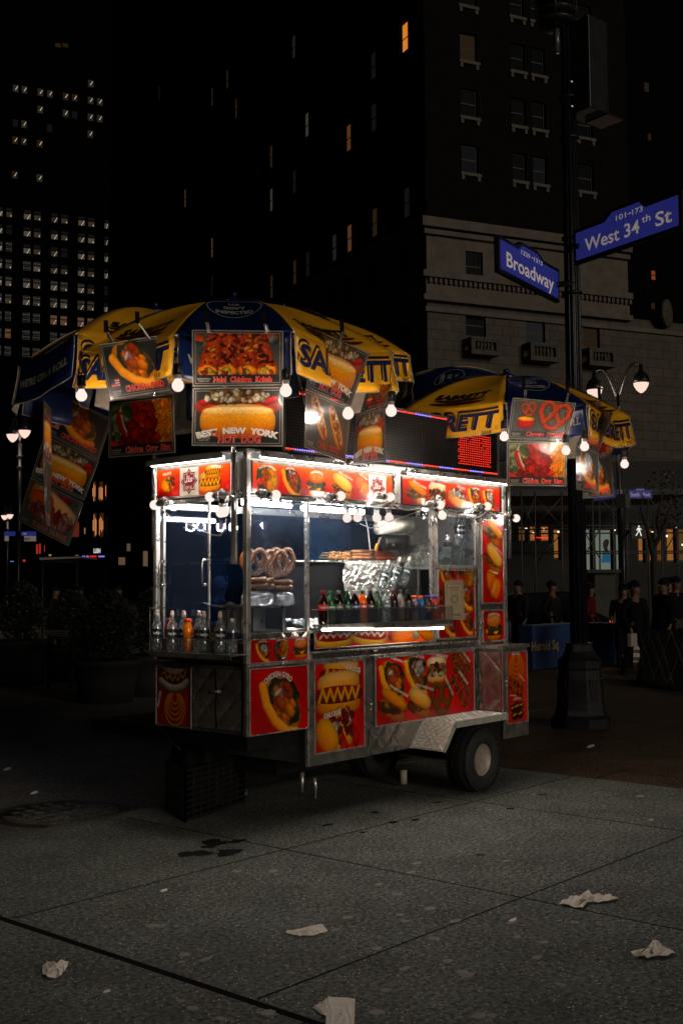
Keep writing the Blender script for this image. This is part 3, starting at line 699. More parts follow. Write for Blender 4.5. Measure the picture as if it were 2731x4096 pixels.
# --- light tubes (they glow)
TUBE = glow('tube_glow', (1, .93, .86), 10.0); TUBEC = glow('tube_glow_cool', (.95, .97, 1), 50.0); TUBEW = glow('tube_glow_warm', (1, .86, .72), 12.0)
def tubelight(p, q, m, r=.011, name='light_tube'):
    b = MB(); b.tube([p, q], r, 10); return b.build(name, m, cart)
tubelight((.08, -.045, 2.372), (1.48, -.045, 2.372), TUBE); tubelight((1.60, -.045, 2.372), (2.93, -.045, 2.372), TUBE)
tubelight((-.04, .17, 2.372), (-.04, .88, 2.372), TUBE)
tubelight((.62, .10, 2.075), (1.25, .10, 2.075), TUBEC, .018); tubelight((.06, .10, 2.085), (.50, .10, 2.085), TUBEC, .016)
tubelight(F(1290, 2519, -.15), F(1771, 2512, -.15), TUBEW, .0095)
# --- sign boxes along the top
def topsign(x0, x1, fn):
    c = Cv(x1-x0, .185, (200, 60, 20), .003); c.grad((238, 130, 20), (160, 16, 12), -PI/2, .12); c.im = c.im[:, :]; fn(c); sheet('menu_board', fq(x0, x1, 2.148, 2.333, -.004), c, cart)
def gradv(c, top, bot):
    t = np.clip(c.Y/c.h+.12*np.sin(c.X*9+c.Y*14), 0, 1)[..., None]; c.im = C8(*bot)*(1-t)+C8(*top)*t
def ts1(c):
    gradv(c, (232, 108, 20), (138, 14, 10)); h = c.h
    c.fr(.13, .088, .10); bowl(c); c.fr(.36, .088, .108); gyro(c); c.fr(.60, .085, .092); burger(c); c.fr(.86, .088, .112); steak(c); c.fr(1.07, .095, .085); knish(c)
    halal(c, 1.245, .0925, .086); W = (240, 236, 230)
    c.t('CHICKEN OVER RICE', .13, .172, .014, W, arc=1.2, width=.16); c.t('LAMB GYRO', .34, .172, .013, W, arc=.6, width=.08); c.t('CHEESEBURGER', .60, .168, .015, W, arc=1.1, width=.13)
    c.t('PHILLY CHEESE STEAK', .90, .158, .013, W, rot=-.32, width=.15); c.t('HOT KNISH', 1.09, .165, .012, W, rot=-.4, width=.09)
topsign(.048, 1.46, ts1)
def ts2(c):
    gradv(c, (216, 80, 20), (130, 14, 10))
    c.fr(.17, .085, .125); sausage(c); c.fr(.43, .085, .118); chili_side(c); c.fr(.69, .08, .125, -.2); hotdog_top(c); c.fr(.93, .085, .105); gyro(c); c.fr(1.13, .085, .10); gyro(c, 1); W = (240, 236, 230)
    c.t('ITALIAN SAUSAGE', .21, .15, .017, W, rot=-.3, width=.17); c.t('CHILI CHEESE DOG', .44, .165, .018, W, rot=-.08, width=.19); c.t('CHILI DOG', .74, .162, .018, W, rot=-.18, width=.11)
    c.t('CHICKEN GYRO', .94, .166, .013, W, arc=.7, width=.1); c.t('LAMB GYRO', 1.14, .166, .013, W, arc=.7, width=.09)
def chili_side(c):
    c.ell(0, -.45, .9, .32, (240, 214, 176), (190, 130, 70), p=2.5); c.ell(0, .42, .95, .36, (246, 226, 196), (220, 180, 130), p=2.5)
    c.bits(90, 0, 0, .9, .3, .11, [(110, 40, 20), (140, 60, 36), (80, 24, 14), (196, 150, 110)], 1.4, rot=1.4); c.bits(16, 0, -.25, .7, .1, .1, [(236, 220, 180)], 1.3)
def hotdog_top(c):
    c.ell(0, -.1, .98, .55, (238, 186, 120), (176, 92, 34), p=2.6, rot=-.1); c.bits(50, .1, .3, .8, .22, .1, [(240, 234, 224), (150, 50, 26), (244, 240, 232)], 1.4)
topsign(1.578, 2.862, ts2)
c = Cv(.755, .185, (200, 60, 20)); gradv(c, (226, 100, 20), (140, 18, 10))
c.fr(.13, .085, .085); chilidog(c); c.fr(.53, .075, .11); hotdog_side(c); c.fr(.56, .14, .07); hotdog_side(c); halal(c, .332, .0925, .083); c.t('CHILI DOG', .11, .158, .017, (244, 240, 232), rot=.12, width=.09); c.t('HOT DOG', .60, .172, .017, (244, 240, 232), rot=-.1, width=.09)
sheet('menu_board', lq(.875, .12, 2.152, 2.337, -.004), c, cart)
boxes('sign_backing', STEELW, cart, ((.03, .0, 2.14), (2.9, .02, 2.36)), ((.0, .03, 2.14), (.02, .87, 2.36)))
boxes('sign_frame', BLK, cart, ((.03, -.008, 2.136), (2.88, -.002, 2.146)), ((.036, -.008, 2.146), (.046, -.002, 2.345)), ((1.462, -.008, 2.146), (1.474, -.002, 2.345)), ((1.564, -.008, 2.146), (1.576, -.002, 2.345)), ((2.864, -.008, 2.146), (2.876, -.002, 2.345)))
# --- framed red panels: a frame and its printed picture
def panel(x0, x1, z0, z1, fn, y=-.006, fr=.012, bgc=(170, 26, 12), name='menu_panel', hw=True, end=False, fm=None):
    w, h = abs(x1-x0), z1-z0; c = Cv(w, h, bgc, .003); t = np.clip(c.Y/c.h, 0, 1)[..., None]; c.im = c.im*(1.0-.12*np.sin(c.X*11+c.Y*7))[..., None]
    fn(c)
    q = fq(x0, x1, z0, z1, y) if not end else lq(x0, x1, z0, z1, y)
    if end: pass
    o = sheet(name, q, c, cart)
    f = MB(); a = fr; yo = y-.006
    if end: x0, x1 = x1, x0
    R = [((x0-a, z1), (x1+a, z1+a)), ((x0-a, z0-a), (x1+a, z0)), ((x0-a, z0), (x0, z1)), ((x1, z0), (x1+a, z1))]
    for (xa, za), (xb, zb) in R:
        if end: f.box((yo, xa, za), (y+.008, xb, zb))
        else: f.box((xa, yo, za), (xb, y+.008, zb))
    k = f.build('panel_frame', fm or STEEL, None, org=WORG[cart], bevel=.002); k.parent = o; k.location = (0, 0, 0)
    s = MB()
    for xx in (x0+.008, x1-.008):
        for zz in (z0+.008, z1-.008):
            if end: s.ball((y-.001, xx, zz), .003, 6, 4)
            else: s.ball((xx, y-.001, zz), .003, 6, 4)
    k = s.build('screw', CHROME, None, org=WORG[cart]); k.parent = o; k.location = (0, 0, 0)
    return o
W8 = (226, 222, 214)
def p1_(c):
    c.fr(.12, .07, .072); gyro(c, 1); c.fr(.29, .072, .072); bowl(c); c.fr(.465, .072, .072); burger(c)
    c.t('LAMB GYRO', .12, .134, .009, W8, arc=.7, width=.075); c.t('CHICKEN OVER RICE', .29, .138, .009, W8, arc=1.0, width=.10); c.t('CHEESEBURGER', .465, .137, .010, W8, arc=.9, width=.09)
panel(.014, .552, 1.066, 1.207, p1_, fr=.006)
def p2_(c):
    c.fr(.28, .175, .215); gyro(c); c.t('CHICKEN GYRO', .25, .368, .034, W8, arc=1.5, width=.27, outline=(40, 10, 8))
panel(.020, .546, .618, 1.024, p2_, fr=.008)
def p3_(c):
    c.fr(.26, .49, .2, -.12); hotdog_side(c); c.fr(.24, .37, .235); hotdog_side(c); c.fr(.24, .125, .24); chilidog(c)
    c.t('HOT DOG', .38, .54, .033, W8, rot=-.24, width=.17, outline=(30, 10, 8)); c.t('CHILI DOG', .17, .245, .033, W8, rot=.12, width=.17, outline=(30, 10, 8))
panel(.618, 1.118, .44, 1.026, p3_, fr=.012)
def p4_(c):
    c.fr(.19, .30, .17); gyro(c); c.fr(.47, .33, .165); gyro(c, 1); c.fr(.72, .35, .13); chili_side(c); c.fr(.19, .12, .17, -.1); sausage(c); c.fr(.50, .12, .15); steak(c); c.fr(.78, .13, .13); pretzel(c, 0, (120, 84, 34))
    c.fr(1.03, .38, .15, -.5); kebab(c, 5); c.fr(1.03, .20, .16, -.55); kebab(c, 4)
    for s_, x, y, r, w in (('CHICKEN GYRO', .22, .455, -.3, .19), ('LAMB GYRO', .49, .462, -.2, .15), ('CHILI CHEESE DOG', .74, .46, -.16, .24), ('ITALIAN SAUSAGE', .26, .225, -.42, .23), ('PHILLY CHEESE STEAK', .57, .23, -.25, .22), ('CHEESE PRETZEL', .87, .22, -.95, .19), ('CHICKEN KEBAB', 1.09, .44, -.7, .17), ('SHISH KEBAB', 1.06, .27, -.75, .16)): c.t(s_, x, y, .019, W8, rot=r, width=w)
panel(1.252, 2.452, .562, 1.03, p4_, fr=.010)
def p5_(c):
    c.im[:] = C8(212, 24, 16); X = c.X/c.w; c.im = c.im*(1-np.clip(X, 0, 1)[..., None])+C8(240, 110, 20)*np.clip(X, 0, 1)[..., None]
    W_d = (246, 236, 220)
    for cx_, tl in ((.20, .02), (.56, -.10)):
        c.fr(cx_, .045, .20, tl); c.ell(0, .02, 1, .30, (252, 220, 160), (232, 170, 90), p=2.4); c.ell(0, .16, .92, .20, (206, 60, 24), (150, 30, 14), p=2.4); c.line(zig(-.75, .8, .18, .07, 9), .045, W_d, c2=W_d); c.fr(.80, .06, .05); c.ell(0, 0, .8, 1, (240, 236, 226)); c.ell(0, 0, .62, .8, (190, 30, 20))
    c.fr(.97, .07, .16, .3); c.ell(0, 0, 1, .7, (244, 150, 50), (220, 110, 30)); c.fr(1.10, .07, .05); c.ell(0, 0, .9, 1.1, (240, 236, 226)); c.ell(0, 0, .7, .9, (226, 200, 160)); c.fr(1.22, .09, .12, -.4); hotdog_top(c)
panel(.622, 1.93, 1.132, 1.228, p5_, fr=.007)
# cabinet doors on the right
def p6_(c):
    for k, (x, y, f) in enumerate([(.12, .45, gyro), (.36, .47, bowl), (.36, .31, gyro), (.12, .29, kebab), (.13, .11, gyro), (.36, .12, gyro)]): c.fr(x, y, .11); f(c)
panel(2.0, 2.47, 1.145, 1.655, p6_, y=-.012, bgc=(150, 16, 12), name='cabinet_door')
def p7_(c):
    c.fr(.155, .56, .14, -.25); sausage(c); c.fr(.155, .355, .14, -.25); steak(c); c.fr(.15, .14, .14); knish(c)
    c.t('ITALIAN SAUSAGE', .2, .62, .017, W8, rot=-.75, width=.2); c.t('PHILLY CHEESE STEAK', .2, .435, .015, W8, rot=-.5, width=.2); c.t('HOT KNISH', .15, .245, .017, W8, rot=-.2, width=.13)
panel(2.588, 2.885, 1.405, 2.06, p7_, y=-.012, bgc=(164, 24, 14), name='cabinet_door')
def p8_(c): c.fr(.15, .105, .12); burger(c); c.t('CHEESEBURGER', .15, .215, .014, W8, arc=.8, width=.18)
panel(2.588, 2.885, 1.10, 1.335, p8_, y=-.012, bgc=(164, 24, 14), name='cabinet_door')
boxes('cabinet_front', QUILT, cart, ((2.56, -.004, 1.06), (2.91, .012, 2.105)))
boxes('cabinet_front', QUILT, cart, ((1.975, -.004, 1.10), (2.53, .012, 1.672)))
boxes('cabinet_shelf', STEEL, cart, ((1.975, .012, 1.672), (2.53, .45, 1.69)), ((1.975, .43, 1.69), (2.53, .445, 2.1)), ((2.51, .012, 1.69), (2.53, .43, 2.1)))
boxes('window_frame', STEEL, cart, ((1.98, -.012, 2.075), (2.52, .0, 2.10)), ((1.98, -.012, 1.672), (2.52, .0, 1.70)), ((2.49, -.012, 1.70), (2.52, .0, 2.075)), ((1.98, -.012, 1.70), (2.0, .0, 2.075)), bevel=.002)
# right side box that sticks out, with the wheel in front of it
boxes('side_box', STEELW, cart, ((2.512, -.23, .352), (2.885, .90, 1.045)), bevel=B)
boxes('side_box_top', CHROME, cart, ((2.505, -.245, 1.045), (2.90, .90, 1.075)), ((2.885, -.1, .99), (3.02, -.07, 1.045)), bevel=.003)
quilt('quilted_side', -.225, .01, .575, 1.02, 2.511, s=.22, amp=.008, ax=1)
def p9_(c):
    c.fr(.135, .42, .115); pretzels(c); c.fr(.135, .27, .115, -.15); kebab(c, 4); c.fr(.14, .09, .11); chestnuts(c)
    c.t('PRETZEL', .13, .535, .019, W8, arc=.5, width=.12); c.t('CHICKEN KEBAB', .21, .34, .011, W8, rot=-.6, width=.1); c.t('CHESTNUTS', .14, .185, .016, W8, arc=.7, width=.11); c.t('SHISH KEBAB', .08, .21, .010, W8, rot=-.1, width=.09)
panel(2.570, 2.855, .47, 1.012, p9_, y=-.238, bgc=(176, 62, 16), name='box_door')
boxes('box_corner', CHROME, cart, ((2.507, -.243, .36), (2.540, -.231, 1.045)), bevel=.002)
# fender
b = MB()
zf = .548
b.box((1.80, -.285, zf), (2.507, .01, zf+.012)); b.box((1.80, -.292, zf-.035), (2.50, -.285, zf+.012))
b.prism([(1.80, -.285, zf+.012), (1.80, -.285, zf), (1.66, -.285, zf-.19), (1.648, -.285, zf-.185)], (0, .295, 0))
b.prism([(1.80, -.292, zf+.012), (1.815, -.292, zf-.03), (1.68, -.292, zf-.20), (1.645, -.292, zf-.185)], (0, .006, 0))
def loz(b, c, u, n, L=.017, W=.0048, H=.0022):
    c, u, n = Vector(c), Vector(u).normalized(), Vector(n).normalized(); v = n.cross(u)
    b.add([c-u*L, c-v*W, c+u*L, c+v*W, c+n*H], [(0, 1, 4), (1, 2, 4), (2, 3, 4), (3, 0, 4)])
sd = Vector((1.80-1.65, 0, .195)).normalized(); sn = Vector((-sd.z, 0, sd.x))
for i in range(9):
    for j in range(10):
        p = Vector((1.648, -.27, zf-.183))+sd*(.016+.027*i)+Vector((0, .028*j, 0)); a = 1 if (i+j) % 2 else -1
        loz(b, p+sn*.0005, sd*1.0+Vector((0, a*.8, 0)), sn, L=.0145, W=.0055, H=.007)
for i in range(25):
    for j in range(10):
        p = Vector((1.815+.028*i, -.27+.028*j, zf+.0124)); a = 1 if (i+j) % 2 else -1; loz(b, p, (1, a, 0), (0, 0, 1), L=.0145, W=.0055, H=.007)
b.build('fender', TREAD, cart)
# wheels
def wheel(x, yo, name='wheel', rimm=None):
    e = thing(name, None, None, (x, yo+.1, .235)); e.parent = cart; e.location = Vector((x, yo+.1, .235))-WORG[cart]
    R = .235; b = MB(); ax = (0, 1, 0); o = (x, yo, R)
    b.lathe([(.118, .03), (.125, .006), (.16, -.004), (.20, .002), (.225, .018), (R, .04), (R+.002, .10), (R, .165), (.222, .185), (.16, .20), (.12, .19)], o, 48, ax, caps=False)
    for k in range(56):
        a = 2*PI*k/56
        for j, (y0, y1, sk) in enumerate([(.012, .055, .0), (.062, .098, .5), (.104, .14, 0), (.147, .190, .5)]):
            aa = a+sk*2*PI/56; c, s_ = math.cos(aa), math.sin(aa)
            rr = R-(.008 if j in (0, 3) else 0); w = .0095
            V = []
            for rad in (rr-.004, rr+.007):
                for (dy, dw) in ((y0, -w), (y1, -w), (y1, w), (y0, w)): V.append((x+c*rad-s_*dw, yo+dy, R+s_*rad+c*dw))
            b.add(V, [(4, 5, 6, 7), (0, 1, 5, 4), (1, 2, 6, 5), (2, 3, 7, 6), (3, 0, 4, 7)])
    b.build('tyre', RUBBER, e)
    b = MB(); b.lathe([(.12, .03), (.128, .008), (.133, .010), (.126, .02), (.112, .03), (.108, .07), (.100, .125), (.085, .135), (.05, .11), (.045, .09), (.0, .088)], o, 40, ax)
    for k in range(4):
        a = 2*PI*k/4+.5; b.lathe([(.006, 0), (.006, -.012), (0, -.014)], (x+.06*math.cos(a), yo+.072, R+.06*math.sin(a)), 8, ax)
    b.build('rim', rimm or RIM, e)
    b = MB(); b.lathe([(.036, .088), (.034, .045), (.022, .035), (0, .034)], o, 16, ax); b.build('hub', DARKM, e)
    b = MB()
    for k in range(4):
        a = 2*PI*k/4+1.2; b.box((-.009, -.001, -.024), (.009, .003, .024), Matrix.Translation((x+.080*math.cos(a), yo+.119, R+.080*math.sin(a))) @ Matrix.Rotation(-a, 4, 'Y'))
    b.build('rim_slot', DARKM, e)
    return e
wheel(2.215, -.262); wheel(2.215, .72, rimm=DARKM)  # rear rim made dark: the shade under the cart is in its colour
boxes('axle', DARKM, cart, ((2.19, -.05, .21), (2.24, .75, .26)), ((1.2, .25, .30), (2.6, .31, .36)), ((1.2, .62, .30), (2.6, .68, .36)))
# undercarriage, jack legs
boxes('undercarriage', DARKM, cart, ((.10, .10, .50), (.56, .8, .612)), ((.62, .35, .26), (1.1, .80, .36)))
b = MB(); b.tube([F(1208, 3090, .12), F(1208, 3140, .12), F(1210, 3170, .12)], [.018, .012, .006]); b.tube([F(1256, 3110, .05), F(1262, 3150, .05), F(1261, 3195, .05)], [.017, .012, .006]); b.build('jack_leg', STEEL, cart)
b = MB(); b.tube([F(1612, 3080, .35), F(1612, 3135, .35)], .03); b.build('jack_leg', mat('pale_plastic', (.4, .36, .3), .5), cart)
# left end: doors
def p10_(c):
    c.im = c.im*.85; c.fr(.175, .30, .135, 0); 
    for k in range(1): c.line([(x, .35+.9*(x*x)*.5) for x in np.linspace(-.95, .95, 12)], .19, (200, 180, 160), c2=(150, 120, 100))
    c.line([(x, .02+.6*(x*x)*.6) for x in np.linspace(-1.0, 1.0, 12)], .22, (120, 44, 20)); c.line([(-.9+1.8*i/9, .05+(.12 if i % 2 else -.12)+.36*(-.9+1.8*i/9)**2) for i in range(10)], .05, (220, 180, 90)); c.line([(x, -.42+.55*(x*x)*.7) for x in np.linspace(-.95, .95, 12)], .19, (216, 200, 180))
    c.fr(.185, .12, .11); pretzels(c); c.t('PRETZEL', .03, .17, .02, W8, rot=1.35, width=.11); c.t('HOT DOG', .17, .37, .02, W8, width=.09)
panel(.864, .524, .632, 1.008, p10_, y=-.006, end=True, bgc=(150, 50, 16), name='end_door', fm=STEELW)
def equilt(y0, y1, z0, z1): quilt('quilted_end_door', y0, y1, z0, z1, .0, s=.19, amp=.006, ax=1)
equilt(.29, .50, .64, 1.02); equilt(.05, .275, .64, 1.02)
boxes('door_latch', CHROME, cart, ((-.02, .27, .87), (-.004, .31, .885)), bevel=.002)
boxes('end_band', mat('brown_band', (.05, .018, .006), .4, noise=.4, nscale=9), cart, ((.0, .03, 1.062), (.012, .88, 1.19)))
def latch(p, ax=0):
    p = Vector(p); b = MB(); b.box(p+Vector((-.022, -.012, -.008)), p+Vector((.022, -.002, .008))); b.tube([p+Vector((-.02, -.014, 0)), p+Vector((.02, -.014, 0))], .005, 8); b.ball(p+Vector((-.012, -.014, -.035)), .009, 8, 6, (1, .6, 1.3)); return b.build('door_latch', CHROME, cart)
latch((1.185, -.012, .72)); latch((2.55, -.01, 1.78)); latch((2.55, -.01, 1.24)); latch((2.545, -.246, .80)); latch((1.21, -.03, 1.09)); latch((.30, -.02, 1.085))
# glass
def pane(name, a, b_, m): return boxes(name, m, cart, (a, b_))
pane('window_glass', (.03, .004, 1.25), (.548, .009, 2.105), GLASSD)
pane('window_glass', (.58, .004, 1.40), (1.93, .009, 2.105), clearmat('serving_glass', (.97, .99, 1), .03, dirt_haze=.012))
pane('window_glass', (2.0, -.004, 1.70), (2.49, .001, 2.075), GLASS)
pane('window_glass', (.004, .366, 1.21), (.009, .80, 2.10), GLASS)
pane('window_glass', (.03, .884, 1.14), (1.48, .889, 2.08), clearmat('rear_glass', (.45, .6, .85), .25, dirt_haze=.03, dcol=(.05, .16, .36), dscale=2.5))
pane('window_glass', (1.52, .884, 1.14), (2.42, .889, 2.08), clearmat('painted_haze_glass', (.45, .6, .85), .25, dirt_haze=.28, dcol=(.10, .27, .55), dscale=2.2))  # blue haze of the lit interior is painted into this pane's colour
pane('rear_curtain', (2.44, .884, 1.14), (2.91, .889, 2.08), mat('rear_panel_paint', (.30, .31, .32), .5, .3, noise=.3, nscale=5))
# end door handles
for yy in (.80, .375):
    b = MB(); z0, z1 = 1.56, 1.72; b.tube([(-.005, yy, z0), (-.035, yy, z0+.01), (-.04, yy, z0+.03), (-.04, yy, z1-.03), (-.035, yy, z1-.01), (-.005, yy, z1)], .006); b.tube([(0, yy, z0), (-.03, yy, z0)], .011); b.tube([(0, yy, z1), (-.03, yy, z1)], .011); b.build('door_handle', CHROME, cart)
# --- front drink shelf
S0, S1 = F(1262, 2488, -.13), F(1755, 2480, -.13)
zs = 1.290
b = MB(); b.box((.60, -.14, zs-.012), (1.99, .0, zs)); b.box((.60, -.144, zs-.03), (1.99, -.138, zs+.004)); b.build('drink_shelf', STEELW, cart, bevel=.002)
b = MB(); b.bar((.60, -.142, zs+.10), (1.99, -.142, zs+.10), .006); b.bar((.60, -.142, zs+.10), (.60, 0, zs+.10), .006); b.bar((1.99, -.142, zs+.10), (1.99, 0, zs+.10), .006)
for x in (.60, .95, 1.45, 1.99): b.bar((x, -.142, zs), (x, -.142, zs+.10), .005)
b.build('shelf_rail', CHROME, cart)
boxes('shelf_guard', clearmat('guard_plastic', (.85, .87, .88), .5, dirt_haze=.04), cart, ((.605, -.140, zs+.005), (1.985, -.137, zs+.095)))
b = MB(); b.box((.62, -.158, zs-.05), (1.98, -.12, zs-.032)); b.build('lamp_reflector', STEEL, cart, bevel=.003)
# --- left end drink tray
zt = 1.128
TYN, TYF = L(925, 2560, -.155).y, L(600, 2560, -.155).y
b = MB(); b.box((-.155, TYN, zt-.012), (-.0, TYF, zt)); b.box((-.158, TYN, zt-.035), (-.152, TYF, zt)); b.build('end_tray', STEELW, cart, bevel=.002)
b = MB(); b.bar((-.156, TYN, zt+.09), (-.156, TYF, zt+.09), .006); b.bar((-.156, TYF, zt+.09), (0, TYF, zt+.09), .006); b.bar((-.156, TYN, zt+.09), (0, TYN, zt+.09), .006)
for y in (TYN, TYF): b.bar((-.156, y, zt), (-.156, y, zt+.09), .005)
b.bar((-.156, TYF, zt+.09), (-.156, TYF, zt+.28), .006); b.bar((-.156, TYF, zt+.28), (-.02, TYF, zt+.28), .006); b.bar((-.156, .155, zt+.1), (-.02, .155, zt+.1), .006); b.bar((-.02, .155, zt+.1), (-.02, .155, zt+.28), .012)
b.build('tray_rail', CHROME, cart)
boxes('tray_guard', clearmat('smoked_guard', (.90, .92, .92), .15, dirt_haze=.03), cart, ((-.155, TYN+.004, zt+.003), (-.152, TYF-.004, zt+.085)))
# ================================================================ light bulbs
GLOBE = glow('bulb_glow', (1, .80, .71), .86)
SOCK = mat('bulb_collar', (.55, .5, .45), .4)
def bulb(label, c, d, power=6, style='foil', cord=None, r=.0325, chain=True, group='bare bulbs clamped round the cart'):
    """c = globe centre, d = direction from globe to socket; cord = end point of its wire"""
    c = Vector(c); d = Vector(d).normalized(); t = thing('light_bulb', label, 'light bulb', tuple(c), group)
    b = MB(); prof = [(0, -r)]+[(r*math.sin(a), -r*math.cos(a)) for a in np.linspace(.25, 2.3, 9)]+[(r*.62, r*.85), (r*.5, r*1.15)]
    b.lathe(prof, c, 20, d); b.build('glass_globe', GLOBE, t)
    b = MB(); b.lathe([(r*.52, r*1.12), (r*.60, r*1.3), (r*.62, r*1.9), (0, r*1.92)], c, 14, d); b.build('collar', SOCK, t)
    b = MB(); b.lathe([(r*.70, r*1.8), (r*.76, r*1.9), (r*.74, r*3.4), (r*.45, r*3.7), (0, r*3.7)], c, 14, d); b.build('socket', BLK, t)
    e = c+d*r*3.4
    if style == 'foil':
        b = MB(); R = random.Random(int(c.x*1e4) & 9999)
        b.lathe([(r*(.8+R.uniform(-.1, .3)), r*(2.5+.35*k)) for k in range(6)]+[(r*.3, r*4.9)], c, 9, d); b.build('foil_wrap', FOIL, t)
    if cord is not None:
        b = MB(); q = Vector(cord); m = (e+q)/2; b.tube([e-d*.01, e.lerp(m, .5)+Vector((.004, 0, .0)), m+Vector((-.004, .004, 0)), q], .003, 6); b.build('cord', BLK, t)
    if chain:
        b = MB(); p = c+d*r*2.7; 
        for k in range(9): b.ball(p+Vector((0, -.004, -.02-.0075*k)), .0025, 6, 4)
        b.build('pull_chain', CHROME, t)
    l = bpy.data.lights.new('lamp', 'POINT'); l.energy = power; l.color = (1, .84, .71); l.shadow_soft_size = r*1.04
    o = bpy.data.objects.new('lamp', l); COL.objects.link(o); o.parent = t
    return t
rx = Vector((1, 0, 0)); up = Vector((0, 0, 1)); PW = 62
zb = 2.118
def fb(px, py, off, d, lab, **k): return bulb(lab, F(px, py, off), d, **k)
fb(1103, 1980, -.10, (-1, .15, .05), 'bare round bulb in a foil wrapped clamp over the pretzel window', power=PW)
fb(1363, 1984, -.10, (-1, .15, -.12), 'foil clamped round bulb above the left pair of hanging inner bulbs', power=PW)
fb(1560, 1988, -.10, (-1, .15, .02), 'bare round bulb beside the red halal star on the front rail', power=PW)
fb(1760, 2020, -.08, (-1, .15, .02), 'upper one of the two touching bulbs over the cabinet window', power=PW)
fb(1768, 2062, -.06, (-.15, .2, 1), 'lower one of the two touching bulbs over the cabinet window', power=PW)
fb(1948, 2025, -.10, (-1, .15, -.1), 'bare round bulb over the tall red cabinet door', power=PW)
fb(2063, 2073, -.09, (-1, .15, .15), 'bare bulb sticking out past the right end of the cart', power=PW)
for px, lab in ((1388, 'first'), (1430, 'second'), (1507, 'third'), (1556, 'fourth')):
    fb(px, 2072 if px != 1430 else 2070, .06, (.0, .1, 1), lab+' from the left of the four bulbs hanging behind the serving window', power=PW*.8, style='', chain=px in (1507, 1556))
bulb('bare bulb at the far rear corner of the left end rail', L(619, 2020, -.07), (-.1, -1, .15), power=PW, style='foil')
bulb('bare round bulb on the left end rail under the halal star', L(841, 1988, -.08), (-.1, -1, .1), power=PW, style='foil')
bulb('bulb hanging with a pull chain below the left end rail', L(884, 2050, -.05), (0, -.15, 1), power=PW, style='')
bulb('bulb touching the hanging one at the left end', L(896, 2048, .02), (0, -.15, 1), power=PW*.5, style='', chain=False)
# clear grey cord drooping across the left end window
b = MB(); pts = [L(x, y, -.03) for x, y in [(640, 2030), (680, 2065), (740, 2090), (800, 2120), (850, 2140), (880, 2143), (900, 2110), (905, 2075)]]; b.tube(pts, .004, 6)
tag(b.build('power_cord', mat('grey_cord', (.25, .22, .19), .4)), 'grey cord drooping across the left end window', 'cord')
b = MB(); b.tube([F(x, y, .03) for x, y in [(1460, 2070), (1470, 2110), (1475, 2150), (1480, 2200)]]+[F(1490, 2200, .06)], .004, 6); b.tube([F(x, y, .02) for x, y in [(1440, 2095), (1480, 2112), (1520, 2108), (1560, 2085), (1690, 2040)]], .003, 6)
tag(b.build('power_cord', WHT), 'white cord hanging from the bulbs behind the serving window', 'cord')

b = MB(); pts = []
stops = [F(1040, 1996, -.03), F(1103, 1992, -.03), F(1225, 2012, -.03), F(1363, 1998, -.03), F(1460, 2020, -.03), F(1560, 2004, -.03), F(1665, 2035, -.03), F(1760, 2028, -.03), F(1860, 2060, -.03), F(1948, 2044, -.03), F(2020, 2068, -.03)]
for i in range(len(stops)-1):
    for k in range(6): u = k/6; pts.append(stops[i].lerp(stops[i+1], u)+Vector((0, 0, -.012*math.sin(PI*u)*(1+i % 3))))
b.tube(pts+[stops[-1]], .0045, 6); tag(b.build('power_cord', MATS['grey_cord']), 'grey cord looping along the front rail between the clamped bulbs', 'cord')

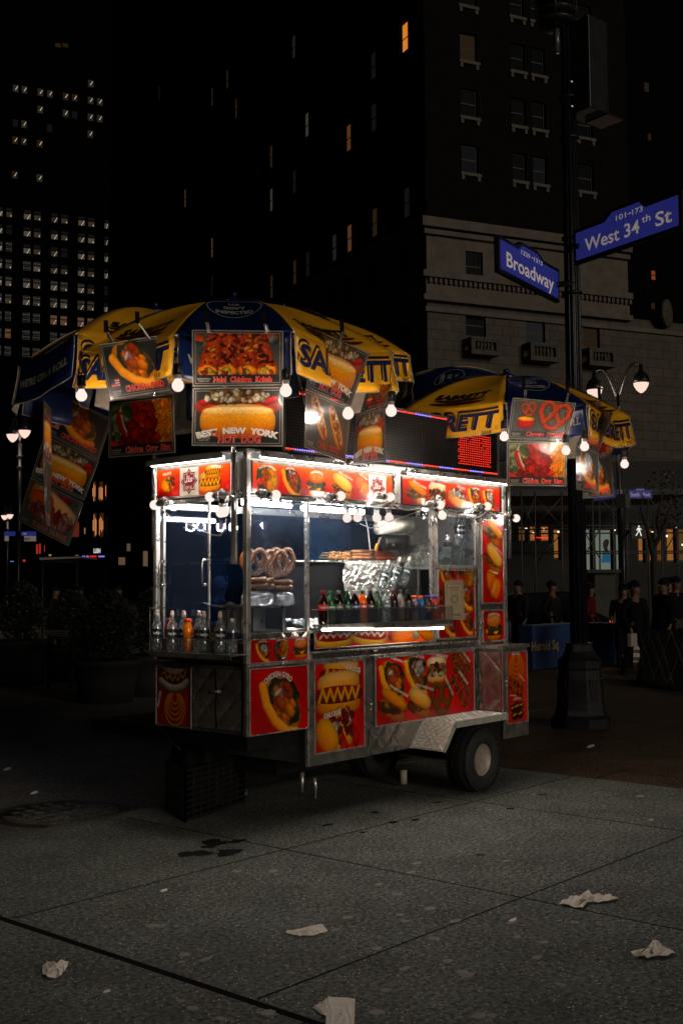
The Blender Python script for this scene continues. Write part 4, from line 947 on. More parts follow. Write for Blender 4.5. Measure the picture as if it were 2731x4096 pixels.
# ================================================================ drinks
def tint(name, c, rough=.12, **k): return mat(name, s2l(np.array(c)/255), rough, coat=.6, **k)
def curved(c, r, h, ang0):
    """surface of a cylinder facing the camera: x metres across, y metres up"""
    def f(x, y, d=.0006):
        a = ang0+x/r; return Vector((c.x+(r+d)*math.cos(a), c.y+(r+d)*math.sin(a), c.z+h+y))
    return f
CAMANG = math.atan2(-1, -.7)
def bottle(label, base, h=.21, r=.032, kind='water', cap=(230, 225, 220), body=None, lab=None, text=None, tcol=(235, 235, 235), tsize=.02, group=None, lean=None, capm=None):
    c = Vector(base); t = thing('drink_bottle', label, 'bottle', tuple(c), group); s = h/.21
    P = {'water': [(.0, .0), (.028, 0), (1, .012), (1, .06), (.93, .066), (1, .072), (1, .125), (.96, .135), (.62, .165), (.36, .185), (.36, .195)],
         'soda': [(.0, .0), (.025, 0), (1, .010), (.95, .05), (1, .085), (1, .13), (.72, .165), (.36, .188), (.36, .197)],
         'sport': [(.0, .0), (.028, 0), (1, .01), (1, .05), (.84, .07), (.84, .08), (1, .10), (1, .125), (.80, .15), (.62, .165), (.62, .175)],
         'juice': [(.0, .0), (.028, 0), (1, .01), (1, .07), (.95, .085), (1, .12), (.78, .15), (.60, .165), (.60, .175)]}[kind]
    prof = [(0 if k == 0 else (r*a if a > .3 else min(a, r*.9)), b*s) for k, (a, b) in enumerate(P)]
    b = MB(); b.lathe(prof, c, 18); b.build('bottle_body', body or BTL, t)
    top, rc = prof[-1][1], prof[-1][0]*1.12
    b = MB(); b.lathe([(rc, top-.006), (rc, top+.012*s), (rc*.9, top+.015*s), (0, top+.015*s)], c, 14)
    if kind == 'water' and h > .22: b.lathe([(rc*.95, top+.012), (rc*.8, top+.03), (rc*.6, top+.036), (0, top+.037)], c, 12)
    b.build('cap', tint('cap_%02x%02x%02x' % cap, cap, .35), t)
    if lab is not None:
        h0, h1 = (.07*s, .122*s) if kind != 'sport' else (.022*s, .062*s)
        if kind == 'soda': h0, h1 = .088*s, .128*s
        b = MB(); b.lathe([(r*1.012, h0), (r*1.012, h1)], c, 24); b.f = b.f[:24]; b.m = b.m[:24]; b.sm = b.sm[:24]
        o = b.build('label_band', tint('label_%02x%02x%02x' % lab, lab, .3), t)
        if text:
            k = words('lettering', [(text, .0, (h1-h0)*.55, tsize, .0012, dict(bold=.03, width=min(r*1.7, tsize*len(text)*.62)))], curved(c, r*1.012, h0, CAMANG), tint('ink_%02x%02x%02x' % tcol, tcol, .4), t)
    if lean is not None:
        t.rotation_euler = lean
    return t
GRP_T = 'drinks standing in the left end tray'
WL = (16, 40, 38)
DR = (190, 14, 10); DO = (226, 118, 8)
row = [(628, 'water', 0), (665, 'sport', DR), (689, 'water', 0), (721, 'water', 0), (751, 'sport', DO), (783, 'water', 0), (816, 'water', 0), (848, 'juice', 0), (880, 'water', 0), (914, 'soda', 0)]
wl = ['leftmost clear water bottle in the left end tray', 'red sports drink with an orange cap in the left end tray', 'clear water bottle just right of the red drink', 'clear water bottle between its twin and the orange drink', 'orange sports drink with an orange cap in the left end tray', 'clear water bottle just right of the orange drink', 'clear water bottle just left of the brown iced tea', 'brown iced tea bottle with a blue cap in the left end tray', 'clear water bottle just right of the brown iced tea', 'dark purple labelled bottle with a white cap at the right end of the tray']
for i, ((px, kind, colr), lab) in enumerate(zip(row, wl)):
    p = L(px, 2560, -.085); p.z = zt+.001
    if i % 2 == 1: p.x += .03
    if kind == 'water': bottle(lab, p, .245, .036, 'water', (225, 205, 195), lab=WL, text='Poland Spring', tsize=.018, group=GRP_T)
    elif kind == 'sport': bottle(lab, p, .235, .035, 'sport', (226, 70, 20), tint('drink_red' if colr == DR else 'drink_orange', colr, .1, emit=None), lab=(120, 20, 14) if colr == DR else (200, 90, 10), text='G', tcol=(250, 150, 40), tsize=.03, group=GRP_T)
    elif kind == 'juice': bottle(lab, p, .22, .033, 'juice', (40, 34, 140), tint('drink_tea', (60, 26, 6), .1), lab=(150, 130, 60), text='Snapple', tcol=(40, 40, 50), tsize=.016, group=GRP_T)
    else: bottle(lab, p, .215, .036, 'soda', (225, 220, 215), BTL, lab=(40, 26, 60), group=GRP_T)
GRP_S = 'drinks standing on the front shelf'
fr = [(1291, 'red capped cola bottle at the left end of the front shelf', (190, 20, 16), (26, 8, 5), (190, 16, 14), 'Coca-Cola'), (1322, 'green soda bottle with a green cap beside the red capped cola', (20, 110, 50), (20, 70, 36), (14, 110, 44), 'Sprite'),
      (1354, 'clear and black soda bottle with a grey cap, third on the front shelf', (120, 125, 125), (18, 14, 12), (110, 100, 100), 'Coke'), (1387, 'dark green ginger ale bottle, fourth on the front shelf', (30, 120, 70), (22, 50, 36), (16, 70, 40), 'Dry'),
      (1418, 'cola bottle with a white cap and blue round emblem', (200, 200, 200), (24, 10, 6), (20, 40, 120), 'pepsi'), (1449, 'bright orange soda bottle in the middle of the front shelf', (30, 110, 60), (236, 92, 14), (226, 60, 20), 'Fanta'),
      (1480, 'black cola bottle with a black cap right of the orange soda', (20, 20, 22), (16, 8, 6), (20, 16, 16), 'Coke'), (1510, 'pale green bottle with a green cap right of the black capped cola', (30, 120, 60), (70, 90, 74), (60, 80, 66), None),
      (1543, 'clear seltzer bottle with a grey cap on the front shelf', (120, 125, 120), None, (90, 130, 130), 'Seltzer'), (1572, 'cherry cola bottle with a dark red cap', (120, 20, 22), (40, 12, 12), (30, 14, 16), None),
      (1601, 'grey brown bottle with a black cap left of the patterned black one', (24, 24, 26), (120, 110, 104), (150, 140, 132), None), (1630, 'black patterned bottle left of the orange capped pair', (24, 24, 24), (14, 12, 12), (60, 60, 64), None)]
for px, lab, cap, body, lb, tx in fr:
    p = F(px, 2400, -.085); p.z = zs+.001
    bottle(lab, p, .222, .0345, 'soda', cap, tint('drink_%02x%02x%02x' % body, body, .1) if body else BTL, lab=lb, text=tx, tsize=.016, group=GRP_S)
for px, lab, cap, body, lb, tx in [(1656, 'pale violet drink with an orange cap on the front shelf', (226, 90, 20), (140, 120, 136), (70, 50, 80), None), (1682, 'blue drink with an orange cap on the front shelf', (230, 90, 20), (30, 100, 150), (30, 60, 110), None),
                                   (1709, 'dark iced tea with a purple cap on the front shelf', (60, 40, 150), (40, 20, 16), (110, 60, 40), 'Snapple'), (1737, 'pink red drink with a purple cap at the right end of the front shelf', (80, 50, 170), (190, 60, 40), (150, 40, 50), 'Snapple')]:
    p = F(px, 2400, -.085); p.z = zs+.001
    bottle(lab, p, .20, .0335, 'juice', cap, tint('drink_%02x%02x%02x' % body, body, .1), lab=lb, text=tx, tsize=.015, group=GRP_S)
# tilted water bottles leaning on the foil covered box
for px, py, lab in [(1535, 2348, 'leftmost of the three tilted water bottles behind the shelf'), (1580, 2335, 'middle one of the three tilted water bottles behind the shelf'), (1622, 2330, 'rightmost of the three tilted water bottles behind the shelf')]:
    bottle(lab, F(px-14, py+10, .13), .235, .034, 'water', (225, 210, 200), lab=WL, text='Poland Spring', tsize=.016, group='tilted water bottles', lean=(-.1, .55, 0))
# big bottles and jars in the right cabinet
for k, (px, off, hh) in enumerate([(1840, .10, .26), (1862, .22, .26)]):
    p = F(px, 2250, off); p.z = 1.692
    t = bottle(['large clear bottle with a dark label in the cabinet window', 'second large clear bottle further back in the cabinet window'][k], p+Vector((0, 0, .17)), hh, .045, 'water', (120, 60, 50), lab=(60, 56, 50), text='Poland', tsize=.022, group='bottles in the cabinet window')
b = thing('water_carton', 'shrink wrapped pack of clear bottles at the bottom of the cabinet window', 'pack', (2.25, .2, 1.692))
boxes('wrap', clearmat('shrink_wrap', (.9, .93, .92), 1.2, dirt_haze=.25, dcol=(.6, .66, .6)), b, ((2.03, .06, 1.692), (2.45, .34, 1.86)))
for k in range(10):
    m = MB(); m.lathe([(0, 0), (.03, .0), (.034, .01), (.034, .12), (.014, .16), (0, .16)], (2.08+.08*(k % 5), .13+.12*(k//5), 1.694), 12); m.build('packed_bottle', BTL, b)
bottle('small bottle with a brown cap in front inside the cabinet window', F(1790, 2230, .05)*1.0+Vector((0, 0, 0)), .20, .03, 'soda', (110, 60, 50), lab=(60, 50, 44), group='bottles in the cabinet window')

# ================================================================ food inside
FLOORZ = 1.255
boxes('griddle_deck', STEELW, cart, ((.02, .03, 1.235), (1.94, .62, 1.25)))
PRETZ = mat('baked_pretzel', (.27, .088, .012), .35, noise=.4, nscale=25, bump=.4, bscale=60, coat=.3); SALT = mat('coarse_salt', (.7, .62, .52), .6)
def pretzel3(label, c, R, M, group='large soft pretzels', salt=True):
    t = thing('soft_pretzel', label, 'pretzel', tuple(c), group); b = MB(); pts = []
    for k in range(41):
        a = 2*PI*k/40
        x = math.sin(a)*(1+.0*math.cos(a)); y = -math.cos(a)
        pts.append((x, y))
    # closed outline with two crossing arms
    P = [(.35, -.55), (.05, -.95), (-.45, -.85), (-.88, -.35), (-.95, .25), (-.6, .85), (-.1, .72), (.15, .3), (.3, -.15), (.45, -.6)]
    P2 = [(-x, y) for x, y in P]
    def sm(P):
        P = np.array(P); out = []
        for i in range(len(P)-1):
            p0, p1, p2, p3 = P[max(i-1, 0)], P[i], P[i+1], P[min(i+2, len(P)-1)]
            for u in np.linspace(0, 1, 5)[:-1]: out.append(.5*((2*p1)+(-p0+p2)*u+(2*p0-5*p1+4*p2-p3)*u*u+(-p0+3*p1-3*p2+p3)*u**3))
        return out+[P[-1]]
    for s_, Q in ((1, P), (-1, P2)):
        q = [Vector(c)+M @ Vector((x*R, s_*.10*R*(1 if -.3 < x < .3 and y > -.4 else .0), y*R)) for x, y in sm(Q)]
        n = len(q); b.tube(q, [R*(.14+.06*math.sin(PI*i/(n-1))) for i in range(n)], 10)
    b.build('dough', PRETZ, t)
    if salt:
        m = MB(); Rn = random.Random(5)
        for Q in (P, P2):
            for x, y in sm(Q):
                for _ in range(4):
                    p = Vector(c)+M @ Vector((x*R+Rn.uniform(-.1, .1)*R, -R*.2, y*R+Rn.uniform(-.1, .1)*R)); m.box(p-Vector((.0016,)*3), p+Vector((.0016,)*3))
        m.build('salt', SALT, t)
    return t
Rz = lambda a: Matrix.Rotation(a, 3, 'Z')
Rx_ = lambda a: Matrix.Rotation(a, 3, 'X')
zp = F(1130, 2340, .16).z
PC = [(F(1015, 2245, .16), .085, 'large glossy pretzel standing upright behind the corner post'), (F(1100, 2252, .16), .088, 'large salted pretzel standing upright in the pretzel window'), (F(1125, 2246, .20), .092, 'pretzel standing just behind the salted one')]
for c, R, lab in PC: pretzel3(lab, c, R, Rz(-.35) @ Rx_(.08))
for k, (px, py, lab) in enumerate([(1035, 2320, 'upper flat pretzel of the left pile'), (1035, 2344, 'lower flat pretzel of the left pile'), (1125, 2328, 'upper flat pretzel of the right pile'), (1125, 2350, 'lower flat pretzel of the right pile')]):
    pretzel3(lab, F(px, py, .16), .085 if k < 2 else .072, Rz(.3*k) @ Rx_(PI/2), 'pretzels lying in piles on foil', salt=False)
def foilmound(name, label, c, rx_, ry_, h, seed=1, cat='foil'):
    R = random.Random(seed); b = MB(); N = 26; V = []
    for j in range(9):
        t = j/8
        for k in range(N):
            a = 2*PI*k/N; q = (1-.25*t**3 if j < 8 else .0)*(1+R.uniform(-.06, .06))
            if j == 7: q *= .75
            V.append((c[0]+rx_*q*math.cos(a), c[1]+ry_*q*math.sin(a), c[2]+h*min(1, t*1.15)+R.uniform(-.006, .006)))
    b.add(V, [(j*N+k, j*N+(k+1) % N, (j+1)*N+(k+1) % N, (j+1)*N+k) for j in range(8) for k in range(N)]); return tag(b.build(name, FOIL, org=c), label, cat)
pf = F(1030, 2410, .16); pg = F(1130, 2410, .16)
foilmound('foil_parcel', 'crumpled foil parcel under the left pretzel pile', (pf.x, .16, pf.z-.015), .12, .09, .085, 3); foilmound('foil_parcel', 'crumpled foil parcel under the right pretzel pile', (pg.x, .16, pg.z-.015), .075, .08, .08, 4)
zt2 = pf.z-.018
t = thing('foil_tray', 'foil lined tray on a small stand holding the pretzels', 'tray', (.25, .16, FLOORZ)); b = MB()
R = random.Random(2); b.grid(lambda u, v: (-.12+.66*u, .03+.27*v, zt2-.02+.03*abs(2*u-1)**4+.02*abs(2*v-1)**3+R.uniform(-.004, .004)), 26, 12); b.build('foil_sheet', FOIL, t)
for bb in [((.0, .08, FLOORZ), (.03, .1, zt2-.02)), ((.40, .08, FLOORZ), (.43, .1, zt2-.02)), ((.05, .2, FLOORZ), (.2, .3, zt2-.03)), ((.25, .2, FLOORZ+.0), (.36, .28, zt2-.03))]: boxes('leg', STEELW, t, bb)
# grill box wrapped in foil, with skewers on top
g0, g1 = F(1250, 2250, .30), F(1710, 2250, .30); zg = F(1500, 2246, .30).z
t = thing('grill_box', 'black grill box with crumpled foil wrapped over its middle', 'grill', (1.2, .4, FLOORZ))
boxes('housing', BLK, t, ((.66, .32, FLOORZ), (1.85, .60, zg-.015)), bevel=.004); boxes('top_plate', STEEL, t, ((.64, .30, zg-.014), (1.88, .61, zg)), bevel=.003)
R = random.Random(8); fa, fb2 = F(1370, 2300, .3).x, F(1575, 2300, .3).x
b = MB(); b.grid(lambda u, v: (fa+(fb2-fa)*u+.01*math.sin(9*v), (.285+R.uniform(-.012, .012) if v < .7 else .30+.2*(v-.7)), (FLOORZ+.02+(zg+.006-FLOORZ-.02)*min(1, v/.7)+R.uniform(-.003, .003))), 34, 30); b.build('foil_wrap', FOIL, t)
R = random.Random(9); b = MB(); b.grid(lambda u, v: (.60+.32*u, .06+.2*v, FLOORZ+.015+.05*v+R.uniform(-.01, .01)), 20, 12); tag(b.build('foil_sheet', FOIL), 'loose crumpled foil lying left of the grill box', 'foil')
GR = 'food on sticks on the grill box'
MEAT = mat('grilled_meat', (.34, .14, .045), .45, noise=.5, nscale=40, bump=.6, bscale=50); SAUSM = mat('sausage_skin', (.36, .15, .07), .3, noise=.3, nscale=20, coat=.4); REDM = mat('glazed_meat', (.28, .05, .02), .3, noise=.4, nscale=20, coat=.3); WOOD = mat('stick_wood', (.5, .34, .18), .6)
def skewer(label, px0, px1, py, off, kind):
    p, q = F(px0, py, off), F(px1, py+2, off); t = thing('skewer', label, 'skewer', tuple(p), GR)
    b = MB(); b.tube([p-(q-p)*.35, q], .0022, 6); b.build('stick', WOOD, t); b = MB(); R = random.Random(int(py*7+px0))
    if kind == 'chunks':
        for k in range(8): b.ball(p.lerp(q, (k+.5)/8)+Vector((0, 0, R.uniform(-.003, .003))), .017, 8, 6, (R.uniform(.8, 1.1), .8, R.uniform(.6, .95)))
        b.build('meat', MEAT, t)
    else: b.tube([p, p.lerp(q, .03), p.lerp(q, .5)+Vector((0, 0, .002)), p.lerp(q, .97), q], [.006, .013, .0145, .013, .006], 10); b.build('meat', SAUSM if kind == 's' else REDM, t)
for k, (py, off) in enumerate([(2212, .42), (2222, .38), (2232, .34)]): skewer(['rearmost', 'middle', 'front'][k]+' chunky chicken skewer at the left of the grill box', 1318-4*k, 1402, py, off, 'chunks')
for k, (py, off) in enumerate([(2205, .46), (2219, .40), (2231, .35)]): skewer(['rearmost', 'middle', 'front'][k]+' long pale sausage in the middle of the grill box', 1408, 1490+4*k, py, off, 's')
for k, (py, off) in enumerate([(2212, .44), (2222, .39), (2234, .34)]): skewer(['rearmost', 'middle', 'front'][k]+' thin dark red skewer right of the sausages', 1502, 1570+6*k, py, off, 'r')
# stack of cups/foil tray, paper roll, black fan, bags
b = MB(); p = F(1608, 2226, .42)
for k in range(7): b.box((p.x-.055, .36, zg+.002+.0075*k), (p.x+.055, .48, zg+.008+.0075*k), )
tag(b.build('paper_trays', mat('ribbed_paper', (.55, .48, .44), .6)), 'stack of ribbed paper trays at the right of the grill box', 'trays')
t = thing('paper_towel_roll', 'white paper towel roll held sideways at the top of the serving window', 'paper roll', tuple(F(1590, 2110, .25))); a, q = F(1508, 2112, .30), F(1640, 2095, .22)
b = MB(); d = (q-a).normalized(); L_ = (q-a).length; b.lathe([(.022, 0), (.052, 0), (.052, L_), (.022, L_), (.022, L_*.9)], a, 28, d); b.build('paper', mat('towel_paper', (.62, .60, .54), .8, noise=.1, nscale=30), t)
b = MB(); b.lathe([(.0, L_*.8), (.014, L_*.8), (.014, L_+.02), (0, L_+.025)], a, 14, d); b.build('core_rod', CHROME, t)
t = thing('ventilation_fan', 'black cylindrical blower hanging under the paper roll', 'blower', tuple(F(1580, 2170, .3))); a, q = F(1530, 2168, .34), F(1620, 2170, .26); d = (q-a).normalized(); L_ = (q-a).length
b = MB(); b.lathe([(.0, 0), (.05, 0), (.058, .01), (.058, L_), (.04, L_+.004), (.036, L_-.01), (0, L_-.01)], a, 26, d); b.build('housing', BLK, t)
b = MB(); b.lathe([(.042, L_+.004), (.062, L_+.002), (.062, L_+.014), (.042, L_+.014)], a, 12, d); b.build('front_ring', DARKM, t)
b = MB(); b.box((-.012, 0, -.008), (.012, .002, .008), Matrix.Translation(F(1557, 2180, .30)+Vector((-.02, -.055, 0)))); b.build('badge', WHT, t)
t = thing('tongs', 'metal tongs with orange grips leaning beside the black blower', 'tongs', tuple(F(1510, 2180, .28))); b = MB(); b.bar(F(1505, 2200, .28), F(1520, 2150, .28), .018, .006); b.build('arm', STEEL, t); b = MB(); b.bar(F(1500, 2204, .27), F(1509, 2176, .27), .022, .012); b.build('grip', mat('orange_grip', (.75, .25, .03), .5), t)
def bag(label, px, py, off, w, h, m, seed):
    p = F(px, py, off); R = random.Random(seed); b = MB(); V = []
    for j in range(7):
        for k in range(16):
            a = 2*PI*k/16; q = (1-.2*j/6)*(1+R.uniform(-.12, .12)); V.append((p.x+w/2*q*math.cos(a), p.y+w/3*q*math.sin(a), p.z+h*j/6+R.uniform(-.008, .008)))
    b.add(V, [(j*16+k, j*16+(k+1) % 16, (j+1)*16+(k+1) % 16, (j+1)*16+k) for j in range(6) for k in range(16)]+[tuple(range(96, 112))]); return tag(b.build('paper_bag', m, org=p), label, 'bag')
bag('crumpled brown paper bag right of the black blower', 1680, 2238, .36, .17, .13, mat('kraft_paper', (.40, .27, .16), .8, noise=.2, nscale=20), 4)
bag('small white napkin bundle on the right edge of the grill box', 1698, 2245, .32, .09, .02, PAPER, 5)
# vendor permit in a clear sleeve
q, n = [F(1777, 2322, -.03), F(1853, 2320, -.03), F(1857, 2480, -.03), F(1780, 2479, -.03)], None
c = Cv(.24, .46, (150, 138, 120), .003); c.grad((168, 152, 132), (140, 128, 110), 1.2); fillbox(c, .045, .195, .09, .40, (176, 166, 146)); fillbox(c, .05, .19, .095, .395, (150, 142, 120)); c.fr(.12, .24, .045); c.ell(0, 0, 1, 1.1, (120, 112, 92), (120, 112, 92)); c.ell(0, 0, .85, .95, (156, 148, 124), (150, 142, 120))
c.t('MOBILE FOOD VENDING', .12, .376, .014, (40, 34, 26), width=.13); c.t('FV0383', .13, .06, .022, (30, 26, 20), width=.11); c.t('NOT TRANSFERABLE', .12, .35, .007, (60, 50, 40), width=.10)
t = sheet('vendor_permit', q, c); tag(t, 'pale vending permit in a clear sleeve hung on the cabinet door', 'permit')
m = MB(); m.bar(F(1830, 2300, -.03), F(1830, 2322, -.03), .012, .004); k = m.build('hook', CHROME, None, org=WORG[t]); k.parent = t; k.location = (0, 0, 0)
# crate and black bag behind the left end
t = thing('milk_crate', 'black plastic crate standing under the left end of the cart', 'crate', (.35, .95, 0)); b = MB()
A_, B_, C_ = G(668, 3232), G(742, 3290), G(975, 3212); D_ = A_+(C_-B_); H_ = .345
for p, q in ((A_, B_), (B_, C_), (C_, D_), (D_, A_)):
    for k in range(9): z = .015+k*.04; b.bar(p+Vector((0, 0, z)), q+Vector((0, 0, z)), .012, .02)
    for k in range(9): w = p.lerp(q, k/8); b.bar(w, w+Vector((0, 0, H_)), .012, .012)
b.add([A_+Vector((0, 0, .02)), B_+Vector((0, 0, .02)), C_+Vector((0, 0, .02)), D_+Vector((0, 0, .02))], [(0, 1, 2, 3)])
b.build('basket', BLK, t)
ctr = (A_+B_+C_+D_)/4
t = thing('garbage_bag', 'glossy black sack stuffed into the crate under the cart', 'bag', (ctr.x, ctr.y, 0)); b = MB(); R = random.Random(3); N = 28; V = []
for j in range(15):
    z = .05+.56*j/14; q = .24*(1-.35*(j/14)**3)
    for k in range(N): a = 2*PI*k/N; r_ = q*(1+.08*math.sin(7*a+j*.4)+R.uniform(-.04, .04)); V.append((ctr.x-.02+r_*1.0*math.cos(a), ctr.y+r_*.85*math.sin(a), z))
b.add(V, [(j*N+k, j*N+(k+1) % N, (j+1)*N+(k+1) % N, (j+1)*N+k) for j in range(14) for k in range(N)]+[tuple(range(14*N, 15*N))]); b.sm = [True]*len(b.sm)
b.build('sack', mat('garbage_film', (.006, .006, .007), .6, coat=0, spec=.15, bump=.5, bscale=20, bdist=.01), t)
b = MB(); b.tube([L(640, 2905, .05), L(660, 2930, .05), L(690, 2970, .02), L(722, 2998, .0)], .008, 8); tag(b.build('rubber_hose', BLK), 'thin black hose hanging down from the left end of the cart', 'hose')
# ================================================================ umbrellas
def umbrella(label, cxy, za, corners, zpole, parity, drop=.235, seed=1, pole=True, logos=None, droops=None):
    apex = Vector((cxy[0], cxy[1], za)); corners = [Vector(c) for c in corners]
    t = thing('market_umbrella', label, 'umbrella', (cxy[0], cxy[1], zpole), 'yellow and blue umbrellas on the cart')
    R = random.Random(seed); droops = droops or {}
    for k in range(8):
        A, Bc = corners[k], corners[(k+1) % 8]; blue = (k % 2 == parity); ph = R.uniform(0, 6)
        out = ((A+Bc)/2-Vector((cxy[0], cxy[1], (A.z+Bc.z)/2))); out.z = 0; out = out.normalized() if out.length > .01 else Vector((1, 0, 0))
        def top(s, u, A=A, Bc=Bc, ph=ph):
            rim = A.lerp(Bc, s); p = apex.lerp(rim, u)
            arch = .085*math.sin(PI*min(1, u))**.9
            sag = -.045*math.sin(PI*s)*u*(1-.0*u)
            p = p+Vector((0, 0, arch+sag+.006*math.sin(7*s*u+ph+3*u)))
            return p
        sgn = -1 if (Bc-A).cross(apex-A).z > 0 else 1
        b = MB(); b.smooth = True; b.grid(lambda u, v: top(u, .02+.98*v), 12, 14)
        f0 = b.f[0]; n = (Vector(b.v[f0[1]])-Vector(b.v[f0[0]])).cross(Vector(b.v[f0[3]])-Vector(b.v[f0[0]]))
        if n.z < 0: b.f = [tuple(reversed(f)) for f in b.f]
        cp = b.build('canopy_panel', [BLU if blue else YEL, BLU if blue else WHV], t, solid=.002)
        dd = drop*(1+R.uniform(-.06, .08)); tw = R.uniform(-.03, .03); wv = R.uniform(.006, .014)
        dl, dr = droops.get(k, (0, 0))
        def val(s, r, k=k, dd=dd, ph=ph, A=A, Bc=Bc, out=out, wv=wv, dl=dl, dr=dr):
            s2 = .02+.96*s; p = top(s2, 1.0)
            return p+Vector((0, 0, -dd*r))+out*(.03*r*math.sin(PI*r*.5)+wv*r*math.sin(9*s+ph)+.012*math.sin(3*s+ph)*r+dl*(1-s)*r+dr*s*r)
        b = MB(); b.smooth = True; b.grid(val, 16, 6)
        V0 = Vector(b.v[0]); n = (Vector(b.v[1])-V0).cross(Vector(b.v[17])-V0)
        if n.dot(out) < 0: b.f = [tuple(reversed(f)) for f in b.f]
        vp = b.build('valance', [BLU if blue else YEL, BLU if blue else WHV], t, solid=.002)
        e = MB()
        pts = [Vector(val(0, r/6)) for r in range(7)]+[Vector(val(s/16, 1)) for s in range(1, 17)]+[Vector(val(1, 1-r/6)) for r in range(1, 7)]
        e.tube(pts, .0035, 5); e.build('edge_piping', PIPING, vp)
        w = (Bc-A).length
        mir = 1 if (CAM-(A+Bc)/2).dot(out) > 0 else 1
        # which end is the reader's left (seen from outside)
        left_is_A = Vector((0, 0, 1)).cross(out).dot(Bc-A) > 0
        def sx(x): s = .5+x/w; return s if left_is_A else 1-s
        def vs(x, y, d, sx=sx, val=val, out=out, dd=dd): return Vector(val(min(1, max(0, (sx(x)-.02)/.96)), (.5-y/dd)))+out*(d+.004)
        def tsf(x, y, d, top=top, sx=sx):
            u = y; s = sx(x/max(.15, u)); 
            P = top(s, u); E1 = top(s+.02, u)-P; E2 = top(s, u+.02)-P; N = E1.cross(E2).normalized(); N = N if N.z > 0 else -N
            return P+N*(d+.005)
        if logos and k in logos:
            if not blue:
                nm = 'SABRETT'
                words('lettering', [(nm, -.012, .026, .135, .000, dict(bold=.045, shear=.12, width=w*.91))], vs, INK, vp)
                words('lettering', [(nm, -.008, .018, .128, .0015, dict(bold=.012, shear=.12, width=w*.90))], vs, YEL, vp)
                words('lettering', [(nm, .0, .006, .126, .003, dict(bold=.03, shear=.12, width=w*.90))], vs, NAVY, vp)
                words('lettering', [('2018', w*.34, -.090, .028, .003, dict(bold=.01)), ('R', w*.43, -.066, .012, .003, dict(bold=0))], vs, INK, vp)
                m = MB(); m.add([vs(w*.43+(.013+.002*(q % 2))*math.cos(2*PI*(q//2)/16), -.066+(.013+.002*(q % 2))*math.sin(2*PI*(q//2)/16), .003) for q in range(32)], [(2*q, 2*q+1, (2*q+3) % 32, (2*q+2) % 32) for q in range(16)]); m.build('lettering', INK, vp)
                def tf2(x, y, d): return tsf(x, .80-y, d)
                words('lettering', [(nm, .0, .0, .07, .002, dict(bold=.045, shear=.1, width=w*.52))], tf2, INK, cp)
                def tf3(x, y, d): return tsf(x, .63-y, d)
                for dy, ww in ((.0, .24), (-.05, .22)):
                    m = MB(); n_ = 24; ring = [(ww*math.cos(2*PI*q/n_), dy-.02*math.sin(2*PI*q/n_)-.22*(ww*math.cos(2*PI*q/n_))**2*1.0) for q in range(n_)]
                    m.add([tsf(0+x, .92+y*1.0, .002 if dy else .003) for x, y in ring]+[tsf(0, .92+dy, .003)], [(q, (q+1) % n_, n_) for q in range(n_)]); m.build('sausage_picture', BROWN, cp)
            else:
                words('lettering', [("WE'RE ON A ROLL", 0, .0, .048, .001, dict(bold=.045, width=w*.80))], vs, CREAM, vp)
                def to(x, y, d): return tsf(x, .58-y, d)
                words('lettering', [('U.S.', 0, .075, .038, .001, dict(bold=.04, width=.07)), ("GOV'T", 0, .0, .044, .001, dict(bold=.04, width=.13)), ('INSPECTED', 0, -.075, .044, .001, dict(bold=.04, width=.22))], to, GREYINK, cp)
                m = MB(); n_ = 40; V = []
                for q in range(n_):
                    a = 2*PI*q/n_; V += [to(.165*math.cos(a), .155*math.sin(a), .001), to(.159*math.cos(a), .148*math.sin(a), .001)]
                m.add(V, [(2*q, 2*q+1, (2*q+3) % (2*n_), (2*q+2) % (2*n_)) for q in range(n_)]); m.build('oval_line', GREYINK, cp)
    b = MB()
    for k in range(8):
        A = corners[k]; pts = [apex.lerp(A, u)+Vector((0, 0, .085*math.sin(PI*min(1, u))**.9-.012)) for u in np.linspace(.03, 1, 9)]; q = MB(); q.tube(pts, .006, 5); q.build('rib', STEEL, t)
    hub = apex+Vector((0, 0, -.35)); 
    q = MB(); q.lathe([(.03, 0), (.03, .07), (.0, .07)], hub, 12); q.build('hub', BLK, t)
    for k in range(8):
        p = apex.lerp(corners[k], .55)+Vector((0, 0, .06)); q = MB(); q.tube([hub, p], .004, 5); q.build('strut', STEEL, t)
    b = MB(); b.lathe([(.10, -.015), (.06, .012), (.025, .03), (.02, .045), (.024, .06), (.0, .07)], apex, 14); b.build('finial', BLU, t)
    if pole:
        b = MB(); b.tube([(cxy[0], cxy[1], zpole), (cxy[0], cxy[1], zpole+(za-zpole)*.42)], .021, 14); b.tube([(cxy[0], cxy[1], zpole+(za-zpole)*.42), apex], .016, 12); b.build('pole', CHROME, t)
    return t
def octa(c, Rr, a0, z): return [Vector((c[0]+Rr*math.cos(a0+k*PI/4), c[1]+Rr*math.sin(a0+k*PI/4), z)) for k in range(8)]
def pin(cs, k, px, py): cs[k] = at(px, py, depth(cs[k]))
U1 = octa((-.03, .085), 1.0, D2R(202.7), 2.985); pin(U1, 0, 703, 1336); pin(U1, 1, 1172, 1323); pin(U1, 2, 1574, 1412); pin(U1, 7, 312, 1402)
z1 = plane(949, 1168, 0, -.03).z
u1 = umbrella('big front umbrella with a blue inspection panel facing the camera', (-.03, .085), z1-.06, U1, 1.69, 0, logos={0, 1, 7}, seed=2)
U2 = octa((3.03, .02), .97, D2R(207), 2.91); pin(U2, 0, 2019, 1610); pin(U2, 1, 2349, 1619); pin(U2, 2, 2520, 1668); pin(U2, 7, 1604, 1636); pin(U2, 6, 1655, 1500)
z2 = plane(2030, 1480, 1, .02).z
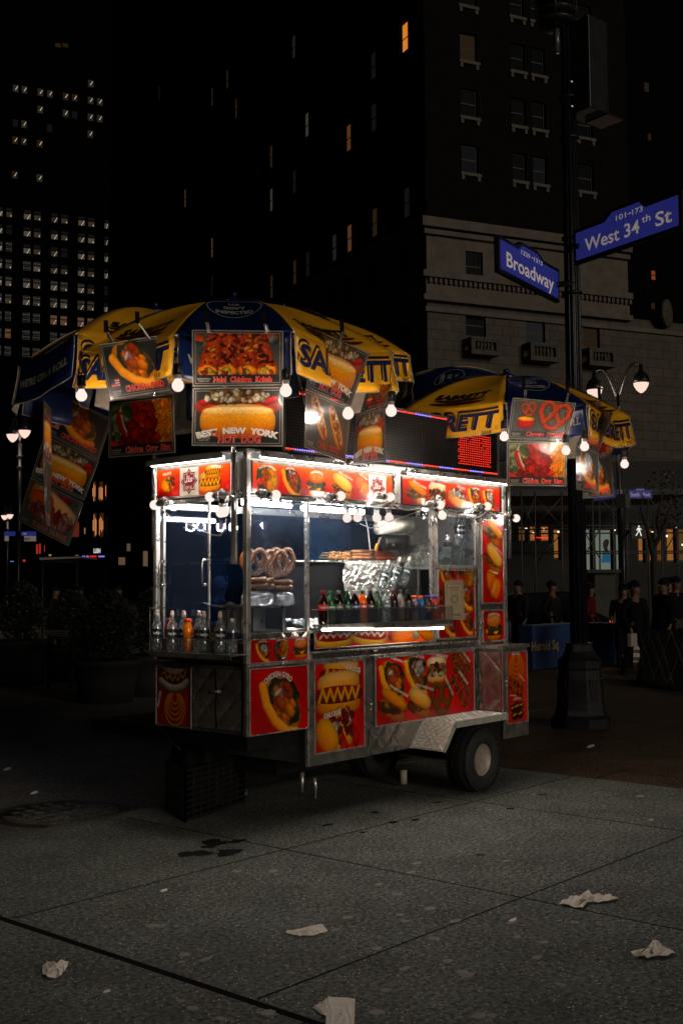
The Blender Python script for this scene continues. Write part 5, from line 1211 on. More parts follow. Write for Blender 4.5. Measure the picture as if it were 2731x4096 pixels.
u2 = umbrella('right umbrella drooping over the red lit end of the dot matrix display', (3.03, .02), z2-.06, U2, 1.76, 0, logos={0, 1, 7, 6}, seed=5, drop=.22)
z3 = plane(610, 1222, 0, .0).z
U3 = octa((.0, .90), 1.05, D2R(202.5), plane(610, 1222, 0, 0).z-.46); pin(U3, 7, 72, 1462); pin(U3, 0, 303, 1330)
u3 = umbrella('rear left umbrella whose dark blue edge hangs at the far left', (.0, .90), z3-.05, U3, 1.80, 1, logos={7, 0}, seed=7, drop=.25)
z4 = plane(1135, 1222, 1, .9).z; x4 = plane(1135, 1222, 1, .9).x
U4 = octa((x4, .90), 1.1, D2R(202.5), z4-.46); pin(U4, 2, 1640, 1420)
u4 = umbrella('rear umbrella showing only its far right yellow corner behind the big one', (x4, .90), z4-.05, U4, 2.42, 0, logos={1}, seed=9, drop=.20)

# hanging bulbs under the rims
def ub(px, py, d, lab, pw=40, ctop=.14): c = at(px, py, d-.27); bulb(lab, c, (0, 0, 1), power=pw, style='', cord=c+Vector((0, 0, .12+ctop)), chain=False, group='bulbs hanging from the umbrella rims')
ub(327, 1583, depth(U1[7]), 'bulb hanging under the left corner of the big umbrella'); ub(712, 1543, depth(U1[0])+.05, 'bulb hanging between the two posters left of the kebab poster'); ub(1143, 1564, depth(U1[1])+.03, 'bulb hanging at the right edge of the kebab poster')
ub(1564, 1645, depth(U1[2]), 'bulb hanging under the right corner of the big umbrella'); ub(2015, 1747, depth(U2[0])-.02, 'bulb hanging at the left edge of the pretzel poster'); ub(2336, 1787, depth(U2[1])-.12, 'bulb hanging in front of the plastic covered posters at the right'); ub(2496, 1857, depth(U2[2]), 'bulb hanging alone under the far right umbrella corner')
ub(1392, 1655, depth(U1[1])+.34, 'bulb half hidden behind the tilted chili dog poster'); ub(2262, 1803, depth(U2[1])-.02, 'bulb peeking out at the right edge of the chicken over rice poster')  # both bulbs are added in place of reflections at the poster edges

# ================================================================ posters clipped to the rims
PWD, PHT = .46, .305
def frame_art(c, m=.010):
    fillbox(c, 0, c.w, 0, c.h, (128, 122, 114)); fillbox(c, .006, c.w-.006, .006, c.h-.006, (14, 14, 15)); fillbox(c, .014, c.w-.014, .014, c.h-.014, (150, 144, 136)); fillbox(c, .0165, c.w-.0165, .0165, c.h-.0165, (30, 31, 32))
RD, CRM = (196, 34, 26), (226, 206, 190)
def art(kind):
    c = Cv(PWD, PHT, (20, 20, 20), .0026); frame_art(c)
    def adr(y=.03): c.t('ASTORIA PRINTING', .058, y+.012, .008, (176, 172, 164), width=.068); c.t('718-267-1291', .058, y, .008, (176, 172, 164), width=.055)
    if kind == 'kebab': kebab_scene(c, .0165, PWD-.0165, .062, PHT-.0165); adr(.028); c.t('Halal  Chicken  Kebab', .255, .036, .027, RD, width=.30, outline=CRM, bold=.03)
    if kind == 'hotdog': c.fr(.23, .188, .195); hotdog_big(c); c.t('BEST  NEW  YORK', .23, .082, .030, (228, 222, 210), width=.42, arc=.55, bold=.06); c.t('HOT  DOG', .24, .036, .034, RD, width=.22, outline=CRM, bold=.03); adr()
    if kind == 'gyro': c.fr(.225, .175, .165, .35); gyro(c); flag(c, .03, .062, .062, .045); c.t('CHICKEN  GYRO', .275, .045, .032, RD, width=.30, outline=CRM, bold=.03); adr(.026)
    if kind == 'lamb': c.fr(.225, .175, .165, .35); gyro(c, 1); flag(c, .03, .062, .062, .045); c.t('LAMB  GYRO', .275, .042, .034, RD, width=.26, outline=CRM, bold=.03); adr(.026)
    if kind == 'rice': rice_scene(c, .0165, PWD-.0165, .062, PHT-.0165); c.t('Chicken  Over  Rice', .275, .036, .030, RD, width=.31, outline=CRM, bold=.03); adr(.026)
    if kind == 'sausage': sausage_scene(c, .0165, PWD-.0165, .06, PHT-.0165); fillbox(c, .0165, PWD-.0165, .0165, .06, (56, 72, 62)); c.t('ITALIAN  SAUSAGE', .275, .036, .030, (150, 50, 44), width=.30, outline=(200, 190, 176), bold=.02); adr(.026)
    if kind == 'pretzel':
        c.im = c.im*1.0; fillbox(c, .0165, PWD-.0165, .0165, PHT-.0165, (70, 72, 72)); fillbox(c, .0165, PWD-.0165, .0165, .06, (34, 35, 36)); c.fr(.32, .185, .12, -.1); pretzel(c, 1, (202, 84, 30)); c.fr(.12, .15, .075); c.ell(0, -.35, .9, .62, (206, 26, 18), (130, 10, 8)); c.ell(0, .05, .85, .24, (240, 176, 90), (220, 150, 60)); c.fr(.13, .225, .055, .2); pretzel(c, 0, (206, 90, 34))
        c.t('Cheese  Pretzel', .28, .042, .030, RD, width=.29, outline=CRM, bold=.03); adr(.03)
    if kind == 'chili':
        fillbox(c, .0165, PWD-.0165, .0165, PHT-.0165, (52, 52, 50)); c.fr(.14, .185, .13, -.95); chili_long(c); c.fr(.32, .165, .13, -.95); chili_long(c); c.t('CHILI  DOG', .25, .045, .034, (150, 60, 44), width=.24, outline=(60, 40, 34), bold=.02); adr(.026)
    return c
def chili_long(c):
    c.ell(0, 0, 1.0, .34, (226, 176, 120), (170, 110, 60), p=2.5); c.ell(.05, .02, 1.04, .18, (160, 50, 30), (90, 24, 14)); c.bits(40, 0, .05, .85, .16, .08, [(230, 220, 200), (120, 44, 24), (180, 120, 80)], 1.4)
ARTS = {}
def getart(k):
    if k not in ARTS: ARTS[k] = art(k)
    return ARTS[k]
def poster(label, panels, d, joint=True, clips=(), w_h=None, yaw0=None, group='laminated food posters clipped to the umbrellas', name='food_poster'):
    """panels: [(art, [TL,TR,BR,BL] photo pixels)] ; d depth"""
    allq = [panels[0][1][0], panels[0][1][1], panels[-1][1][2], panels[-1][1][3]]
    q, n = rect_fit(allq, d, w_h or (1.5/len(panels)), yaw0=yaw0); c0 = sum((Vector(x) for x in q), Vector())/4
    t = thing(name, label, 'poster', tuple(c0), group)
    for i, (a, px) in enumerate(panels):
        if joint: qq = [planept(x, y, c0, n) for x, y in px]; nn = n
        else: qq, nn = rect_fit(px, d-.01*i, 1.5, yaw0=yaw0)
        sheet('poster_panel', qq, getart(a), t, n=nn, lift=.0009, bow=None)
    if len(panels) > 1:
        for i in range(len(panels)-1):
            a1, a2 = panels[i][1][3], panels[i][1][2]; b1, b2 = panels[i+1][1][0], panels[i+1][1][1]
            b = MB(); P = [planept(x, y, c0, n) for x, y in (a1, a2, b2, b1)]; b.prism([p+n*.001 for p in P], n*-.003); b.build('clear_hinge', SLEEVE, t)
    for (ax, ay, bx, by) in clips:
        b = MB(); p, q_ = at(ax, ay, d-.05), at(bx, by, d-.03); b.bar(p, q_, .022, .006); b.build('clip_jaw', STEELW, t)
        b = MB(); b.bar(at(ax-4, ay-2, d-.04), at(ax-6, ay-48, d+.02), .024, .006); b.build('clip_handle', BLK, t)
    return t
d01 = (depth(U1[0])+depth(U1[1]))/2-.10
poster('centre poster pair with kebabs above a giant hot dog', [('kebab', [(768, 1319), (1133, 1323), (1133, 1541), (770, 1546)]), ('hotdog', [(771, 1553), (1134, 1548), (1131, 1786), (767, 1783)])], d01, clips=[(828, 1290, 838, 1332), (1062, 1296, 1070, 1330)], yaw0=0)
d70 = (depth(U1[7])*.35+depth(U1[0])*.65)-.24
poster('poster pair with a chicken gyro above chicken over rice, left of the kebab poster', [('gyro', [(400, 1378), (628, 1342), (683, 1561), (441, 1599)]), ('rice', [(438, 1606), (693, 1575), (702, 1811), (435, 1832)])], d70, joint=False, clips=[(430, 1330, 462, 1385), (555, 1295, 600, 1358)])
d3 = (depth(U3[6])+depth(U3[5]))/2+.06
poster('tilted strip of three posters at the far left ending in an italian sausage', [('gyro', [(233, 1570), (449, 1676), (396, 1838), (181, 1732)]), ('hotdog', [(178, 1740), (395, 1846), (338, 2001), (127, 1903)]), ('sausage', [(125, 1910), (334, 2014), (275, 2185), (71, 2081)])], d3)
t = thing('food_poster', 'narrow poster seen edge on in front of the tilted strip', 'poster', tuple(at(190, 1850, d3-.3)), 'laminated food posters clipped to the umbrellas')
for a_, q_ in (('hotdog', [(176, 1600), (207, 1640), (208, 1850), (174, 1830)]), ('rice', [(174, 1836), (208, 1855), (201, 2105), (184, 2075)])):
    qq = [at(x, y, d3-.35+(.16 if i in (1, 2) else 0)) for i, (x, y) in enumerate(q_)]; sheet('poster_panel', qq, getart(a_), t)
d12 = depth(U1[1])*.62+depth(U1[2])*.38-.10
poster('tilted poster pair with a hot dog above two chili dogs under the yellow panel', [('hotdog', [(1264, 1318), (1477, 1413), (1402, 1623), (1224, 1546)]), ('chili', [(1223, 1554), (1405, 1632), (1382, 1851), (1217, 1789)])], d12, joint=False, clips=[(1372, 1325, 1352, 1382)])
d12b = depth(U1[1])*.2+depth(U1[2])*.8-.04
poster('slim poster pair ending in a hot dog in front of the dot matrix display', [('pretzel', [(1466, 1560), (1562, 1535), (1541, 1620), (1440, 1652)]), ('hotdog', [(1426, 1662), (1537, 1632), (1543, 1843), (1412, 1862)])], d12b, joint=False)
e01 = (depth(U2[0])+depth(U2[1]))/2-.12
poster('right poster pair with salted pretzels above chicken over rice', [('pretzel', [(2049, 1590), (2303, 1612), (2265, 1759), (2028, 1755)]), ('rice', [(2027, 1763), (2265, 1769), (2263, 1945), (2026, 1942)])], e01, clips=[(2098, 1560, 2102, 1602), (2272, 1570, 2262, 1618)])
e12 = depth(U2[1])*.6+depth(U2[2])*.4-.02
poster('plastic covered poster pair with two gyros behind the hanging bulb', [('gyro', [(2370, 1631), (2448, 1652), (2392, 1805), (2303, 1780)]), ('lamb', [(2302, 1786), (2392, 1809), (2394, 1973), (2304, 1957)])], e12, joint=False, clips=[(2400, 1600, 2380, 1640), (2475, 1625, 2436, 1655)])
poster('rear poster pair at the far right with rice above a lamb gyro', [('rice', [(2352, 1740), (2457, 1764), (2444, 1810), (2335, 1836)]), ('lamb', [(2325, 1842), (2441, 1815), (2456, 1984), (2329, 1995)])], e12+.45, joint=False)

# ================================================================ dot matrix display on the roof
x0, x1, z0, z1_ = .30, 2.83, 2.425, 2.845
t = thing('led_display', 'long black dot matrix display standing on the cart roof', 'display', (1.5, 0, 2.42))
boxes('housing', DARKM, t, ((x0, -.02, z0), (x1, .07, z1_)))
boxes('frame', STEELW, t, ((x0, -.032, z1_-.014), (x1, -.018, z1_)), ((x0, -.032, z0), (x1, -.018, z0+.014)), ((x1-.022, -.032, z0+.014), (x1, -.018, z1_-.014)), ((x0, -.032, z0+.014), (x0+.022, -.018, z1_-.014)), bevel=.002)
boxes('roof_bracket', STEELW, t, ((.5, -.01, 2.405), (.6, .06, 2.43)), ((1.4, -.01, 2.405), (1.5, .06, 2.43)), ((2.5, -.01, 2.405), (2.6, .06, 2.43)))
b = MB(); nx = 118; nz = 18; px_ = (x1-x0-.05)/nx; pz = (z1_-z0-.05)/nz
for i in range(nx+1): b.box((x0+.025+px_*i-.0012, -.0225, z0+.018), (x0+.025+px_*i+.0012, -.0201, z1_-.018))
for j in range(nz+1): b.box((x0+.025, -.0222, z0+.025+pz*j-.0012), (x1-.025, -.0203, z0+.025+pz*j+.0012))
b.build('louvre_grid', mat('louvre', (.03, .03, .032), .3), t)
LR = glow('led_red', (1, .03, .012), 4.0); LRd = glow('led_red_edge', (1, .04, .02), 4.5); LB = glow('led_violet', (.22, .16, 1), 4.5)
def dots(lst, m, name, r=.0048):
    b = MB()
    for x, z in lst: b.add([(x+r*math.cos(a*PI/3), -.0235, z+r*math.sin(a*PI/3)) for a in range(6)]+[(x, -.0265, z)], [((i+1) % 6, i, 6) for i in range(6)])
    b.build(name, m, t)
R = random.Random(4)
xr0, xr1 = F(1832, 1800, -.02).x, F(1958, 1800, -.02).x; zt_, zb_ = F(1840, 1733, -.02).z-.0, F(1840, 1853, -.02).z
L1 = [(xr0+(xr1-xr0)*i/17, zb_+(zt_-zb_)*j/13) for i in range(18) for j in range(14) if not (R.random() < .02 or (i == 0 and j % 3 == 1))]
dots(L1, LR, 'lit_dots_red', .0036)
red, vio = [], []
n = 112
for i in range(n):
    x = x0+.035+(x1-x0-.07)*i/(n-1)
    for zz, ph in ((z1_-.022, 0), (z0+.022, 5)):
        ((red if ((i+ph)//9) % 2 == 0 else vio)).append((x, zz))
for j in range(1, 17): (red if j % 8 < 4 else vio)
dots(red, LRd, 'border_dots_red', .0052); dots(vio, LB, 'border_dots_violet', .0052)
# ================================================================ corner lamp post with street signs
POSTM = mat('post_paint', (.016, .016, .019), .32, .3, noise=.4, nscale=14, bump=.6, bscale=90, bdist=.004)
PP = Vector((6.15, 1.16, 0))
def pz(y): # height on the post axis seen at photo row y
    n = Vector((CFW.x, CFW.y, 0)).normalized(); return planept(2300, y, PP, n).z
t = thing('lamp_post', 'thick black iron lamp post with a flared base carrying the street signs', 'lamp post', tuple(PP))
b = MB()
zb0, zb1, zb2 = pz(2740), pz(2640), pz(2480)
b.lathe([(.325, 0), (.325, .10), (.285, .14), (.27, .2), (.25, zb1*.6), (.235, zb1-.10), (.245, zb1-.08), (.245, zb1-.0), (.20, zb1+.04), (.165, zb1+.10), (.145, zb1+.17), (.15, zb1+.19), (.0, zb1+.19)], PP, 8); b.sm = [False]*len(b.sm)
for k in range(8):
    a = 2*PI*(k+.5)/8; b.box((-.012, -.055, .25), (.008, .055, zb1-.2), Matrix.Translation(PP) @ Matrix.Rotation(a, 4, 'Z') @ Matrix.Translation((.235, 0, 0)))
b.build('base', POSTM, t)
b = MB(); top = pz(-80); b.tube([PP+Vector((0, 0, zb1+.1)), PP+Vector((0, 0, pz(1300))), PP+Vector((0, 0, top))], [.088, .080, .068], 12)
for k in range(12):
    a = 2*PI*k/12; b.tube([PP+Vector((.086*math.cos(a), .086*math.sin(a), zb1+.16)), PP+Vector((.078*math.cos(a), .078*math.sin(a), pz(1300))), PP+Vector((.066*math.cos(a), .066*math.sin(a), top))], .012, 5)
b.build('shaft', POSTM, t)
for y in (1180, 960, 560, 400): b = MB(); b.lathe([(.0, 0), (.11, 0), (.11, .03), (0, .03)], PP+Vector((0, 0, pz(y))), 14); b.build('band', DARKM, t)
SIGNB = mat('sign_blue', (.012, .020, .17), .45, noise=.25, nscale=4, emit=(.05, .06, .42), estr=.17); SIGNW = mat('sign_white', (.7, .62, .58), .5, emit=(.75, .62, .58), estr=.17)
def street_sign(name, label, TLpx, TRpx, BRpx, BLpx, dl, dr, tab, strs, face=None, group='street name signs', FM=SIGNB, back=True):
    P = [at(*TLpx, dl), at(*TRpx, dr), at(*BRpx, dr), at(*BLpx, dl)]
    ml, mr = (P[0]+P[3])/2, (P[1]+P[2])/2; X = (mr-ml); X.z = 0; X.normalize(); Z = Vector((0, 0, 1)); n = X.cross(Z); n = n if n.dot(CAM-ml) > 0 else -n
    o = (ml+mr)/2; w = (mr-ml).length; h = ((P[0]-P[3]).length+(P[1]-P[2]).length)/2
    def S(x, y, d=0): return o+X*x+Z*y+n*d
    t = thing(name, label, 'sign', tuple(o), group); f = .035*h/.27
    def outline(e, x0=-w/2, x1=w/2):
        if tab is None: return [(x0-e, -h/2-e), (x1+e, -h/2-e), (x1+e, h/2+e), (x0-e, h/2+e)]
        a, b_, c, d_ = [x0+w*k for k in tab[:4]]; th = h*tab[4]; return [(x0-e, -h/2-e), (x1+e, -h/2-e), (x1+e, h/2+e), (d_+e, h/2+e), (c+e*.6, h/2+th+e), (b_-e*.6, h/2+th+e), (a-e, h/2+e), (x0-e, h/2+e)]
    b = MB(); b.prism([S(x, y, -.03) for x, y in outline(f)], n*.045); b.build('casing', POSTM, t)
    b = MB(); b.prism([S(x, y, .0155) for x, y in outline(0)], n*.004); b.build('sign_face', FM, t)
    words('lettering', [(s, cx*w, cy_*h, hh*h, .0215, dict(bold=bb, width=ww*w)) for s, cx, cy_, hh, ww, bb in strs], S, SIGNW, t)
    return t, S, w, h
t1, S_, w, h = street_sign('street_sign', 'lit blue Broadway name sign in a black casing, left of the lamp post', (1992, 962), (2224, 1084), (2224, 1191), (1995, 1081), 10.25, 11.35, (.30, .36, .62, .72, .22), [('Broadway', .0, -.06, .50, .82, .015), ('1329', -.09, .47, .16, .15, .01), ('1313', .13, .47, .16, .15, .01)])
m = MB(); m.add([S_(x*w, y*h, .0215) for x, y in [(.005, .47), (.02, .50), (.02, .48), (.045, .48), (.045, .46), (.02, .46), (.02, .44)]], [(0, 1, 2), (2, 3, 4, 5), (0, 2, 5), (0, 5, 6)]); m.build('arrow', SIGNW, t1)
t1, S_, w, h = street_sign('street_sign', 'lit blue West 34th St name sign in a black casing, right of the lamp post', (2306, 929), (2712, 785), (2720, 907), (2309, 1041), 11.3, 10.2, (.30, .38, .64, .70, .26), [('West 34', -.13, -.06, .46, .55, .015), ('th', .21, .12, .24, .08, .01), ('St', .37, -.06, .46, .15, .015), ('101', -.03, .49, .18, .10, .01), ('173', .13, .49, .18, .10, .01)])
m = MB(); m.add([S_(x*w, y*h, .0215) for x, y in [(.072, .49), (.055, .53), (.055, .50), (.03, .50), (.03, .48), (.055, .48), (.055, .45)]], [(0, 1, 2), (2, 3, 4, 5), (0, 2, 5), (0, 5, 6)]); m.build('arrow', SIGNW, t1)
# bracket arms
b = MB(); b.tube([at(2224, 1140, 11.3), PP+Vector((0, 0, pz(1130)))], .03, 8); b.build('bracket', POSTM, t); b = MB(); b.tube([at(2309, 985, 11.25), PP+Vector((0, 0, pz(985)))], .03, 8); b.build('bracket', POSTM, t)
# equipment cabinet high on the post
t = thing('control_cabinet', 'tall black equipment cabinet strapped near the top of the lamp post', 'cabinet', tuple(PP+Vector((0, 0, pz(480)))))
Xr = Vector((CR.x, CR.y, 0)).normalized(); Yf = Vector((CFW.x, CFW.y, 0)).normalized(); a = D2R(38); U_ = Xr*math.cos(a)+Yf*math.sin(a); V_ = -Xr*math.sin(a)+Yf*math.cos(a)
def ob(b, c, hw, hd, z0, z1): 
    c = Vector((c.x, c.y, 0)); V = [c+U_*sx*hw+V_*sy*hd+Vector((0, 0, z)) for z in (z0, z1) for sx, sy in ((-1, -1), (1, -1), (1, 1), (-1, 1))]
    b.add(V, [(0, 3, 2, 1), (4, 5, 6, 7), (0, 1, 5, 4), (1, 2, 6, 5), (2, 3, 7, 6), (3, 0, 4, 7)])
cc = PP+Xr*.20-Yf*.05
CAB = mat('cabinet_paint', (.035, .036, .038), .35, .4, noise=.3, nscale=8)
b = MB(); ob(b, cc, .16, .17, pz(468), pz(105)); b.build('housing', CAB, t, bevel=.01)
b = MB(); 
for k in range(9): q = cc+U_*.162+V_*(-.12+.03*k); b.ball((q.x, q.y, pz(118)-.0), .008, 6, 4)
for k in range(8): q = cc+U_*.162-V_*.13; b.ball((q.x, q.y, pz(118)-.06*k), .007, 6, 4)
b.build('rivet', CHROME, t)
b = MB(); ob(b, cc+U_*.28, .14, .15, pz(468)-.01, pz(468)+.01); b.build('open_flap', mat('flap_red', (.10, .035, .03), .35, .5), t)
b = MB(); 
for y in (342, 440): b.tube([PP+Xr*.10+Vector((0, 0, pz(y))), PP+Xr*.0-Yf*.11+Vector((0, 0, pz(y)))], .016, 6)
b.build('strap', STEEL, t)
t = thing('siren_horn', 'ribbed round metal horn housing at the very top of the lamp post', 'horn', tuple(PP+Vector((0, 0, pz(110)))))
c = PP-Xr*.12; b = MB(); z = pz(105)
for k in range(4): b.lathe([(.20, z+.12*k), (.23, z+.03+.12*k), (.23, z+.045+.12*k), (.0, z+.05+.12*k)], (c.x, c.y, 0), 26)
b.build('louvre_ring', CAB, t); b = MB(); b.lathe([(.12, z-.02), (.12, z+.45), (0, z+.46)], (c.x, c.y, 0), 20); b.build('core', DARKM, t); b = MB(); b.tube([(c.x, c.y, pz(210)), (c.x, c.y, z+.02)], .038, 12); b.build('stem', mat('horn_stem', (.12, .12, .12), .35, .5), t)
b = MB()
for k in range(4): a_ = PI/2*k+.5; b.tube([(c.x+.225*math.cos(a_), c.y+.225*math.sin(a_), z+.02), (c.x+.225*math.cos(a_), c.y+.225*math.sin(a_), z+.42)], .008, 5)
b.build('strut', CAB, t)

# ================================================================ buildings on the street grid
AX = _y; U = Vector((math.sin(AX+D2R(66.6)), math.cos(AX+D2R(66.6)), 0)); V = Vector((math.sin(AX-D2R(25.7)), math.cos(AX-D2R(25.7)), 0))
def fpx(px, py, K, d):
    """photo pixel -> (along d, height) on the vertical plane through K along d"""
    n = Vector((-d.y, d.x, 0)); p = planept(px, py, K, n); return (p-K).dot(d), p.z
Kp = at(1720, 2310, 70); Kp.z = 0
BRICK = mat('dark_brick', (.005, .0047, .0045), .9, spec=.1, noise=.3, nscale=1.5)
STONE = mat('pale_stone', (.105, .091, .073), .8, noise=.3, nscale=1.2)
WDARK = mat('dark_window', (.010, .011, .013), .12, spec=.8)
FRAMEM = mat('window_frame_paint', (.016, .015, .015), .6); SILLM = mat('sill_stone', (.09, .08, .07), .8, noise=.3, nscale=3)
def lit(name, c, s): return glow(name, s2l(np.array(c)/255), s)
LO = lit('lit_orange', (70, 42, 22), 1.0); LOS = lit('lit_orange_bright', (190, 110, 34), 1.0); LWm = lit('lit_warm_white', (46, 42, 38), 1.0); LGr = lit('lit_grey', (24, 24, 24), 1.0); LDm = lit('lit_dim', (32, 22, 12), 1.0); LDD = lit('lit_faint', (13, 13, 14), 1.0)
# --- mortar pattern walls
def brickify(m, sx, sy, mort=.4, ax='V'):
    nt = m.node_tree; b = nt.nodes['Principled BSDF']; src = b.inputs['Base Color'].links[0].from_socket
    tc = [n for n in nt.nodes if n.type == 'TEX_COORD'][0]
    sp = nt.nodes.new('ShaderNodeSeparateXYZ'); nt.links.new(tc.outputs['Object'], sp.inputs[0])
    # distance along either facade direction: x*U + y*U works for both faces up to a constant
    d1 = nt.nodes.new('ShaderNodeVectorMath'); d1.operation = 'DOT_PRODUCT'; d1.inputs[1].default_value = (U.x+V.x, U.y+V.y, 0); nt.links.new(tc.outputs['Object'], d1.inputs[0])
    cb = nt.nodes.new('ShaderNodeCombineXYZ'); nt.links.new(d1.outputs['Value'], cb.inputs[0]); nt.links.new(sp.outputs[2], cb.inputs[1])
    br = nt.nodes.new('ShaderNodeTexBrick'); br.inputs['Scale'].default_value = 1; br.inputs['Brick Width'].default_value = sx; br.inputs['Row Height'].default_value = sy; br.inputs['Mortar Size'].default_value = sy*.045
    br.inputs['Color1'].default_value = (1, 1, 1, 1); br.inputs['Color2'].default_value = (.8, .8, .8, 1); br.inputs['Mortar'].default_value = (mort, mort, mort, 1)
    nt.links.new(cb.outputs[0], br.inputs['Vector'])
    mx = nt.nodes.new('ShaderNodeMix'); mx.data_type = 'RGBA'; mx.blend_type = 'MULTIPLY'; mx.inputs[0].default_value = 1; nt.links.new(src, mx.inputs[6]); nt.links.new(br.outputs['Color'], mx.inputs[7]); nt.links.new(mx.outputs[2], b.inputs['Base Color'])
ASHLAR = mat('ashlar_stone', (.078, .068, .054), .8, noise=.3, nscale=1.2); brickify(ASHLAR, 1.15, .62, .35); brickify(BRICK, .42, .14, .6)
def facade(name, K, d, nrm, a0, a1, z0, z1, wins, m, parent, depth_=.35, fm=FRAMEM, glassm=WDARK, sill=None, sash=True, glasses=None, maxparts=100):
    """wall with real openings. wins = [(a_left,a_right,z_bottom,z_top)], a along d from K; nrm points outwards"""
    P = lambda a, z, dd=0: K+d*a+Vector((0, 0, z))+nrm*dd
    wins = [w for w in wins if w[0] > a0 and w[1] < a1 and w[2] > z0 and w[3] < z1]
    As = sorted({a0, a1} | {round(w[i], 3) for w in wins for i in (0, 1)}); Zs = sorted({z0, z1} | {round(w[i], 3) for w in wins for i in (2, 3)})
    b = MB()
    for j in range(len(Zs)-1):
        zc = (Zs[j]+Zs[j+1])/2; i = 0
        row = [w for w in wins if w[2] < zc < w[3]]
        segs = []; 
        for i in range(len(As)-1):
            ac = (As[i]+As[i+1])/2
            if any(w[0] < ac < w[1] for w in row): continue
            if segs and abs(segs[-1][1]-As[i]) < 1e-6: segs[-1][1] = As[i+1]
            else: segs.append([As[i], As[i+1]])
        for x, y in segs: b.add([P(x, Zs[j]), P(y, Zs[j]), P(y, Zs[j+1]), P(x, Zs[j+1])], [(0, 1, 2, 3)])
    for w in wins:
        x, y, u, v = w[:4]
        b.add([P(x, u), P(y, u), P(y, v), P(x, v), P(x, u, -depth_), P(y, u, -depth_), P(y, v, -depth_), P(x, v, -depth_)], [(0, 1, 5, 4), (1, 2, 6, 5), (2, 3, 7, 6), (3, 0, 4, 7)])
    b.build(name, m, parent)
    order = sorted(range(len(wins)), key=lambda i: (0 if (len(wins[i]) > 4 and wins[i][4]) else 1, (P(wins[i][0], wins[i][2])-CAM).length))
    rest = {}
    for q, i in enumerate(order):
        w = wins[i]; x, y, u, v = w[:4]; g = w[4] if len(w) > 4 and w[4] else glassm; f = MB(); e = .07
        def pan(bb):
            bb.add([P(x, u, -depth_+.05), P(y, u, -depth_+.05), P(y, v, -depth_+.05), P(x, v, -depth_+.05)], [(0, 1, 2, 3)])
        if q < maxparts:
            for (xa, xb, za, zb_) in ((x, x+e, u, v), (y-e, y, u, v), (x+e, y-e, v-e, v), (x+e, y-e, u, u+e))+(((x+e, y-e, (u+v)/2-.04, (u+v)/2+.04),) if sash else ()):
                f.add([P(xa, za, -depth_+.11), P(xb, za, -depth_+.11), P(xb, zb_, -depth_+.11), P(xa, zb_, -depth_+.11)], [(0, 1, 2, 3)])
            o = f.build('window', fm, parent); g_ = MB(); pan(g_); g_.build('pane', g, o)
            if sill:
                s = MB(); s.prism([P(x-.12, u-.22, .0), P(y+.12, u-.22, .0), P(y+.12, u-.02, .0), P(x-.12, u-.02, .0)], nrm*.16)
                for xx in (x-.05, y-.15): s.prism([P(xx, u-.5, 0), P(xx+.2, u-.5, 0), P(xx+.2, u-.22, 0), P(xx, u-.22, 0)], nrm*.12)
                s.build('sill', sill, o)
        else:
            rest.setdefault(g, MB()); pan(rest[g])
    for k, (g, bb) in enumerate(rest.items()): o = bb.build('windows_beyond', g, parent); o['kind'] = 'stuff'
NU = -V; NV = Vector((V.y, -V.x, 0)); NV = NV if NV.dot(CAM-Kp) > 0 else -NV
hotel = thing('hotel_building', 'tall dark brick corner building with a pale stone base and stone cornices', 'building', tuple(Kp))
zc0 = fpx(1722, 893, Kp, U)[1]; zc1 = fpx(1722, 1108, Kp, U)[1]; zc2 = fpx(1722, 1190, Kp, U)[1]
aR = fpx(2509, 1100, Kp, U)[0]
def W_(K, d, pxl, pxr, pt, pb, g=None): a, zt__ = fpx(pxl, pt, K, d); a2, zb__ = fpx(pxr, pb, K, d); _, z2_ = fpx(pxl, pb, K, d); return (min(a, a2), max(a, a2), z2_, zt__, g)
# brick windows on the right face: measured once, repeated up the wall
cols = [(1848, 1917), (2052, 2108), (2134, 2190), (2315, 2377)]
wins = []; FL = fpx(1848, 355, Kp, U)[1]-fpx(1848, 579, Kp, U)[1]
for ci, (l, r) in enumerate(cols):
    a = fpx(l, 860, Kp, U)[0]; a2 = fpx(r, 860, Kp, U)[0]; zt__ = fpx(1848, 799, Kp, U)[1]; hb = fpx(1848, 799, Kp, U)[1]-fpx(1848, 914, Kp, U)[1]
    for k in range(9):
        g = None
        if (ci, k) == (0, 3): g = LDm
        elif (ci, k) in ((0, 0), (1, 0), (2, 0), (2, 1), (0, 1)): g = LDD
        wins.append((a, a2, zt__-hb+FL*k, zt__+FL*k, g))
for w0 in (aR+2,): pass
facade('brick_wall', Kp, U, NU, 0, aR+.2, zc0, 62, wins, BRICK, hotel, sill=SILLM)
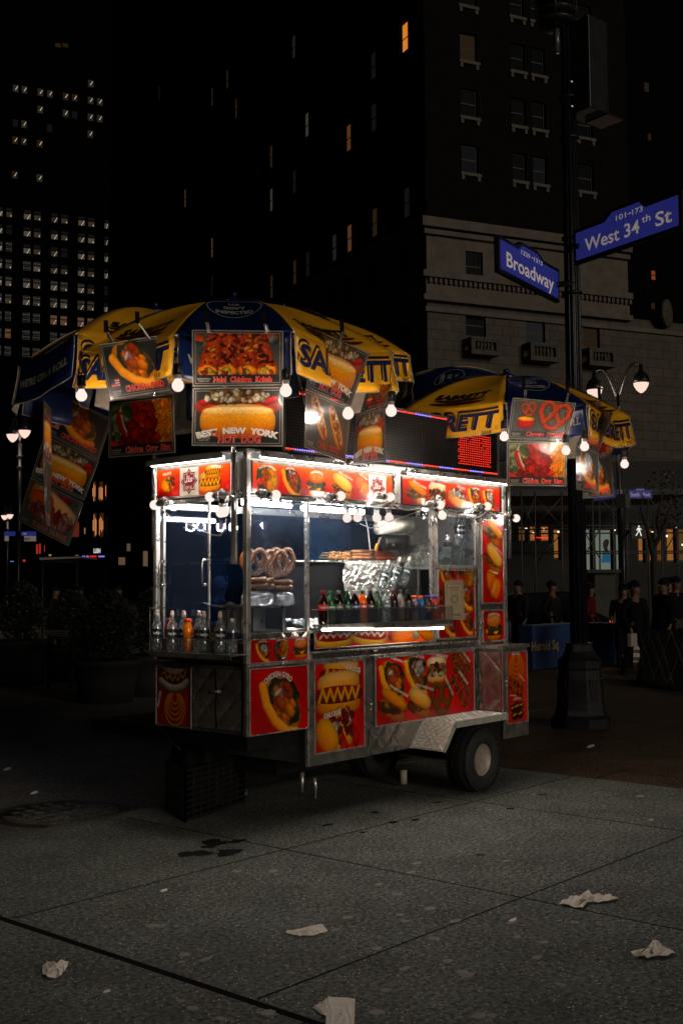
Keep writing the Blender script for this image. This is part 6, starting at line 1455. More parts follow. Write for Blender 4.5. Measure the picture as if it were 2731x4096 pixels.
# stone storeys of the right face
wins = [W_(Kp, U, l, r, t_, b_, g) for l, r, t_, b_, g in [(1861, 1931, 1002, 1118, None), (2325, 2393, 1075, 1185, None)]]
facade('stone_wall', Kp, U, NU, 0, aR, zc1, zc0, wins, STONE, hotel)
wins = [W_(Kp, U, l, r, t_, b_, g) for l, r, t_, b_, g in [(1861, 1942, 1252, 1341, None), (2102, 2180, 1280, 1375, LGr), (2330, 2398, 1305, 1390, LDm)]]
facade('stone_wall', Kp, U, NU, 0, aR+40, 4.2, zc2, wins, ASHLAR, hotel)
def ledge(za, zb_, out, m=STONE, a1=aR, bl=78, n='cornice'):
    b = MB(); c0 = Kp
    b.prism([c0+NU*out+NV*out+Vector((0, 0, za)), c0+U*a1+NU*out+Vector((0, 0, za)), c0+U*a1+Vector((0, 0, za)), c0+Vector((0, 0, za))], Vector((0, 0, zb_-za)))
    b.prism([c0+NU*out+NV*out+Vector((0, 0, za)), c0+Vector((0, 0, za)), c0+V*bl+Vector((0, 0, za)), c0+V*bl+NV*out+Vector((0, 0, za))], Vector((0, 0, zb_-za)))
    b.build(n, m, hotel)
ledge(zc0-.35, zc0+.25, .55); ledge(zc0-.75, zc0-.45, .3); ledge(zc1-.1, zc1+.3, .5); ledge(zc2, zc1-.1, .12); ledge(zc2-.25, zc2+.1, .45); ledge(zc2-.9, zc2-.6, .2, a1=aR+40)
b = MB()
for k in range(80):
    p = Kp+U*(.35*k)+Vector((0, 0, zc1-.42)); 
    if .35*k < aR: b.prism([p, p+U*.2, p+U*.2+Vector((0, 0, .3)), p+Vector((0, 0, .3))], NU*.35)
b.build('dentils', STONE, hotel)
# pilaster panel and balconies
for l, r, t_, bt in [(1850, 1965, 1358, 1425), (2085, 2200, 1378, 1450), (2318, 2425, 1400, 1470)]:
    a0_, zt__ = fpx(l, t_, Kp, U); a1_, _ = fpx(r, t_, Kp, U); zb__ = fpx(l, bt, Kp, U)[1]
    P = lambda a, z, d: Kp+U*a+Vector((0, 0, z))+NU*d
    b = MB(); b.prism([P(a0_, zt__-.25, 0), P(a1_, zt__-.25, 0), P(a1_, zt__, 0), P(a0_, zt__, 0)], NU*1.0); b.prism([P(a0_, zb__, 0), P(a1_, zb__, 0), P(a1_, zb__+.3, 0), P(a0_, zb__+.3, 0)], NU*1.0)
    for a in (a0_, a1_-.3): b.prism([P(a, zb__+.3, .7), P(a+.3, zb__+.3, .7), P(a+.3, zt__-.25, .7), P(a, zt__-.25, .7)], NU*.3)
    n_ = 5
    for k in range(n_):
        a = a0_+.55+(a1_-a0_-1.1)*k/(n_-1); zz = zb__+.3; H = zt__-.25-zz; b.lathe([(.06, 0), (.10, .1*H), (.05, .35*H), (.12, .65*H), (.06, .95*H), (.06, H)], P(a, zz, .85), 8)
    b.build('balcony', ASHLAR, hotel)
# left face: brick above, stone below, mostly black windows with a few lit
litl = [(580, 250, 355, LGr), (1265, 310, 435, LOS), (655, 765, 905, LWm), (990, 840, 965, LO), (1070, 780, 910, LDD), (428, 1210, 1330, LWm), (1000, 1470, 1600, LO), (1080, 1430, 1560, LDm), (828, 1560, 1690, LGr), (602, 1680, 1800, LDm), (66, 1470, 1570, LO), (435, 1760, 1880, LDm), (218, 575, 675, LDm), (55, 485, 540, LDm), (163, 385, 430, LDm), (425, 950, 1050, LDm), (592, 1100, 1220, LDD), (660, 1645, 1760, LDD), (66, 1715, 1815, LDD), (1065, 520, 590, LDD), (1280, 1300, 1400, LDD), (-100, 1150, 1200, LO), (-265, 490, 545, LGr)]
wins = []
acol = sorted({round(fpx(800+x/1.568, 600, Kp, V)[0], 1) for x, *_ in litl}); colsA = []
for a in acol:
    if a > 0 and (not colsA or a-colsA[-1] > 2.2): colsA.append(a)
for a in list(colsA):
    if a+3.9 < 76 and all(abs(a+3.9-c) > 2.2 for c in colsA): colsA.append(a+3.9)
zbase = zc0+1.1
occ = {}
for x, ya, yb, g in litl:
    a, z = fpx(800+x/1.568, (ya+yb)/2/1.568, Kp, V); ci = min(range(len(colsA)), key=lambda i: abs(colsA[i]-a)); k = round((z-zbase-1.0)/FL)
    if k >= 0: occ[(ci, k)] = g
for ci, a in enumerate(colsA):
    for k in range(11): wins.append((a-.6, a+.6, zbase+FL*k, zbase+FL*k+2.1, occ.get((ci, k))))
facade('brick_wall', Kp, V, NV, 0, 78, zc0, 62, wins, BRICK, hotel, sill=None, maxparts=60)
wins = []
for a in colsA: wins += [(a-.6, a+.6, zc1+.9, zc1+3.4), (a-.7, a+.7, zc2-3.8, zc2-1.2)]
facade('stone_wall', Kp, V, NV, 0, 78, 6.5, zc0, wins, mat('shaded_side_stone', (.045, .04, .035), .85, noise=.3, nscale=1.2), hotel, maxparts=40)  # darker copy of the wall stone, the shade of this face put into its colour
# arched lit ground floor at the far end of the left face
wins = [W_(Kp, V, l, r, t_, b_, g) for l, r, t_, b_, g in [(470, 487, 1981, 2102, lit('lit_arch', (214, 150, 84), 1)), (533, 552, 1967, 2093, lit('lit_arch', (214, 150, 84), 1))]]
aA = fpx(435, 2110, Kp, V)[0]
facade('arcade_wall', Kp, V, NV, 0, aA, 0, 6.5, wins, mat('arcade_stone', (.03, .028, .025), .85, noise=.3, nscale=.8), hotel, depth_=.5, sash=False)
b = MB(); b.prism([Kp+Vector((0, 0, 62)), Kp+U*(aR+8)+Vector((0, 0, 62)), Kp+U*(aR+8)+V*78+Vector((0, 0, 62)), Kp+V*78+Vector((0, 0, 62))], Vector((0, 0, .5))); b.build('roof', BRICK, hotel)
b = MB()
a, z = fpx(2640, 1260, Kp, U); c = Kp+U*a+Vector((0, 0, z))+NU*.4; b.lathe([(0, .0), (.95, .0), (.95, .25), (.8, .3), (0, .3)], c, 24, NU+U*.6); b.build('round_medallion', ASHLAR, hotel)
# --- low dark block right of the hotel with orange windows
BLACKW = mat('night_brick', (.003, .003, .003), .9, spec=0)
Kr = Kp+U*(aR+8)+V*10; rb = thing('dark_tower', 'nearly black tower at the upper right edge with a few orange windows', 'building', tuple(Kr))
wr = [W_(Kr, U, l, r, t_, b_, g) for l, r, t_, b_, g in [(2575, 2603, 320, 365, LDm), (2590, 2612, 525, 560, lit('lit_faint_orange', (40, 20, 6), 1)), (2603, 2630, 1075, 1118, lit('lit_dusky_orange', (104, 48, 10), 1)), (2602, 2628, 1205, 1235, lit('lit_faint_orange', (40, 20, 6), 1))]]
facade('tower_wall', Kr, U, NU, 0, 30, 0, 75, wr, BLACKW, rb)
# --- far left office tower with rows of lit windows
Kt = at(441, 2310, 250); Kt.z = 0
tw = thing('office_tower', 'distant black office tower at the left with rows of paired lit windows', 'building', tuple(Kt))
a_ = lambda px: fpx(px, 900, Kt, U)[0]
LT = [lit('office_lit_a', (64, 57, 46), 1), lit('office_lit_b', (46, 38, 26), 1), lit('office_lit_c', (34, 30, 25), 1)]; LTo = lit('office_lit_orange', (76, 46, 20), 1)
CT = glow('ceiling_strip', (1, .85, .68), .42)
wins = []; strips = MB(); R = random.Random(11)
colp = [(-12, 12), (27, 50), (97, 125), (138, 165), (207, 233), (247, 273), (315, 341), (354, 380), (420, 435)]
zr0 = fpx(40, 833, Kt, U)[1]; fl = (fpx(40, 833, Kt, U)[1]-fpx(40, 1178, Kt, U)[1])/5.0; hw_ = (fpx(40, 803, Kt, U)[1]-fpx(40, 840, Kt, U)[1])
for ci, (l, r) in enumerate(colp):
    al, ar = a_(l), a_(r)
    for k in range(9):
        z = zr0-fl*k; g = LT[(ci*2+k) % 3 if R.random() < .5 else (0 if ci % 2 == 0 else 1)]
        if k == 6 and ci not in (4, 5, 6, 7): g = LDD
        if k == 6 and ci in (4, 5, 6, 7): g = LTo
        if k == 7: g = LDD if ci != 1 else LTo
        if k == 8: g = LDD
        if R.random() < .09: g = LDD
        wins.append((al, ar, z-hw_*.95, z-hw_*.38, g)); wins.append((al, ar, z-hw_*.30, z+hw_*.06, LDD if g is not LTo else LTo))
        if k < 7 and g not in (LDD,):
            P = lambda a, zz, d=0: Kt+U*a+Vector((0, 0, zz))+NU*(-.22)
            if ci % 2 == 0: strips.add([P(al+(ar-al)*.45, z-hw_*.92), P(al+(ar-al)*.55, z-hw_*.92), P(al+(ar-al)*.98, z-hw_*.35), P(al+(ar-al)*.9, z-hw_*.35)], [(0, 1, 2, 3)])
            else: strips.add([P(al+(ar-al)*.75, z-hw_*.85), P(al+(ar-al)*.88, z-hw_*.85), P(al+(ar-al)*.88, z-hw_*.7), P(al+(ar-al)*.75, z-hw_*.7)], [(0, 1, 2, 3)])
colq = [(47, 70), (82, 105), (146, 170), (185, 208), (248, 272), (285, 308), (349, 372), (386, 409)]
up_ = {(0, 0): 1, (1, 0): 1, (2, 0): 1, (3, 0): 1, (4, 0): 2, (5, 0): 2, (6, 0): 1, (7, 0): 1, (2, 1): 1, (4, 1): 1, (6, 1): 1, (7, 1): 1, (0, 2): 0, (1, 2): 1, (3, 2): 0, (6, 2): 1, (5, 1): 0, (0, 3): 2, (1, 3): 2, (2, 3): 2, (2, 5): 1, (0, 5): 2, (6, -1): 1}
zq0 = fpx(58, 338, Kt, U)[1]
for (ci, k), v in up_.items():
    l, r = colq[ci]; z = zq0-fl*1.02*k; wins.append((a_(l), a_(r), z-hw_*.8, z+hw_*.05, [LDD, LT[2], LDm][v]))
    if v: P = lambda a, zz: Kt+U*a+Vector((0, 0, zz))+NU*(-.22); al, ar = a_(l), a_(r); strips.add([P(al+(ar-al)*.4, z-hw_*.5), P(al+(ar-al)*.55, z-hw_*.5), P(al+(ar-al)*.9, z-hw_*.08), P(al+(ar-al)*.8, z-hw_*.08)], [(0, 1, 2, 3)])
for px in (215, 245): z = fpx(px, 168, Kt, U)[1]; wins.append((a_(px), a_(px+24), z-1.0, z, LDm))
wins = [(min(w[0], w[1]), max(w[0], w[1]), *w[2:]) for w in wins]
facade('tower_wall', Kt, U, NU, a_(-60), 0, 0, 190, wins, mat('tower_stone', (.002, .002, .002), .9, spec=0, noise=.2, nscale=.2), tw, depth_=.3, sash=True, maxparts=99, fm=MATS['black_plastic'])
for i_ in range(len(strips.f)):
    m_ = MB(); m_.add([strips.v[k] for k in strips.f[i_]], [(0, 1, 2, 3)]); m_.build('ceiling_light', CT, tw)
b = MB(); b.prism([Kt, Kt+V*30, Kt+V*30+Vector((0, 0, 190)), Kt+Vector((0, 0, 190))], U*-.5); b.build('side_wall', MATS['tower_stone'], tw)
# ================================================================ people
SKIN = mat('skin', (.13, .066, .042), .55, noise=.15, nscale=12); HAIR = mat('dark_hair', (.008, .006, .005), .8, noise=.4, nscale=40, spec=.1)
def skinmesh(name, verts, edges, radii, m, parent, org, sub=1, root=0):
    me = bpy.data.meshes.new(name); me.from_pydata([tuple(Vector(v)) for v in verts], edges, []); o = bpy.data.objects.new(name, me); COL.objects.link(o)
    k = o.modifiers.new('s', 'SKIN'); k.use_smooth_shade = True
    for i, r in enumerate(radii):
        r = r if isinstance(r, tuple) else (r, r); me.skin_vertices[0].data[i].radius = r
    me.skin_vertices[0].data[root].use_root = True
    k2 = o.modifiers.new('u', 'SUBSURF'); k2.levels = sub; k2.render_levels = sub
    dg = bpy.context.evaluated_depsgraph_get(); m2 = bpy.data.meshes.new_from_object(o.evaluated_get(dg)); bpy.data.objects.remove(o)
    m2.materials.clear(); m2.materials.append(m); m2.name = name
    o = bpy.data.objects.new(name, m2); COL.objects.link(o); o.parent = parent; WORG[o] = org; return o
def person(label, pos, face, h=1.74, jacket=(.006, .006, .007), legs=(.005, .005, .006), step=.0, arm=0, hair=1, shoe=(.02, .02, .02), turn=0, group='people walking behind the cart', longhair=False):
    s = h/1.75; pos = Vector(pos); t = thing('person', label, 'person', tuple(pos), group)
    J = mat('coat_%d_%d_%d' % tuple(int(c*999) for c in jacket), jacket, .85, noise=.4, nscale=8, bump=.6, bscale=12, bdist=.03, spec=.08); T = mat('trousers_%d_%d_%d' % tuple(int(c*999) for c in legs), legs, .9, noise=.3, nscale=8, spec=.08)
    def Q(x, y, z): return Vector((x*s, y*s, z*s))
    hipw, shw = .10, .20; st = step
    # one continuous body: pelvis, spine, neck, head, arms, legs
    v = [Q(0, 0, .95), Q(0, 0, 1.15), Q(0, .01, 1.38), Q(0, .0, 1.49), Q(0, -.015, 1.575), Q(0, -.02, 1.69)]; e = [(0, 1), (1, 2), (2, 3), (3, 4), (4, 5)]; r = [(.13*s, .10*s), (.13*s, .10*s), (.16*s, .10*s), .058*s, (.088*s, .095*s), (.100*s, .112*s)]
    for sg in (-1, 1):
        b0 = len(v); sw = st*sg
        v += [Q(sg*hipw, 0, .90), Q(sg*hipw, -sw*.5-.02, .50), Q(sg*hipw, sw*-.9+(.05 if sw < 0 else 0), .09), Q(sg*hipw*1.1, -sw*.9-.13, .035)]
        e += [(0, b0), (b0, b0+1), (b0+1, b0+2), (b0+2, b0+3)]; r += [.085*s, .060*s, .042*s, .036*s]
        b1 = len(v); af = -sw*.6
        bend = .22 if arm else 0
        v += [Q(sg*shw, 0, 1.40), Q(sg*(shw+.04), af*.4+.02, 1.13), Q(sg*(shw+.02), -af*.2-.07-bend, .93+bend*.9), Q(sg*(shw+.02), -.1-bend*1.15, .86+bend*1.0)]
        e += [(2, b1), (b1, b1+1), (b1+1, b1+2), (b1+2, b1+3)]; r += [.055*s, .042*s, .028*s, (.020*s, .038*s)]
        for f in range(5):    # fingers and thumb
            k = len(v); base = v[b1+3]; fx = (f-1.5)*.017
            if f < 4: v += [base+Q(0, fx, -.045), base+Q(0, fx+.004, -.085+.008*abs(f-1.5))]; r += [.009*s, .0075*s]
            else: v += [base+Q(-sg*.01, -.035, -.01), base+Q(-sg*.015, -.05, -.045)]; r += [.010*s, .008*s]
            e += [(b1+3, k), (k, k+1)]
    skinmesh('body', v, e, r, SKIN, t, pos)
    # coat
    v2 = [Q(0, 0, .80), Q(0, 0, 1.0), Q(0, 0, 1.18), Q(0, .005, 1.38), Q(0, 0, 1.47)]; e2 = [(0, 1), (1, 2), (2, 3), (3, 4)]; r2 = [(.185*s, .135*s), (.17*s, .13*s), (.165*s, .13*s), (.19*s, .125*s), .075*s]
    for b1 in (10, 10+8+10):
        pass
    idx = [i for i in range(len(v))]
    arms = [(v[6+4+0], v[6+4+1], v[6+4+2]), (v[6+4+4+10+4], v[6+4+4+10+5], v[6+4+4+10+6])]
    for a in arms: k = len(v2); v2 += list(a); e2 += [(3, k), (k, k+1), (k+1, k+2)]; r2 += [.078*s, .060*s, .045*s]
    skinmesh('coat', v2, e2, r2, J, t, pos)
    v3 = [Q(0, 0, .94)]; e3 = []; r3 = [(.15*s, .12*s)]
    for b0 in (6, 6+4+4+10): k = len(v3); v3 += [v[b0], v[b0+1], v[b0+2]]; e3 += [(0, k), (k, k+1), (k+1, k+2)]; r3 += [.105*s, .075*s, .055*s]
    skinmesh('trousers', v3, e3, r3, T, t, pos)
    b = MB()
    for b0 in (6, 24): p = v[b0+3]; a = v[b0+2]; b.ball(((p.x+a.x)/2, (p.y+a.y)/2-.03, p.z*.9+.015), .055*s, 12, 8, (.95, 2.5, .85))
    b.v = [tuple(Vector(q)+pos) for q in b.v]; b.build('shoes', mat('shoe_%d' % int(shoe[0]*999), shoe, .5), t)
    # head: face pieces and hair
    c = Q(0, -.02, 1.645); b = MB(); b.ball(c+Q(0, -.088, -.01)+pos, .014*s, 8, 6, (.8, 1.3, 1.6)); b.build('nose', SKIN, t)
    for sg in (-1, 1): b = MB(); b.ball(c+Q(sg*.085, 0, -.01)+pos, .018*s, 8, 6, (.5, .9, 1.5)); b.build('ear', SKIN, t)
    b = MB(); b.ball(c+Q(0, -.055, -.075)+pos, .03*s, 8, 6, (1.2, 1, .8)); b.build('chin', SKIN, t)
    b = MB()
    for sg in (-1, 1): b.ball(c+Q(sg*.030, -.078, .012)+pos, .0075*s, 8, 6, (1.3, .6, .6))
    b.build('eyes', HAIR, t); b = MB(); b.ball(c+Q(0, -.082, -.052)+pos, .018*s, 8, 6, (1.3, .5, .35)); b.build('mouth', mat('lips', (.25, .08, .07), .5), t)
    R = random.Random(int(pos.x*100)); b = MB(); b.ball(c+Q(0, .034, .035)+pos, .106*s, 16, 10, (.95, 1.0, .92 if not longhair else 1.0))
    if longhair: b.ball(c+Q(0, .05, -.10)+pos, .10*s, 14, 8, (.95, .6, 1.5))
    b.v = [tuple(Vector(q)+Vector((R.uniform(-.005, .005),)*3)) for q in b.v]; b.build('hair', HAIR, t)
    t.rotation_euler = (0, 0, face); return t
def gd(px, d): p = at(px, 2310, d); return Vector((p.x, p.y, -.135))
def toward(a=0): return math.atan2(-CFW.y, -CFW.x)+PI/2+a    # facing the camera is a=0
gv = G(1045, 3098, -.0)
person('vendor standing behind the cart, only dark trousers and a shoe showing under it', (.72, 1.08, 0), PI*.05, 1.72, (.008, .012, .03), (.01, .01, .013), shoe=(.03, .06, .055), group=None, arm=1)
PW2 = 'people walking behind the cart'
person('man in a black jacket looking left before the orange shop window', gd(2650, 21), toward(-1.1), 1.76, step=.12)
person('man with thick dark hair in a black sweater near the right edge', gd(2700, 22), toward(.2), 1.80, (.008, .008, .009), (.05, .045, .04), step=.1)
person('young man in black just behind the one looking left', gd(2672, 23), toward(-.5), 1.78)
person('man in dark clothes holding a pale bag left of the barricade', gd(2535, 19.5), toward(.6), 1.72, (.006, .006, .007), (.005, .005, .006), step=.22)
person('woman in black with a raised hand beside the walk signal pole', gd(2490, 21.5), toward(-.3), 1.66, (.007, .006, .007), arm=1, longhair=True)
person('person in a long dark red coat behind the lamp post', gd(2358, 25), toward(1.2), 1.68, (.11, .013, .008), (.06, .009, .006), step=.15, longhair=True)
person('walker in grey and dark trousers between the cart and the lamp post', gd(2205, 25), toward(.9), 1.74, (.014, .012, .012), (.006, .006, .007), step=.28)
person('walker in black shoes crossing the striped crossing just right of the cart', gd(2070, 25), toward(-.8), 1.75, (.012, .013, .015), step=.3, shoe=(.03, .02, .016))
for px, d, a, lab, jc in [(95, 24, .4, 'person in a pale sleeved top by the planter at the far left', (.06, .055, .05)), (222, 26, 1.4, 'dark figure standing left of the flower bushes', (.012, .012, .012)), (322, 25, -.6, 'dark figure bending its head behind the flower bushes', (.012, .012, .014)), (475, 28, .5, 'dark figure just left of the glass end of the cart', (.014, .012, .012))]:
    person(lab, gd(px, d), toward(a), 1.7, jc, step=.1)
b = MB(); p = gd(2522, 19.3)+Vector((0, 0, .85)); b.box(p-Vector((.12, .04, .22)), p+Vector((.10, .04, .0))); tag(b.build('carrier_bag', mat('pale_bag', (.3, .27, .24), .6), org=p, bevel=.01), 'pale carrier bag held by the walking man left of the barricade', 'bag')

# ================================================================ street behind, right side
STR = mat('stripe_paint', (.80, .72, .66), .7, noise=.3, nscale=2)
b = MB()
for ya, yb in [(2478, 2486), (2497, 2507), (2517, 2529), (2541, 2555), (2570, 2588)]:
    P = [G(x, y, -.131) for x, y in [(2010, ya+3), (2140, ya), (2140, yb), (2010, yb+3)]]; b.add(P, [(0, 1, 2, 3)])
for k in range(9):
    ya = 2446+k*17+k*k*.9; yb = ya+8+k; P = [G(x, y, -.131) for x, y in [(2440, ya), (2580, ya+5), (2580, yb+6), (2440, yb)]]; b.add(P, [(0, 1, 2, 3)])
tag(b.build('crosswalk_stripes', STR), kind='structure')
BLUC = mat('painted_concrete_blue', (.010, .032, .11), .65, noise=.35, nscale=3)
def block(label, pl, pr, yt, yb, dl, dr, back, txt=None, name='concrete_block'):
    A, B_ = at(pl, 2310, dl), at(pr, 2310, dr); A.z = B_.z = 0; X = (B_-A).normalized(); n = Vector((X.y, -X.x, 0)); n = n if n.dot(CAM-A) > 0 else -n; h = .93
    t = thing(name, label, 'concrete block', tuple((A+B_)/2+Vector((0, 0, -.13))), 'blue concrete blocks closing the street')
    m = MB(); m.prism([A+Vector((0, 0, -.13)), B_+Vector((0, 0, -.13)), B_+Vector((0, 0, h-.13)), A+Vector((0, 0, h-.13))], -n*back); m.build('block_body', BLUC, t, bevel=.04)
    if txt: words('lettering', [(txt, .40, .42, .17, .006, dict(bold=.02))], lambda x, y, d: A+X*x+Vector((0, 0, y))+n*d, mat('ochre_letters', (.30, .22, .07), .6), t)
block('blue concrete block with ochre Herald Sq lettering behind the lamp post', 2128, 2300, 2415, 2620, 21.0, 22.2, .35, 'Herald Sq')
block('plain blue concrete block just right of the lamp post', 2330, 2455, 2420, 2620, 22.3, 22.0, .35)
block('blue concrete block peeking out right of the cart', 2010, 2042, 2415, 2600, 23.5, 23.5, .35)
t = thing('street_barricade', 'dark curved barricade with pale crossing stripes at the right edge', 'barricade', tuple(gd(2680, 17)))
Ab, Bb = at(2560, 2310, 18.5), at(2760, 2310, 16.5); Ab.z = Bb.z = 0; X = (Bb-Ab).normalized(); n = Vector((X.y, -X.x, 0)); n = n if n.dot(CAM-Ab) > 0 else -n; wB = (Bb-Ab).length
def bs(u, v, d=0): return Ab+X*(wB*u)+n*(.14*(1-v)**1.5+d)+Vector((0, 0, -.13+.98*v))
b = MB(); b.grid(lambda u, v: bs(u, v), 6, 8); b.build('shell', mat('barricade_blue', (.012, .02, .04), .5), t, solid=0)
b = MB()
for (u0, v0, u1, v1) in [(.0, .85, .45, .12), (.0, .62, .3, .1), (.12, .98, .62, .22), (.33, .95, .85, .05), (.62, .98, 1, .35), (.0, .10, .22, .98), (.28, .02, .62, .98), (.6, .0, .9, .98), (0, .35, .12, .9)]:
    p = [bs(u0+(u1-u0)*k/6, v0+(v1-v0)*k/6, .008) for k in range(7)]; b.tube(p, .018, 4)
b.build('reflective_stripe', mat('stripe_reflective', (.85, .80, .75), .5), t)
# twin gooseneck lamp with signs and the walk signal
LAMPG = glow('street_lamp_glow', (1, .72, .60), .80)
def twin(label, pole_px, d, heads, ytop, ybot, sz=1.0, power=60, group='twin headed street lamps'):
    P0 = at(pole_px, ytop, d); P1 = gd(pole_px, d); P0.x, P0.y = P1.x, P1.y; t = thing('street_lamp', label, 'street lamp', tuple(P1), group)
    b = MB(); b.tube([P1, P1+Vector((0, 0, 1.2))], .16*sz, 10); b.tube([P1+Vector((0, 0, 1.2)), P0], .075*sz, 10)
    b.lathe([(.13*sz, 0), (.13*sz, .06), (.0, .06)], P0+Vector((0, 0, -.5*sz)), 12); b.lathe([(.13*sz, 0), (.13*sz, .06), (.0, .06)], P0+Vector((0, 0, -.9*sz)), 12); b.build('post', POSTM, t)
    for hx, hy in heads:
        H = at(hx, hy, d); r = .22*sz
        b = MB(); mid = Vector(((P0.x+H.x)/2, (P0.y+H.y)/2, max(P0.z, H.z)+.9*sz)); pts = []
        for k in range(13):
            u = k/12; pts.append(Vector(P0)*(1-u)**2+mid*2*u*(1-u)+(H+Vector((0, 0, .5*sz)))*u*u)
        b.tube(pts, .03*sz, 8); b.build('gooseneck', POSTM, t)
        b = MB(); b.lathe([(.0, .55*sz), (.05*sz, .52*sz), (.07*sz, .35*sz), (.17*sz, .25*sz), (.24*sz, .1*sz), (.25*sz, 0), (.0, .0)], H, 18); b.build('shade', POSTM, t)
        b = MB(); b.lathe([(.215*sz, -.002), (.20*sz, -.08*sz), (.13*sz, -.20*sz), (.04*sz, -.28*sz), (0, -.285*sz)], H, 18); b.build('lamp_bowl', LAMPG, t)
        l = bpy.data.lights.new('lamp', 'POINT'); l.energy = power; l.color = (1, .80, .62); l.shadow_soft_size = .26*sz; o = bpy.data.objects.new('lamp', l); COL.objects.link(o); o.parent = t; o.location = H+Vector((0, 0, -.18*sz))-P1
    return t
twin('twin gooseneck street lamp with lit bowls behind the right umbrella', 2483, 28, [(2376, 1560), (2562, 1532)], 1600, 2600, .86, 90)
twin('larger twin lamp with lit bowls at the far left', 76, 46, [(52, 1738), (100, 1722)], 1770, 2500, 1.1, 60)
twin('small distant twin lamp low at the far left edge', 30, 75, [(20, 2062), (41, 2058)], 2085, 2500, 1.05, 30)
st, S_, w, h = street_sign('street_sign', 'small lit blue Sixth Ave name sign behind the cart at the right', (2512, 1962), (2603, 1962), (2603, 1992), (2512, 1992), 27.5, 27.5, (.28, .34, .66, .72, .25), [('Sixth  Ave', 0, -.02, .56, .86, .0), ('BROADWAY', 0, .60, .14, .32, .0)], group='small far street name signs')
st, S_, w, h = street_sign('street_sign', 'small blue street name sign mostly hidden behind the gyro posters', (2375, 1973), (2466, 1962), (2466, 1992), (2375, 1999), 28, 27, None, [('34th St', .12, 0, .48, .6, .01)], group='small far street name signs')
t = thing('walk_signal', 'black pedestrian signal showing a lit white walking figure', 'signal', tuple(at(2548, 2125, 26)))
o = at(2548, 2125, 26); X = Xr
def SG(x, y, d=0): return o+X*x+Vector((0, 0, y))-Yf*d
b = MB(); b.prism([SG(x, y, 0) for x, y in [(-.17, -.17), (.17, -.17), (.17, .17), (-.17, .17)]], -Yf*.12); b.prism([SG(x, y, .12) for x, y in [(-.19, .17), (.19, .17), (.19, .19), (-.19, .19)]], -Yf*.15); b.build('housing', BLK, t)
b = MB(); F2 = [[(-.02, .14), (.03, .14), (.035, .18), (0, .205), (-.03, .18)], [(-.05, .12), (.03, .12), (.05, .0), (-.04, -.01)], [(-.05, .12), (-.10, .04), (-.075, .02), (-.03, .08)], [(.03, .12), (.10, .06), (.09, .035), (.03, .07)], [(-.04, -.01), (.0, 0), (-.05, -.10), (-.10, -.18), (-.13, -.16), (-.08, -.09)], [(-.0, 0), (.05, 0), (.07, -.08), (.10, -.18), (.065, -.19), (.035, -.09)]]
for P in F2: b.add([SG(x*.62, y*.62, .124) for x, y in P], [tuple(range(len(P)))])
b.build('walking_figure', glow('signal_white', (.85, .80, .75), .8), t)
p_ = gd(2492, 27.2); b = MB(); b.tube([p_, p_+Vector((0, 0, 3.9))], .06, 10); b.tube([p_+Vector((0, 0, 2.75)), SG(-.2, 0, 0)], .03, 6); b.build('pole', POSTM, t)
b = MB(); q = at(2490, 1998, 26.8); b.box(q-Vector((.12, .12, .2)), q+Vector((.12, .12, .12))); b.build('control_box', mat('grey_box', (.09, .085, .08), .6), t)
# shop fronts with lit windows behind a scaffold
dS = 36; Ks = at(2040, 2310, dS); Ks.z = 0
shop = thing('shop_building', 'shop fronts with glowing orange and pale windows behind the scaffold', 'building', tuple(Ks))
SO = lit('shop_orange', (124, 76, 32), 1.0); SG_ = lit('shop_pale_green', (88, 96, 86), 1.0); SD = lit('shop_dim', (72, 46, 22), 1.0)
Us = Xr
ws = [W_(Ks, Us, l, r, t_, b_, g) for l, r, t_, b_, g in [(2066, 2108, 2098, 2170, SD), (2111, 2152, 2098, 2170, SO), (2155, 2202, 2098, 2170, SO), (2206, 2242, 2106, 2240, SO), (2333, 2369, 2106, 2290, SG_), (2372, 2452, 2112, 2292, SG_), (2455, 2492, 2130, 2292, SG_), (2544, 2580, 2108, 2250, SO), (2583, 2615, 2108, 2250, SO), (2618, 2655, 2108, 2250, SD), (2658, 2703, 2108, 2250, SO), (2706, 2745, 2108, 2250, SD)]]
nS = -Yf
facade('shop_wall', Ks, Us, nS, -.5, 7.2, -.13, 5.4, ws, mat('shop_stone', (.02, .02, .02), .8, noise=.3, nscale=1), shop, sash=False, depth_=.2)
def pf(x, y, d): p = planept(x, y, Ks, Yf); return p-Yf*d
b = MB(); b.prism([pf(x, y, -.10) for x, y in [(2408, 2240), (2412, 2215), (2418, 2200), (2414, 2188), (2412, 2172), (2420, 2158), (2432, 2156), (2438, 2166), (2434, 2180), (2430, 2192), (2436, 2204), (2442, 2230), (2444, 2250), (2406, 2250)]], Yf*.01)
o_ = b.build('window_portrait', mat('portrait_dark', (.03, .02, .015), .6), shop); b = MB(); b.prism([pf(x, y, -.08) for x, y in [(2404, 2250), (2410, 2222), (2420, 2206), (2434, 2210), (2442, 2232), (2444, 2250)]], Yf*.01); b.build('portrait_dress', lit('portrait_blue', (24, 70, 92), 1), shop)
b = MB(); b.prism([pf(x, y, .03) for x, y in [(2130, 2149), (2190, 2150), (2190, 2153), (2130, 2152)]], -Yf*.03); b.build('red_light_strip', glow('neon_red', (1, .02, .02), 1.2), shop)
b = MB()
for x, y in [(2100, 2116), (2228, 2128), (2452, 2120), (2602, 2130), (2660, 2145), (2700, 2112), (2722, 2180), (2128, 2134), (2170, 2118)]: b.ball(pf(x, y, .15), .035, 8, 6)
b.build('spot_lamp', glow('spot_white', (1, .85, .6), 1.2), shop)
